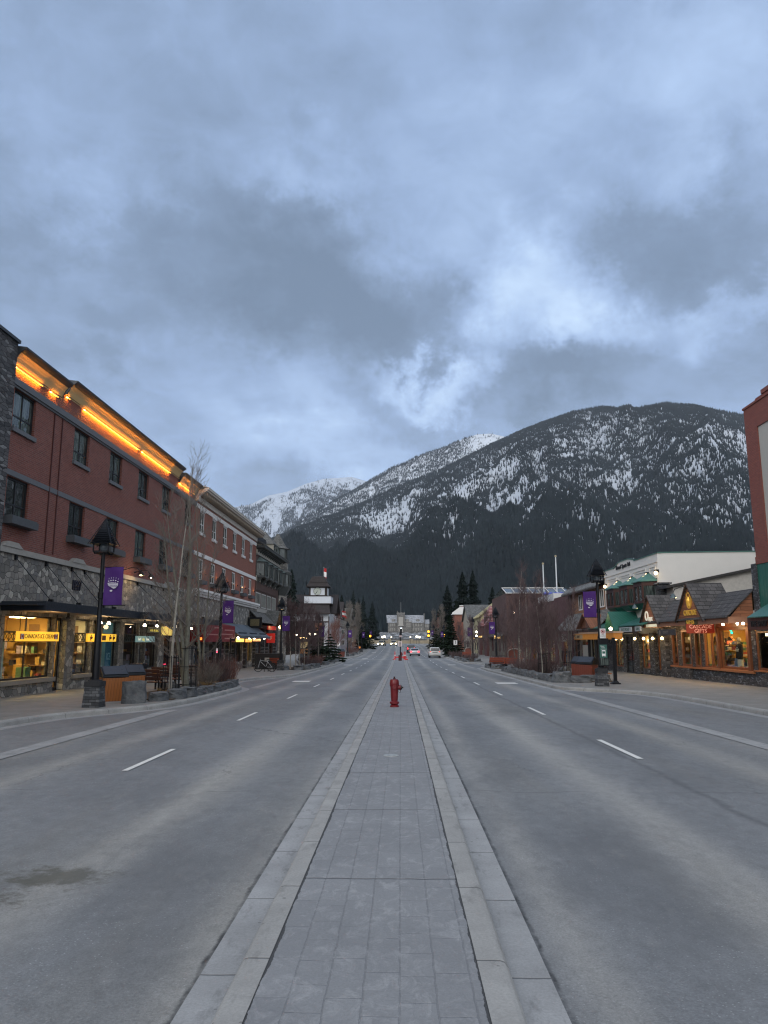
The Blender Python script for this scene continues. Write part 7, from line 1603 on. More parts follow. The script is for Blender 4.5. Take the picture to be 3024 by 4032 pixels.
b1 = bench_model('nearest reddish slatted bench behind the right rock planter', base(9.9, 67.5), R(180), BNR)
dup(b1, base(9.0, 70.5), R(180), 'second reddish slatted bench reaching left of the first one')
dup(b1, base(10.3, 117), R(180), 'distant reddish bench beside the third right lamp')
dup(b1, base(10.6, 58.5), R(150), 'reddish bench under the seated dark person')
dup(b1, base(-10.9, 66), R(160), 'dark red slatted bench left of the birch clump')
# kiosk boards with arched tops
def kiosk(label, loc, s=1.0):
    t = thing('notice_kiosk', label, 'kiosk', loc, 'arched wooden boards', 0, local=True)
    pts = [(-.75, 0, 0), (.75, 0, 0), (.75, 0, 1.35)]+[(.75*math.cos(a), 0, 1.35+.32*math.sin(a)) for a in (.5, 1.0, 1.57, 2.14, 2.64)]+[(-.75, 0, 1.35)]
    m = MB(); m.extr(pts, (0, .5, 0)); m.build('board', BW2, t)
    m = MB(); m.tube([(x*1.06, -.03, z+.04) for x, y, z in pts[2:]], .06, 5); m.tube([(-.8, 0, 0), (-.8, 0, 1.4)], .05, 5); m.build('arch_trim', P('trim_pale', (.30, .27, .24), .6), t)
    t.scale = (s,)*3; return t
k1 = kiosk('larger arched dark red board behind the right birch trunks', base(13.2, 88), 1.0)
dup(k1, base(11.2, 124), 0, 'smaller arched dark red board behind the distant right bench', s=.9)
t = thing('storage_box', 'large black utility box with a small white label behind the bicycle', 'box', (-11.5, 67, gz(67)+.15)); m = MB(); z = gz(67)+.15; m.box(-12.6, -10.3, 65.6, 66.6, z, z+1.35); m.build('case', P('box_black', (.006, .007, .009), .5, world=True), t, bevel=.02); m = MB(); m.box(-11.75, -11.35, 65.57, 65.598, z+.75, z+1.0); m.box(-10.65, -10.48, 65.57, 65.598, z+.45, z+.85); m.build('label_plate', P('plate_dim', (.30, .30, .28), .6), t)
# boulders and planter rocks
ROCK, nt, b, o = mk('planter_rock'); vec = obj(nt); n_ = noise(nt, vec, 2.2, 7, .68).outputs['Fac']; n2_ = noise(nt, vscale(nt, vec, (1, 1, 3.5)), 4.5, 6, .7, .6).outputs['Fac']
c = mix(nt, ramp(nt, n_, ((.35, 0.0), (.65, 1.0))), (.055, .062, .072), (.135, .142, .15)); c = mix(nt, ramp(nt, n2_, ((.56, 0.0), (.72, .55))), c, (.24, .235, .22)); nt.links.new(c, b.inputs['Base Color']); b.inputs['Roughness'].default_value = .85; bump(nt, b, mth(nt, 'ADD', n_, n2_), .05)
def rock_mesh(seed, sx, sy, sz):
    r = random.Random(seed); bm = bmesh.new(); bmesh.ops.create_cube(bm, size=1.0)
    bmesh.ops.subdivide_edges(bm, edges=bm.edges, cuts=3, use_grid_fill=True)
    from mathutils import noise as mn
    for v in bm.verts:
        d = mn.noise_vector(v.co*1.7+Vector((seed*3.1, 0, 0)))*.20 + mn.noise_vector(v.co*4.5+Vector((0, seed, 0)))*.08
        co = v.co + Vector((d.x, d.y, d.z*.55)); k = 1-.18*max(0, co.z+.5)*(.6+r.random()*.4)
        ln = max(abs(co.x), abs(co.y)); rr = math.hypot(co.x, co.y)
        if rr > .56: co.x *= .56/rr*1.02; co.y *= .56/rr*1.02
        v.co = Vector((co.x*sx*k*1.12, co.y*sy*k*1.12, (co.z+.5)*sz))
    me = bpy.data.meshes.new('rock'); bm.to_mesh(me); bm.free(); me.materials.append(ROCK)
    return me
RM = [rock_mesh(i, 1, 1, 1) for i in range(7)]
rcount = [0]
def rock(loc, size, rz, label, group, name='planter_rock', cat='rock'):
    me = RM[rcount[0] % 7]; rcount[0] += 1
    o = bpy.data.objects.new(name, me); COL.objects.link(o); o.location = (loc[0], loc[1], loc[2]-.05); o.scale = size; o.rotation_euler = (0, 0, rz); tag(o, label, cat, group); return o
rock(base(-8.8, 25.15), (.72, .6, .74), .5, 'dark pointed boulder with a pale side standing between bin and bench', None, 'boulder', 'boulder')
LRK = [(-8.35, 26.3, .72, .5, .36), (-8.05, 27.4, .8, .55, .38), (-7.95, 28.5, .8, .6, .4), (-7.92, 29.7, .95, .55, .36), (-7.92, 30.9, .9, .5, .38), (-7.92, 32.1, .9, .55, .34), (-7.92, 33.3, .95, .55, .36), (-7.95, 34.6, .95, .5, .38), (-8.0, 35.9, .9, .5, .36), (-8.2, 37.1, .8, .55, .34), (-8.9, 37.9, .8, .55, .34)]
LBL = ['pale flat topped rock, first of the left planter row beside the boulder', 'block shaped rock, second of the left planter row', 'fluted grey rock, third of the left planter row', 'long rock, fourth of the left planter row', 'rock with vertical ribs, fifth of the left planter row', 'low rock in the middle of the left planter row', 'seventh rock of the left planter row, under the shrubs', 'eighth rock of the left planter row, beside dry grass', 'ninth rock of the left planter row', 'tenth rock of the left planter row at the kerb bend', 'last rock of the left planter row, round the corner']
for (x, y, a, b_, h), lb in zip(LRK, LBL): rock(base(x, y), (b_, a*1.08, h*rnd.uniform(.8, 1.15)), rnd.uniform(-.22, .22), lb, 'rocks edging the left planter')
for (x, y, lb) in ((-9.6, 27.2, 'small flat stone behind the first planter rocks on the left'), (-9.5, 31.8, 'squat stone in the left planter between birch and aspen'), (-9.7, 35.2, 'squat stone at the foot of the third guarded tree'), (-10.2, 33.6, 'cube like stone behind the white birch')): rock(base(x, y), (.55, .6, .36), rnd.random(), lb, 'loose stones in the left planter')
n = 17
for k in range(n):
    y = 41.0+(60.5-41.0)*k/(n-1); x = 8.35 if k else 8.6
    big = k == 0; rock(base(x, y), (.62 if not big else .95, 1.02, rnd.uniform(.34, .46) if not big else .60), rnd.uniform(-.2, .2), ('big flat topped corner rock at the near end of the right planter' if big else 'weathered %s rock, number %s from the near corner of the right planter row' % (('grey', 'dark', 'pale')[k % 3], ('', 'two', 'three', 'four', 'five', 'six', 'seven', 'eight', 'nine', 'ten', 'eleven', 'twelve', 'thirteen', 'fourteen', 'fifteen', 'sixteen', 'seventeen')[k])), 'rocks edging the right planter')
for (x, y, lb) in ((9.5, 40.6, 'low rock right of the big corner rock'), (10.3, 41.6, 'low rock between the corner rock and the red bins'), (10.9, 42.0, 'small rock touching the front red bin')): rock(base(x, y), (1.0, .6, .40), rnd.uniform(-.2, .2), lb, 'rocks edging the right planter')
rock(base(11.2, 52.5), (.8, .7, .48), .3, 'square stone seat in the right planter by the seated person', None)
for (x, y, a, lb) in ((8.6, 69, 1.6, 'near rock of the low planter under the second bench'), (8.4, 72, 1.4, 'middle rock of the low planter under the second bench'), (9.6, 74.5, 1.6, 'far rock of the low planter under the second bench'), (8.4, 98, 2.2, 'near rock of the third right planter'), (9.8, 97, 1.8, 'long rock at the open side of the third right planter'), (8.2, 104, 2.0, 'far rock of the third right planter'), (8.3, 112, 2.2, 'rock beside the distant bench on the right'), (8.4, 124, 2.4, 'rock under the right pedestrian plate')): rock(base(x, y), (.8, a, .42), 0, lb, 'rocks edging the farther right planters')
for (x, y, a, lb) in ((-8.6, 63.8, 1.2, 'corner rock of the birch planter'), (-8.2, 66, 1.5, 'second rock of the birch planter'), (-8.1, 68.5, 1.5, 'third rock of the birch planter'), (-8.1, 71, 1.5, 'fourth rock of the birch planter'), (-8.2, 74, 1.6, 'fifth rock of the birch planter'), (-9.8, 63.6, 1.3, 'flat rock at the near side of the birch planter'), (-8.4, 84, 1.8, 'near rock of the spruce planter'), (-8.2, 90, 1.8, 'middle rock of the spruce planter'), (-8.3, 97, 1.8, 'far rock of the spruce planter'), (-8.6, 146, 2.4, 'rock bed beside the orange vested person'), (-8.6, 134, 2.0, 'rock bed by the fourth left lamp')): rock(base(x, y), (.8, a, .42), 0, lb, 'rocks edging the farther left planters')
# planter soil beds
m = MB()
for (x0, x1, y0_, y1_) in ((-10.3, -7.95, 26.5, 37.6), (8.5, 11.6, 41.2, 61), (-10.3, -8.1, 64, 75), (8.4, 10.5, 68, 75), (-10.4, -8.2, 83, 99), (8.2, 10.4, 97, 126)):
    n = 5
    for i in range(n):
        a = y0_+(y1_-y0_)*i/n; b_ = y0_+(y1_-y0_)*(i+1)/n; m.quad((x0, a, gz(a)+.19), (x1, a, gz(a)+.19), (x1, b_, gz(b_)+.19), (x0, b_, gz(b_)+.19)); m.quad((x0, a, gz(a)+.1), (x0, a, gz(a)+.19), (x0, b_, gz(b_)+.19), (x0, b_, gz(b_)+.1)); m.quad((x1, a, gz(a)+.1), (x1, a, gz(a)+.19), (x1, b_, gz(b_)+.19), (x1, b_, gz(b_)+.1))
    m.quad((x0, y0_, gz(y0_)+.1), (x1, y0_, gz(y0_)+.1), (x1, y0_, gz(y0_)+.19), (x0, y0_, gz(y0_)+.19))
tag(m.build('planter_soil', SOIL), kind='structure')
# ---------------------------------------------------------------- fire hydrants
RED = P('hydrant_red', (.125, .006, .010), .42, var=.55, scale=9, coat=.15, bmp=.002)
def hydrant(label, loc, s=1.0):
    t = thing('fire_hydrant', label, 'fire hydrant', loc, 'red fire hydrants', 0, local=True)
    m = MB(); m.lathe([(.135, 0), (.135, .045), (.115, .06), (.10, .07), (.135, .10), (.145, .105), (.145, .15), (.118, .165), (.10, .18), (.112, .30), (.118, .5), (.125, .60), (.142, .625), (.142, .72), (.128, .80), (.11, .825), (.03, .835)], (0, 0, 0), 24); m.build('barrel', RED, t, smooth=True)
    m = MB(); m.lathe([(.05, .82), (.04, .85), (.025, .86), (.025, .905), (.01, .91)], (0, 0, 0), 10); m.build('operating_nut', P('nut_dark', (.04, .012, .012), .4, .5), t)
    m = MB(); m.tube([(.10, 0, .58), (.17, 0, .58)], .07, 14); m.tube([(.165, 0, .58), (.19, 0, .58)], .088, 14); m.build('side_outlet', RED, t, smooth=True)
    m = MB(); m.tube([(.19, 0, .58), (.235, 0, .58)], .062, 12); m.tube([(.235, 0, .58), (.275, 0, .58)], .026, 8); m.box(.2, .225, -.075, .075, .565, .595); m.build('outlet_cap', P('cap_iron', (.035, .03, .028), .5, .6), t, smooth=True)
    m = MB(); m.tube([(0, -.10, .60), (0, -.15, .60)], .062, 14); m.lathe([(.01, 0), (.01, .001)], (0, 0, .6), 6); m.build('front_outlet', RED, t, smooth=True)
    m = MB()
    for k in range(8): a = k*math.pi/4; m.tube([(.125*math.cos(a), .125*math.sin(a), .15), (.125*math.cos(a), .125*math.sin(a), .165)], .012, 6)
    m.build('flange_bolts', RED, t)
    m = MB(); m.tube([(.20, -.05, .52), (.18, -.09, .44), (.15, -.11, .42), (.125, -.09, .50)], .006, 4); m.build('cap_chain', P('cap_iron', (.035, .03, .028), .5, .6), t)
    t.scale = (s,)*3; return t
hy = hydrant('near dark red fire hydrant standing on the paved median', (-.2, 24.4, gz(24.4)+.096), 1.04)
dup(hy, (.08, 118, gz(118)+.096), 0, 'far small red fire hydrant behind the pedestrian plate', s=1.15)
t = thing('utility_cover', 'small round metal utility cover set in the median paving', 'utility cover', (-.17, 13.45, gz(13.45)+.098), None, 0, local=True)
m = MB(); m.lathe([(.135, 0), (.135, .006), (.125, .008), (.02, .008)], (0, 0, 0), 24, 1, 1); m.build('lid', P('cover_metal', (.36, .37, .36), .5, .3, var=.3, scale=30), t)
m = MB(); m.box(-.07, -.02, -.012, .012, .0085, .0095); m.box(.03, .08, -.012, .012, .0085, .0095); m.build('pick_hole', BLACKM, t)
# ---------------------------------------------------------------- median signs, signal, barricade
t = thing('median_signal', 'central median post with dark signal heads and pedestrian plate', 'traffic signal', (-.05, 104.4, gz(104)+.1))
z = gz(104.4)+.09
m = MB(); m.tube([(-.03, 104.4, z), (-.03, 104.4, 3.2)], .075, 8); m.build('post', BLACKM, t)
m = MB(); m.box(-.29, .16, 104.2, 104.6, z, z+.75); m.build('base_box', P('box_maroon', (.05, .008, .010), .6), t)
m = MB(); m.box(-.15, .18, 104.22, 104.5, 2.75, 3.25); m.box(-.10, .20, 104.24, 104.5, 3.3, 3.75); m.lathe([(.16, 3.55), (.16, 3.7), (.05, 3.86)], (.06, 104.4, 0), 10); m.build('signal_head', BLACKM, t)
m = MB(); m.ball((.08, 104.2, 3.70), .075, 8, 6); m.build('white_lamp', E_('signal_white', (.8, .9, 1), 3), t)
m = MB(); m.box(-.19, .19, 104.15, 104.18, 2.48, 2.72); m.build('small_plate', P('plate_pink', (.42, .32, .32), .6), t)
m = MB(); m.box(-.33, .21, 104.12, 104.15, 1.22, 1.93); m.build('pedestrian_plate', P('plate_rose', (.58, .50, .49), .5), t)
m = MB(); walker(m, -.06, 104.11, 1.56, .62); m.build('walking_figure', BLACKTXT, t)
ORG = P('barrier_orange', (.62, .04, .045), .5, var=.2)
t = thing('barricade', 'orange red low barricade bar across the median end', 'barricade', (0, 111.9, gz(112)))
z = gz(112)+.02
m = MB(); m.box(-.9, .9, 111.9, 112.0, z+.30, z+.48); m.rbox((-.85, 111.95, z+.1), (.45, .5, .16)); m.rbox((.85, 111.95, z+.1), (.45, .5, .16)); m.build('bar', ORG, t)
for k, (x, lb) in enumerate(((-.82, 'left orange tube cone of the median barricade'), (.52, 'shorter orange tube cone right of the red box'), (.68, 'right orange tube cone of the median barricade'))):
    t = thing('traffic_cone', lb, 'traffic cone', (x, 111.6, z), 'orange tube cones', 0, local=True)
    m = MB(); m.lathe([(.20, 0), (.20, .05), (.09, .07), (.06, .9), (.075, .95), (.05, 1.15), (.03, 1.25)], (0, 0, 0), 10); m.build('tube', ORG, t)
    m = MB(); m.lathe([(.083, .62), (.079, .74)], (0, 0, 0), 10); m.build('reflective_band', WHITETXT, t)
for k, (x, y, zz, lb, sz) in enumerate(((9.1, 126, 1.7, 'white pedestrian plate in front of the low dark spruce on the right', .62), (-11.3, 138, 1.4, 'white pedestrian plate behind the fourth left lamp', .62))):
    t = thing('warning_sign', lb, 'sign', (x, y, 0), 'pedestrian plates')
    m = MB(); m.box(x-sz*.48, x+sz*.48, y-.02, y, zz-sz*.62, zz+sz*.62); m.build('plate', PW, t); m = MB(); walker(m, x, y-.03, zz, sz*1.05); m.build('walking_figure', BLACKTXT, t)
    m = MB(); m.tube([(x, y+.04, gz(y)), (x, y+.04, zz+.3)], .035, 5); m.build('post', BLACKM, t)
AMB = E_('signal_amber', (1, .36, .02), 7)
for k, (x, y, zs, lb) in enumerate(((7.55, 204, (4.5, 3.4), 'right hand signal pole with two amber lights'), (-8.15, 203, (3.3,), 'left hand signal pole with one amber light'), (10.9, 188, (3.3,), 'small amber signal among the bare trees on the right'))):
    t = thing('traffic_signal', lb, 'traffic signal', (x, y, gz(y)), 'amber traffic signals')
    m = MB(); m.tube([(x+.25, y+.1, gz(y)), (x+.25, y+.1, 5.6)], .08, 6); m.build('post', BLACKM, t)
    m = MB()
    for zz in zs: m.box(x-.28, x+.28, y, y+.3, zz-.55, zz+.45)
    m.each('housing', BLACKM, t)
    m = MB()
    for zz in zs: m.ball((x, y-.06, zz), .27, 8, 6)
    m.each('amber_light', AMB, t)
# ---------------------------------------------------------------- bicycles
def bicycle(label, loc, rz, col):
    t = thing('bicycle', label, 'bicycle', loc, 'parked bicycles', rz, local=True)
    for x in (-.52, .52):
        m = MB(); m.tube([(x+.33*math.cos(a*.2618), 0, .35+.33*math.sin(a*.2618)) for a in range(25)], .024, 5, False)
        w_ = m.build('wheel', P('tyre', (.012, .012, .012), .8), t)
        m = MB()
        for a in range(12): m.tube([(x, 0, .35), (x+.32*math.cos(a*.5236), 0, .35+.32*math.sin(a*.5236))], .004, 3)
        m.tube([(x, -.04, .35), (x, .04, .35)], .025, 6); m.build('spokes', P('spoke', (.2, .2, .2), .4, .6), w_)
    m = MB(); F_ = P(col[0], col[1], .4)
    for a, b_ in (((-.52, 0, .35), (-.08, 0, .36)), ((-.08, 0, .36), (-.20, 0, .86)), ((-.52, 0, .35), (-.18, 0, .76)), ((-.08, 0, .36), (.36, 0, .78)), ((-.18, 0, .78), (.36, 0, .86)), ((.36, 0, .94), (.52, 0, .35))): m.tube([a, b_], .021, 6)
    m.build('frame', F_, t)
    m = MB(); m.rbox((-.23, 0, .93), (.26, .13, .05)); m.build('saddle', BLACKM, t)
    m = MB(); m.tube([(.36, 0, .94), (.38, 0, 1.03), (.40, -.27, 1.03)], .014, 5); m.tube([(.38, 0, 1.03), (.40, .27, 1.03)], .014, 5); m.build('handlebar', BLACKM, t)
    m = MB(); m.tube([(-.08, -.06, .36), (-.08, .06, .36)], .07, 10); m.box(-.1, -.06, -.16, -.07, .19, .22); m.box(-.1, -.06, .07, .16, .50, .53); m.build('crank', BLACKM, t)
    return t
bicycle('dark bicycle with a pale frame locked to a low rack by the bus bay', base(-10.45, 58.6), R(180+8), ('bike_pale', (.35, .36, .38)))
t = thing('bicycle_rack', 'low dark metal rack holding the bicycle', 'rack', (-10.3, 58.9, gz(59)+.15)); z = gz(59)+.15
for x in (-10.55, -10.1): m = MB(); m.tube([(x, 58.85, z), (x, 58.85, z+.75), (x+.3, 58.85, z+.75), (x+.3, 58.85, z)], .03, 6); m.build('hoop', BLACKM, t)
bicycle('bicycle with a red frame standing by the second right planter', base(10.2, 79), R(70), ('bike_red', (.30, .04, .04)))
bicycle('second bicycle leaning behind the red framed one', base(10.6, 80.2), R(75), ('bike_dark', (.05, .05, .06)))
# notice post by the left shrubs
t = thing('sign_frame', 'pair of thin dark posts standing at the end of the left planter', 'post', base(-9.5, 43)); z = gz(43)+.15
for x in (-9.68, -9.42): m = MB(); m.box(x-.035, x+.035, 42.97, 43.03, z, z+2.35); m.build('post', BLACKM, t)
m = MB(); m.box(-9.68, -9.42, 42.98, 43.02, z+1.45, z+1.53); m.box(-9.68, -9.42, 42.98, 43.02, z+2.2, z+2.3); m.build('crossbar', BLACKM, t)
for k, (x, y, lb) in enumerate(((-11.6, 33.5, 'black litter box with rounded top behind the white birch'),)):
    t = thing('litter_box', lb, 'litter bin', base(x, y)); z = gz(y)+.15; m = MB(); m.box(x-.3, x+.3, y-.3, y+.3, z, z+1.05); m.box(x-.33, x+.33, y-.33, y+.33, z+1.05, z+1.12); m.build('case', P('box_black', (.006, .007, .009), .5, world=True), t, bevel=.02)
t = thing('ticket_booth', 'small grey booth with amber lit lamps under the timber building', 'booth', (-12.5, 100, gz(100)+.15)); z = gz(100)+.15
m = MB(); m.box(-13.3, -11.9, 99, 101.5, z, z+1.0); m.box(-13.3, -11.9, 99, 101.5, z+1.0, z+2.8); m.build('wall', P('booth_grey', (.10, .12, .14), .7), t)
m = MB(); m.box(-13.05, -12.1, 98.95, 98.99, z+1.7, z+2.45); m.build('window', E_('booth_window', (.5, .42, .25), .25), t); m = MB(); m.box(-13.1, -12.05, 98.9, 98.98, z+1.0, z+1.6); m.build('menu_board', P('board_orange', (.35, .16, .06), .6), t)
for x in (-13.0, -12.6, -12.3): m = MB(); m.ball((x, 98.6, z+3.0), .12, 6, 5); m.build('bulb', BULB, t)
for k, (x, y, z, lb) in enumerate(((-12.6, 92, 2.7, 'leftmost white globe light behind the birch twigs'), (-12.0, 100, 2.9, 'middle warm globe light behind the birch twigs'), (-11.3, 100, 2.9, 'rightmost warm globe light behind the birch twigs'), (14.4, 96, 5.55, 'warm light on the gable beside the second right lamp'), (11.3, 113, 3.3, 'upper of two white lights by the third right lamp'), (11.3, 113, 2.7, 'lower of two white lights by the third right lamp'))):
    t = thing('globe_light', lb, 'lamp', (x, y, z), 'globe lights', 0, local=True); m = MB(); m.ball((0, 0, 0), .13, 8, 6); m.build('globe', BULBW, t); m = MB(); m.tube([(0, 0, .1), (0, .6, .2)], .02, 4); m.build('bracket_arm', BLACKM, t)
# ================================================================ vehicles
TYRE = P('tyre', (.012, .012, .012), .8); RIM = P('wheel_rim', (.25, .25, .26), .35, .7)
CARG = P('car_glass', (.012, .015, .018), .08, spec=.8)
def vehicle(label, loc, rz, paint, kind='sedan', tail=0.0, head=0.0):
    t = thing('car', label, 'car', loc, 'cars on the avenue', rz, local=True)     # the rear faces -Y
    if kind == 'van': L_, W_, H_ = 4.7, 1.92, 1.72; prof = [(-2.35, .42), (-2.38, .75), (-2.32, 1.02), (1.45, 1.02), (2.25, .88), (2.35, .55), (2.3, .35), (-2.3, .35)]; cab = [(-2.30, 1.0), (-2.10, 1.66), (-1.7, 1.72), (.55, 1.70), (1.45, 1.02)]
    elif kind == 'suv': L_, W_, H_ = 4.6, 1.9, 1.68; prof = [(-2.25, .45), (-2.3, .8), (-2.22, 1.02), (1.2, 1.04), (2.15, .95), (2.3, .6), (2.25, .38), (-2.2, .38)]; cab = [(-2.18, 1.0), (-1.85, 1.6), (-1.5, 1.68), (.35, 1.66), (1.15, 1.04)]
    else: L_, W_, H_ = 4.6, 1.82, 1.45; prof = [(-2.28, .42), (-2.32, .78), (-2.22, .96), (-1.5, 1.0), (1.05, .95), (2.15, .80), (2.3, .5), (2.25, .32), (-2.25, .32)]; cab = [(-1.75, .97), (-1.05, 1.40), (-.7, 1.45), (.25, 1.43), (1.1, .95)]
    hw = W_/2; m = MB()
    def loft(m, pr, ws):
        n = len(pr); P_ = []
        for (sx, k) in ((-1, 0), (-1, 1), (1, 1), (1, 0)):
            for (y, z) in pr: P_.append((sx*(hw*ws[k](z)), y*(1 if k else .985), z))
        F_ = []
        for a in range(3):
            for i in range(n): F_.append((a*n+i, a*n+(i+1) % n, (a+1)*n+(i+1) % n, (a+1)*n+i))
        F_ += [tuple(range(n)), tuple(range(3*n, 4*n))]; m.add(P_, F_)
    loft(m, prof, (lambda z: 1.0-.10*max(0, .55-z)-.06*max(0, z-.7)*2, lambda z: .90-.1*max(0, z-.8)))
    body = m.build('body', paint, t, smooth=True, bevel=.04)
    m = MB(); top = max(z for y, z in cab); base_ = min(z for y, z in cab)
    loft(m, cab, (lambda z: .93-.20*(z-base_)/(top-base_), lambda z: .86-.20*(z-base_)/(top-base_))); m.build('roof', paint, body, smooth=True, bevel=.03)
    # glass set proud of the cabin
    (y0_, z0_), (y1_, z1_) = cab[0], cab[1]; f0, f1 = .12, .88
    ya, za = y0_+(y1_-y0_)*f0, z0_+(z1_-z0_)*f0; yb, zb = y0_+(y1_-y0_)*f1, z0_+(z1_-z0_)*f1
    wa, wb = hw*.80, hw*.69; m = MB(); m.add([(-wa, ya-.025, za), (wa, ya-.025, za), (wb, yb-.025, zb), (-wb, yb-.025, zb), (-wa, ya+.02, za), (wa, ya+.02, za), (wb, yb+.02, zb), (-wb, yb+.02, zb)], [(0, 1, 2, 3), (4, 7, 6, 5), (0, 4, 5, 1), (1, 5, 6, 2), (2, 6, 7, 3), (3, 7, 4, 0)]); m.build('rear_window', CARG, t)
    (y0_, z0_), (y1_, z1_) = cab[-1], cab[-2]; ya, za = y0_+(y1_-y0_)*f0, z0_+(z1_-z0_)*f0; yb, zb = y0_+(y1_-y0_)*f1, z0_+(z1_-z0_)*f1
    m = MB(); m.add([(-wa, ya+.03, za), (wa, ya+.03, za), (wb, yb+.03, zb), (-wb, yb+.03, zb)], [(0, 1, 2, 3)]); m.build('windscreen', CARG, t)
    for sx in (-1, 1):
        m = MB(); lo_, hi_ = hw*.925, hw*.765; zl, zh = base_+.06, top-.12; m.add([(sx*lo_, cab[0][0]+.45, zl), (sx*lo_, cab[-1][0]-.35, zl), (sx*hi_, cab[-2][0]-.02, zh), (sx*hi_, cab[1][0]+.2, zh)], [(0, 1, 2, 3)]); m.build('side_window', CARG, t)
        m = MB(); m.rbox((sx*(hw+.11), cab[-1][0]-.35, base_+.08), (.2, .12, .15)); m.build('mirror', paint, t)
        for y in (-1.38, 1.42):
            m = MB(); m.tube([(sx*(hw-.2), y, .33), (sx*(hw+.01), y, .33)], .33, 14); wh_ = m.build('wheel', TYRE, t, smooth=True)
            m = MB(); m.tube([(sx*(hw-.05), y, .33), (sx*(hw+.02), y, .33)], .2, 10); m.build('rim', RIM, wh_)
        zt = .80 if kind == 'sedan' else .90
        m = MB(); m.rbox((sx*(hw-.22), -2.31, zt), (.36 if kind == 'sedan' else .2, .06, .17 if kind == 'sedan' else .34)); m.build('tail_light', E_('tail_%.1f' % tail, (1, .02, .03) if tail > 1 else (.6, .06, .03), tail) if tail else P('tail_off', (.2, .01, .01), .3), t)
        m = MB(); m.rbox((sx*(hw-.28), 2.27, .70), (.34, .08, .16)); m.build('headlight', E_('head_%.1f' % head, (1, .86, .55), head) if head else P('head_off', (.4, .4, .4), .2), t)
    m = MB(); m.box(-.26, .26, -2.42, -2.385, .60, .73); m.build('number_plate', P('plate_number', (.45, .45, .45), .5), t)
    m = MB(); m.box(-hw*.92, hw*.92, -2.36, 2.3, .22, .36); m.build('underbody', BLACKM, t)
    if kind == 'van': m = MB(); m.box(-.42, .42, -2.41, -2.36, .86, .93); m.build('handle_strip', BLACKM, t)
    return t
WPA = P('paint_white', (.46, .46, .45), .3, coat=.6, var=.04); SPA = P('paint_silver', (.48, .50, .53), .3, .3, coat=.6, var=.04); DPA = P('paint_dark', (.035, .038, .042), .3, coat=.6); CPA = P('paint_champagne', (.30, .27, .20), .35, coat=.5)
def road(x, y): return (x, y, gz(y)+.012)
vehicle('white minivan on the right lane seen from behind', road(5.7, 128.3), 0, WPA, 'van', tail=.8)
vehicle('silver white sedan with glowing red brake lights', road(2.62, 141.5), 0, SPA, 'sedan', tail=7)
vehicle('dark car just ahead of the silver sedan', road(2.3, 168), 0, DPA, 'suv', tail=3)
vehicle('oncoming pale car with bright headlights on the far left', road(-5.7, 229), R(170), CPA, 'suv', head=55)
vehicle('oncoming vehicle with amber glow close to the median', road(-2.1, 231), R(180), CPA, 'suv', head=65)
# ================================================================ people
def skin_person(name, label, loc, rz, joints, edges, radii, mat, parts, group=None, s=1.0):
    t = thing(name, label, 'person', loc, group, rz, local=True)
    def skinned(nm, J, E2, RR_, mt):
        me = bpy.data.meshes.new(nm); me.from_pydata(J, E2, []); o = bpy.data.objects.new(nm, me); COL.objects.link(o); o.parent = t
        sm = o.modifiers.new('skin', 'SKIN'); sm.use_smooth_shade = True
        for i, v in enumerate(me.skin_vertices[0].data): v.radius = RR_[i]; v.use_root = (i == 0)
        sb = o.modifiers.new('sub', 'SUBSURF'); sb.levels = 1; sb.render_levels = 1; me.materials.append(mt); WLOC[o.name] = (0, 0, 0); return o
    skinned('body', joints, edges, radii, mat)
    for nm, J, E2, RR_, mt in parts: skinned(nm, J, E2, RR_, mt)
    t.scale = (s,)*3; return t
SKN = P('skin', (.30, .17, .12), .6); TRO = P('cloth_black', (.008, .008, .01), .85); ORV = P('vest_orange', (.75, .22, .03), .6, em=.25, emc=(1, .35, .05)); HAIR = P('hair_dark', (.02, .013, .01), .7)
def walkfig():
    J = [(0, 0, .95), (0, 0, 1.15), (0, 0, 1.40), (0, 0, 1.50), (0, .01, 1.60), (0, .01, 1.72), (-.09, 0, .90), (-.10, .06, .5), (-.10, -.08, .08), (-.10, .08, .03), (.09, 0, .90), (.10, -.02, .5), (.11, .05, .08), (.11, .18, .03), (-.20, 0, 1.40), (-.25, .0, 1.12), (-.22, .10, .88), (-.21, .13, .80), (.20, 0, 1.40), (.25, 0, 1.12), (.22, .10, .88), (.21, .13, .80)]
    E2 = [(0, 1), (1, 2), (2, 3), (3, 4), (4, 5), (0, 6), (6, 7), (7, 8), (8, 9), (0, 10), (10, 11), (11, 12), (12, 13), (2, 14), (14, 15), (15, 16), (16, 17), (2, 18), (18, 19), (19, 20), (20, 21)]
    RR_ = [(.16, .12), (.15, .11), (.17, .12), (.06, .06), (.085, .10), (.07, .08), (.10, .10), (.065, .065), (.045, .045), (.045, .03), (.10, .10), (.065, .065), (.045, .045), (.045, .03), (.065, .065), (.05, .05), (.035, .035), (.03, .035), (.065, .065), (.05, .05), (.035, .035), (.03, .035)]
    return J, E2, RR_
J, E2, RR_ = walkfig()
vest = ('vest', [(0, 0, .92), (0, 0, 1.15), (0, 0, 1.40), (-.19, 0, 1.41), (.19, 0, 1.41)], [(0, 1), (1, 2), (2, 3), (2, 4)], [(.19, .15), (.18, .145), (.19, .145), (.08, .08), (.08, .08)], ORV)
head = ('head', [(0, .01, 1.53), (0, .02, 1.62), (0, .01, 1.71)], [(0, 1), (1, 2)], [(.055, .055), (.088, .105), (.07, .085)], SKN)
hair = ('hair', [(0, -.02, 1.60), (0, -.01, 1.72)], [(0, 1)], [(.092, .10), (.08, .095)], HAIR)
skin_person('person', 'person in orange vest and black trousers standing by the kerb', base(-8.2, 152), R(10), J, E2, RR_, TRO, [vest, head, hair])
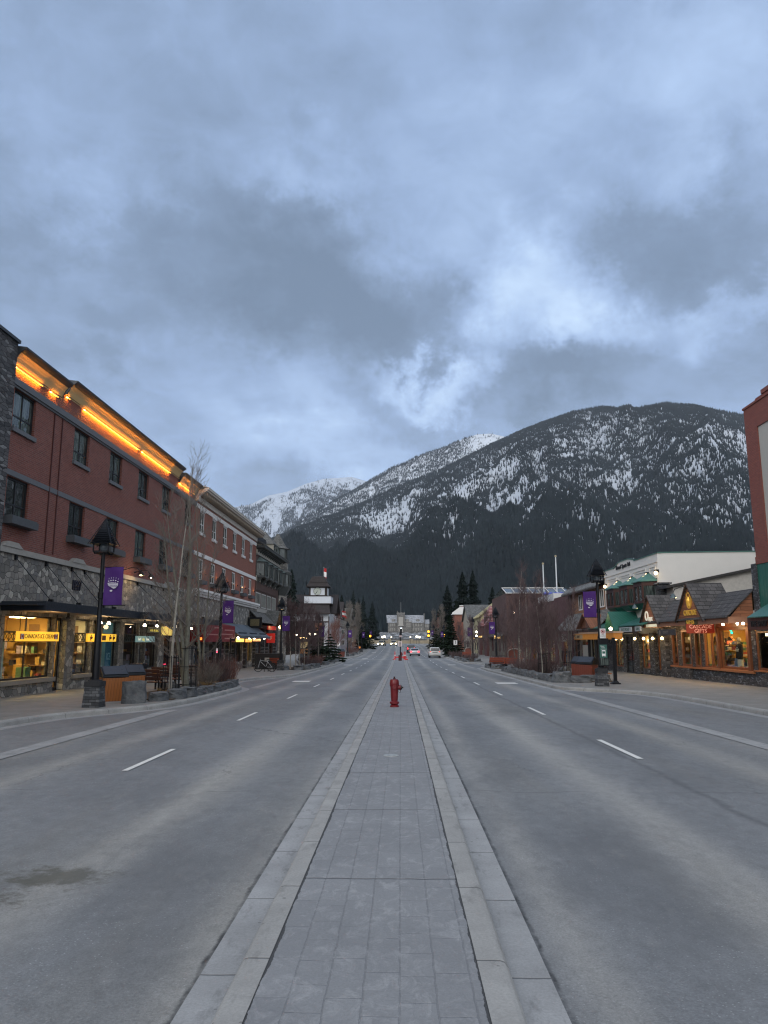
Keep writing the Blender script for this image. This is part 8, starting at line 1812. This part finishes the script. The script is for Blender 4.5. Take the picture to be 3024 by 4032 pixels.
J = [(0, 0, .50), (0, -.02, .75), (0, .0, 1.0), (0, .03, 1.10), (0, .07, 1.20), (0, .07, 1.30), (-.10, .05, .48), (-.13, .45, .50), (-.13, .48, .10), (-.13, .58, .05), (.10, .05, .48), (.13, .45, .50), (.13, .48, .10), (.13, .58, .05), (-.20, .0, 1.0), (-.27, .08, .76), (-.14, .30, .62), (-.08, .36, .60), (.20, .0, 1.0), (.27, .08, .76), (.14, .30, .62), (.08, .36, .60)]
hd = ('hair', [(0, .04, 1.18), (0, .06, 1.31)], [(0, 1)], [(.10, .11), (.09, .10)], P('hair_brown', (.09, .055, .04), .8))
jk = ('jacket', [(0, 0, .48), (0, -.03, .75), (0, -.01, 1.0)], [(0, 1), (1, 2)], [(.22, .19), (.22, .18), (.20, .15)], TRO)
skin_person('person', 'dark clothed person seated with back turned among the right planter trees', base(10.7, 57.8), R(-25), J, E2, RR_, TRO, [jk, hd], s=1.05)
# ================================================================ trees and shrubs
def bark_mat(name, c0, c1, marks=0.0):
    m, nt, b, o = mk(name); vec = obj(nt); n_ = noise(nt, vec, 6, 6, .6).outputs['Fac']; c = mix(nt, ramp(nt, n_, ((.3, 0.0), (.7, 1.0))), c0, c1)
    if marks:
        k = noise(nt, vscale(nt, vec, (3, 3, 14)), 2.2, 4, .7).outputs['Fac']; c = mix(nt, ramp(nt, k, ((.60, 0.0), (.68, marks))), c, (.03, .028, .025))
    nt.links.new(c, b.inputs['Base Color']); b.inputs['Roughness'].default_value = .8; bump(nt, b, n_, .01); return m
BIRCH = bark_mat('birch_bark', (.20, .19, .165), (.35, .33, .29), .8); ASPEN = bark_mat('aspen_bark', (.11, .11, .088), (.19, .185, .15), .7); GREYB = bark_mat('grey_bark', (.085, .075, .068), (.14, .125, .11), .3)
TWG = bark_mat('twigs_grey', (.11, .095, .085), (.17, .15, .13)); TWP = bark_mat('twigs_plum', (.060, .038, .042), (.10, .066, .066)); TWR = bark_mat('twigs_red', (.12, .05, .04), (.18, .085, .07))
def bare_tree(seed, H, r0, n1=26, n2=6, n3=4, spread=.42, h0=.22, forks=1, fine=.0045, droop=0.0, lean=(0, 0)):
    r = random.Random(seed); tr = MB(); cr = MB()
    def br(p, d, L, rad, n, up, sides, mb, wob=.12):
        pts = [Vector(p)]; d = Vector(d).normalized(); rs = [rad]
        for i in range(n):
            d = (d + Vector((r.uniform(-wob, wob), r.uniform(-wob, wob), up+r.uniform(-wob, wob)*.6))).normalized(); pts.append(pts[-1]+d*L/n); rs.append(max(rad*(1-.93*((i+1)/n)**.85), fine*.7))
        mb.tube(pts, rs, sides, False); return pts, rs
    stems = []
    for f in range(forks):
        a = r.uniform(0, 6.28); dd = Vector((lean[0]+(0 if forks == 1 else .22*math.cos(a+f*2.1)), lean[1]+(0 if forks == 1 else .22*math.sin(a+f*2.1)), 1))
        hh = H*(1 if f == 0 else r.uniform(.75, .95)); stems.append(br((0, 0, -.1), dd, hh, r0*(1 if f == 0 else .75), 14, .05, 8, tr, .03 if forks == 1 else .06))
    for (pts, rs) in stems:
        for k in range(int(n1/forks)):
            t_ = h0+(1-h0)*((k+.5)/(n1/forks))**.9*.985; q = t_*(len(pts)-1); i = int(q); f = q-i; p = pts[i].lerp(pts[min(i+1, len(pts)-1)], f); rad = rs[i]*(1-f)+rs[min(i+1, len(rs)-1)]*f
            a = r.uniform(0, 6.28); el = .40+1.5*t_*t_; L1_ = H*spread*max((1.05-t_)**.75, .42)*r.uniform(.6, 1.1)+.25
            p1, r1 = br(p, (math.cos(a), math.sin(a), el), L1_, max(rad*.5, fine*2.2), 6, .10-droop, 4, cr, .16)
            for j in range(n2):
                u = .2+.78*(j+r.random())/n2; qq = u*6; ii = min(int(qq), 5); pp = p1[ii].lerp(p1[ii+1], qq-ii); dd = (p1[ii+1]-p1[ii]).normalized(); side = Vector((r.uniform(-1, 1), r.uniform(-1, 1), r.uniform(-.2, .8)))
                L2 = L1_*(.55-.3*u)*r.uniform(.7, 1.3)+.12
                p2, r2 = br(pp, dd+side*.9, L2, max(r1[ii]*.55, fine*1.4), 3, .07-droop, 3, cr, .2)
                for z in range(n3):
                    i2 = r.randint(0, 2); p3 = p2[i2].lerp(p2[i2+1], r.random()); br(p3, (p2[i2+1]-p2[i2]).normalized()+Vector((r.uniform(-1, 1), r.uniform(-1, 1), r.uniform(-.2, .9)))*.8, L2*r.uniform(.35, .7)+.06, fine, 2, .05-droop, 3, cr, .25)
    return tr, cr
def tree(label, loc, mbs, tm, cm, group, s=1.0, rz=0):
    t = thing('bare_tree', label, 'tree', loc, group, rz, local=True); mbs[0].build('trunk', tm, t, smooth=True); mbs[1].build('crown', cm, t); t.scale = (s,)*3 if not hasattr(s, '__len__') else s; return t
T_birch = bare_tree(3, 8.3, .075, 32, 6, 4, .21, .20, 1, .0045)
T_aspen = bare_tree(5, 9.6, .15, 52, 7, 5, .22, .14, 3, .005, lean=(.10, 0))
T_third = bare_tree(8, 9.0, .09, 38, 7, 4, .22, .18, 2, .005)
tree('slender white birch with guard, nearest tree on the left', base(-8.75, 28.9), T_birch, BIRCH, TWG, 'street trees', 1.0, 0)
tree('large greenish aspen, second and thickest tree on the left', base(-8.85, 31.4), T_aspen, ASPEN, TWG, 'street trees', 1.0, 0)
a3 = tree('grey aspen standing behind the thick one on the left', base(-9.5, 36.2), T_third, ASPEN, TWG, 'street trees', 1.0, 1.1)
# guards round the trunks
def guard(label, loc, h=1.5, s=1.0):
    t = thing('tree_guard', label, 'tree guard', loc, 'black metal tree guards', 0, local=True)
    m = MB()
    for k in range(8):
        a = k*math.pi/4+.3; m.tube([(.30*math.cos(a), .30*math.sin(a), 0), (.26*math.cos(a), .26*math.sin(a), h)], .016, 4)
    m.build('bars', BLACKM, t); m = MB()
    for z in (.25, h*.55, h-.08): m.tube([(.29*math.cos(k*.5236), .29*math.sin(k*.5236), z) for k in range(13)], .014, 4, False)
    m.each('hoop', BLACKM, t); t.scale = (s,)*3; return t
g0 = guard('black bar guard round the slender white birch', base(-8.75, 28.9))
dup(g0, base(-8.8, 31.4), .3, 'black bar guard round the thick aspen', s=1.25); dup(g0, base(-9.5, 36.2), .1, 'black bar guard round the aspen behind the thick one', s=1.1)
dup(g0, base(8.96, 48.4), .1, 'left black bar guard among the right planter shrubs', s=1.0); dup(g0, base(10.3, 47.4), .1, 'right black bar guard in the right planter', s=1.1); dup(g0, base(10.3, 53.8), .1, 'black bar guard beside the seated person', s=1.0)
# plum coloured street trees farther on, four kinds shared by copies
K = [bare_tree(21, 5.4, .055, 36, 8, 5, .36, .22, 1, .006), bare_tree(22, 8.6, .07, 34, 6, 5, .19, .16, 1, .0052), bare_tree(23, 4.7, .06, 36, 8, 5, .42, .25, 3, .0055), bare_tree(24, 9.0, .09, 50, 8, 5, .26, .2, 1, .009)]
def wood(k, label, x, y, s, tm, cm, rz, group, cache={}):
    key = (k, tm.name, cm.name)
    if key not in cache: cache[key] = tree(label, base(x, y), K[k], tm, cm, group, s, rz); return
    dup(cache[key], base(x, y), rz, label, group, s)
GL = 'bare trees along the left pavement'; GR = 'bare trees along the right pavement'
for a in ((0, 'leftmost white birch of the clump behind the utility box', -9.5, 65.5, 1.0, BIRCH, TWP, .2), (0, 'second white birch of the clump', -9.05, 65.7, .95, BIRCH, TWP, 1.7), (0, 'third thin birch of the clump', -9.25, 69.5, 1.02, BIRCH, TWP, 3.1), (0, 'rightmost leaning birch of the clump', -9.2, 72.5, .98, BIRCH, TWP, 4.4),
          (2, 'plum coloured spreading tree behind the birch clump', -9.8, 79, 1.15, GREYB, TWP, .9), (0, 'pale trunked tree left of the bushy spruces', -9.4, 87, 1.0, ASPEN, TWP, 2.0), (2, 'plum coloured tree in front of the timber building', -10.6, 96, 1.25, GREYB, TWP, 3.3),
          (2, 'dense reddish tree below the balcony flags', -10.2, 116, 1.2, GREYB, TWR, .5), (2, 'reddish tree right of the bushy spruces', -10.8, 124, 1.2, GREYB, TWR, 1.9), (3, 'tall grey aspen beyond the fourth left lamp', -9.9, 142, 1.0, ASPEN, TWG, .3), (3, 'tall grey aspen beside the orange vested person', -10.6, 158, 1.05, ASPEN, TWG, 1.3), (3, 'tall grey aspen by the far left lamps', -9.8, 176, 1.1, ASPEN, TWG, 2.6), (3, 'farthest tall grey aspen on the left', -10.8, 192, 1.15, ASPEN, TWG, 4.0), (2, 'low reddish tree near the orange vested person', -10.0, 150, .9, GREYB, TWR, 5)):
    wood(*a, GL)
for a in ((2, 'dark spreading tree at the near end of the right planter', 10.25, 47.4, 1.02, GREYB, TWP, .4), (2, 'dark rounded tree close behind the white trunked birch', 9.6, 50.6, 1.0, GREYB, TWP, 3.2), (2, 'dark rounded tree right of the seated person', 11.2, 59.5, 1.15, GREYB, TWP, 5.2), (0, 'upright plum tree at the far end of the right planter', 9.3, 60.5, 1.1, GREYB, TWP, 4.0), (2, 'wide plum tree just behind the two bicycles', 11.6, 86, 1.35, GREYB, TWP, 1.4), (2, 'dark spreading tree beside the seated person', 10.4, 53.8, 1.06, GREYB, TWP, 2.2), (0, 'white trunked birch leaning in the right planter', 8.96, 48.4, .88, BIRCH, TWP, 1.0), (2, 'pale forked tree in the middle of the right planter', 9.1, 55.5, .95, ASPEN, TWP, .1),
          (1, 'tall white birch rising above the maroon shop, left of the flagpoles', 10.0, 64, 1.0, BIRCH, TWP, .3), (1, 'second tall birch rising beside the first one', 10.9, 66.3, .92, BIRCH, TWP, 1.9), (1, 'third tall plum coloured birch nearer the flagpoles', 11.9, 62, .9, BIRCH, TWP, 3.6), (2, 'plum coloured tree behind the red benches', 11.8, 71, 1.25, GREYB, TWP, 2.7), (2, 'plum coloured tree in front of the arched board', 12.0, 79, 1.3, GREYB, TWP, 4.2), (0, 'forked small tree left of the arched board', 10.6, 90, 1.05, GREYB, TWP, 1.2),
          (1, 'tall plum birch behind the benches', 13.3, 74, .95, BIRCH, TWP, 5.1), (3, 'pale trunk tree by the third right lamp', 9.9, 106, .62, ASPEN, TWP, 2.2), (2, 'plum tree beside the third right lamp', 11.6, 116, 1.2, GREYB, TWP, .8), (3, 'leaning pale tree left of the third right lamp', 10.2, 131, .62, ASPEN, TWP, 1.1), (2, 'reddish tree in front of the brick shop', 11.0, 140, 1.2, GREYB, TWR, 3), (3, 'tall thin bare tree between the right spruces', 10.5, 188, 1.1, ASPEN, TWG, 2), (3, 'grey bare tree by the far amber signals', 9.6, 214, 1.05, ASPEN, TWG, 3.4), (3, 'grey bare tree beyond the right spruces', 13.2, 222, 1.2, ASPEN, TWG, .4), (2, 'reddish low tree before the stone building', 12, 250, 1.8, GREYB, TWR, 1.2)):
    wood(*a, GR)
# shrubs
def shrub(seed, n, H, W_):
    r = random.Random(seed); m = MB()
    for k in range(n):
        a = r.uniform(0, 6.28); q = r.random()**.5*W_*.35; p = Vector((q*math.cos(a), q*math.sin(a), 0)); d = Vector((math.cos(a)*r.uniform(0, .6), math.sin(a)*r.uniform(0, .6), 1)).normalized(); L_ = H*r.uniform(.6, 1.05)
        pts = [p]
        for i in range(4): d = (d+Vector((r.uniform(-.2, .2), r.uniform(-.2, .2), .02))).normalized(); pts.append(pts[-1]+d*L_/4)
        m.tube(pts, [.008, .007, .006, .005, .003], 3, False)
        for z in range(7):
            i = r.randint(1, 3); p3 = pts[i].lerp(pts[i+1], r.random()); dd = (d+Vector((r.uniform(-.8, .8), r.uniform(-.8, .8), r.uniform(0, .5)))).normalized(); m.tube([p3, p3+dd*L_*.16, p3+(dd+Vector((0, 0, .3)))*L_*.27], [.005, .004, .003], 3, False)
    return m
SH_ = shrub(4, 110, 1.35, 1.6)
def shrub_thing(label, loc, mat, s, cache={}):
    if mat.name not in cache:
        t = thing('shrub', label, 'shrub', loc, 'bare twiggy shrubs', 0, local=True); SH_.build('stems', mat, t); t.scale = s; cache[mat.name] = t; return
    dup(cache[mat.name], loc, rnd.uniform(0, 6), label, s=s)
for (x, y, mt, s, lb) in ((-8.75, 34.2, TWG, (.8, .8, .75), 'pale twiggy shrub right of the thick aspen'), (-8.75, 35.8, TWP, (.95, .95, 1.0), 'plum twiggy shrub at the right end of the left planter'), (-8.6, 36.9, TWR, (.9, .9, .9), 'reddish shrub at the far corner of the left planter'), (9.4, 50.5, TWP, (1.2, 1.5, .85), 'dark twiggy shrub behind the corner rock'), (9.2, 53.5, TWP, (1.2, 1.5, .8), 'dark twiggy shrub in the middle of the right planter'), (9.2, 57, TWP, (1.2, 1.5, .8), 'dark twiggy shrub at the far half of the right planter'), (9.4, 71.8, TWP, (1.2, 1.5, .8), 'dark shrub in the low planter of the second bench'), (-8.9, 73.2, TWP, (1, 1.4, .7), 'dark shrub at the far end of the birch planter'), (-9.3, 81.5, TWR, (1.3, 1.6, .8), 'reddish shrub left of the bushy spruces'), (-9.4, 148, TWR, (1.5, 2.5, 1.1), 'maroon hedge like shrub by the orange vested person'), (8.8, 120, TWP, (1.2, 1.6, .7), 'dark shrub at the far end of the third right planter'), (9.2, 101, TWP, (1.2, 1.6, .7), 'dark shrub near the third right lamp')):
    shrub_thing(lb, (x, y, gz(y)+.18), mt, s)
DRY = P('dry_grass', (.22, .14, .06), .9, var=.3)
def tuft(label, x, y, s):
    t = thing('grass_tuft', label, 'grass', (x, y, gz(y)+.18), 'dry grass tufts', 0, local=True); r = random.Random(int(x*100)); m = MB()
    for k in range(240): a = r.uniform(0, 6.28); q = r.uniform(0, .18); l = r.uniform(.2, .42); p = Vector((q*math.cos(a), q*math.sin(a), 0)); e_ = p+Vector((math.cos(a)*l*.7, math.sin(a)*l*.7, l*.8)); m.tube([p, p.lerp(e_, .5)+Vector((0, 0, .07)), e_], [.004, .003, .001], 3, False)
    m.build('blades', DRY, t); t.scale = (s,)*3
tuft('tawny dry grass tuft among the left planter rocks', -8.35, 33.2, 1.1); tuft('tawny dry grass tuft at the far left planter corner', -8.3, 36.6, 1.2); tuft('small dry grass tuft under the dark bench', -9.2, 29.6, .8)
# ---------------------------------------------------------------- conifers
def spruce(seed, H, W_, n=2400, h0=.06, irr=.25, sz=1.0):
    rs = np.random.RandomState(seed); t = h0+(1-h0)*rs.rand(n)**1.15
    lay = np.round(t*H/.42)*.42/H; t = np.clip(lay+rs.randn(n)*.006, h0, .995)
    prof = (1-t)**.82*(1+irr*np.sin(t*23+seed)+irr*.8*np.sin(t*61)); nb = 13; ang = np.floor(rs.rand(n)*nb)/nb*6.283+lay*37.0+rs.randn(n)*.10
    rad = W_*prof*(.18+.86*rs.rand(n)**.55); z = t*H - rad*.30 + rad**2*.05
    l = sz*(.30+.30*rs.rand(n))*(.45+.6*(1-t)); px, py = rad*np.cos(ang), rad*np.sin(ang)
    da = ang+rs.randn(n)*.55; dx, dy, dz = np.cos(da), np.sin(da), -.30+.28*rs.randn(n); wx, wy = -np.sin(da), np.cos(da); wd = l*(.26+.2*rs.rand(n)); tz = rs.randn(n)*.6
    a = np.stack([px-dx*l*.5, py-dy*l*.5, z-dz*l*.5], -1); b = np.stack([px+dx*l*.7, py+dy*l*.7, z+dz*l*.7], -1); c = np.stack([px+wx*wd, py+wy*wd, z+tz*wd], -1); d = np.stack([px-wx*wd, py-wy*wd, z-tz*wd-.02], -1)
    V = np.stack([a, c, b, d], 1).reshape(-1, 3); m = MB(); m.V = [tuple(v) for v in V]; m.F = [(4*i, 4*i+1, 4*i+2, 4*i+3) for i in range(n)]; m.M = [0]*n
    tr = MB(); tr.tube([(0, 0, -.3), (0, 0, H*.5), (0, 0, H)], [H*.016, H*.009, .01], 7); return tr, m
NEED = forest_mat('spruce_needles', (.012, .020, .014), (.028, .042, .028), 1.4); NEED2 = forest_mat('spruce_needles_blue', (.014, .022, .020), (.030, .042, .038), 1.0)
def conif(label, loc, mbs, group, s, mat=NEED): 
    t = thing('spruce_tree', label, 'tree', loc, group, 0, local=True); mbs[0].build('trunk', GREYB, t); mbs[1].build('crown', mat, t); t.scale = s; return t
SP = [spruce(1, 10, 2.3, 9000), spruce(2, 10, 1.7, 7000, sz=.9), spruce(3, 4.2, 2.2, 5200, irr=.15, sz=.75)]
c1 = conif('left one of two bushy spruces beside the far left planter', base(-10.3, 93), SP[2], 'street spruces', (1, 1, 1.0)); dup(c1, base(-9.2, 99), 1.3, 'right one of two bushy spruces beside the far left planter', s=(1.0, 1.0, .82)); dup(c1, base(-9.0, 196), 2.2, 'low dark spruce by the left amber signal', s=(1.4, 1.4, 1.15)); dup(c1, base(9.6, 131), 2.9, 'low dark spruce behind the right pedestrian plate', s=(1.1, 1.1, .8)); dup(c1, base(9.4, 200), 3.3, 'low dark spruce under the right amber signals', s=(1.3, 1.3, 1.1)); dup(c1, base(10.4, 186), .3, 'bushy dark spruce beside the distant right lamp', s=(1.3, 1.3, 1.2))
c2 = conif('narrow spruce behind the right pedestrian plate', base(9.1, 138), SP[1], 'street spruces', (.95, .95, .82)); dup(c2, base(-9.6, 186), 1, 'narrow spruce among the grey aspens on the left', s=(.9, .9, .78)); dup(c2, (14.5, 195, 0), 2, 'spruce just behind the brick shop', s=(1.5, 1.5, 1.25))
c3 = conif('big spruce towering behind the brick shop', (17.0, 205, 0), SP[0], 'tall spruces in the town', (1.9, 1.9, 2.05), NEED2)
for k, (x, y, s, h, lb) in enumerate(((20.5, 212, 1.7, 2.15, 'second big spruce right of the first one'), (24.5, 200, 1.5, 1.6, 'third spruce of the tall right group'), (13.4, 214, 1.6, 1.75, 'spruce at the left edge of the tall right group'), (29, 206, 1.3, 1.55, 'spruce standing above the glass roof'), (31.5, 150, 1.3, 1.35, 'spruce crown above the flagpoles'), (-22, 151, 1.25, 1.62, 'spruce between the stone turret and the clock tower'), (-20.5, 262, 1.5, 1.7, 'spruce above the grey roofed house'), (-26, 300, 1.8, 1.9, 'spruce left of the grey roofed house'))):
    dup(c3, (x, y, 0 if y < 250 else .8), k*1.1, lb, s=(s, s, h))
r_ = random.Random(12); BG = 'dark spruces around the stone building'
POSN = ('first', 'second', 'third', 'fourth', 'fifth', 'sixth', 'seventh', 'eighth', 'ninth', 'tenth', 'eleventh', 'twelfth', 'thirteenth', 'fourteenth', 'fifteenth', 'sixteenth', 'seventeenth', 'eighteenth', 'nineteenth', 'twentieth')
xs = sorted([-14-r_.uniform(0, 1)-3.4*i+r_.uniform(-1, 1) for i in range(16)], reverse=True)
for i, x in enumerate(xs): y = r_.uniform(365, 440); s = r_.uniform(1.5, 2.0); dup(c3, (x*y/380, y, 1), r_.uniform(0, 6), '%s dark spruce leftwards from the stone building' % POSN[i], BG, (s, s, r_.uniform(1.9, 2.75)))
xs = sorted([22+3.8*i+r_.uniform(-1.2, 1.2) for i in range(14)])
for i, x in enumerate(xs): y = r_.uniform(365, 470); s = r_.uniform(1.5, 2.0); dup(c3, (x*y/400, y, 1), r_.uniform(0, 6), '%s dark spruce rightwards from the stone building' % POSN[i], BG, (s, s, r_.uniform(1.8, 2.6)))
# the wood behind the town reads as one mass
rs = np.random.RandomState(5); n = 5200; X = rs.uniform(-330, 420, n); Y_ = rs.uniform(560, 860, n); keep = np.abs(X) < 340
Z = np.where(Y_ > 780, 2.0, .8) + np.clip((Y_-560)/300, 0, 1)*6
H = rs.uniform(12, 24, n); conifer_cloud('woods', X, Y_, Z, H, FM, 6)
rs = np.random.RandomState(8); n = 1500; X = np.concatenate([rs.uniform(-210, -62, n//2), rs.uniform(70, 250, n//2)]); Y_ = rs.uniform(330, 540, n//2*2); conifer_cloud('town_woods', X, Y_, np.full(len(X), .8), rs.uniform(9, 20, len(X)), FM, 7)
# ================================================================ lettering becomes real mesh
dg = bpy.context.evaluated_depsgraph_get()
for o in [x for x in bpy.data.objects if x.type == 'FONT']:
    me = bpy.data.meshes.new_from_object(o.evaluated_get(dg)); nm = o.name; o.name = 'old'
    q = bpy.data.objects.new(nm, me); COL.objects.link(q); q.parent = o.parent; q.matrix_local = o.matrix_local.copy()
    bpy.data.objects.remove(o)
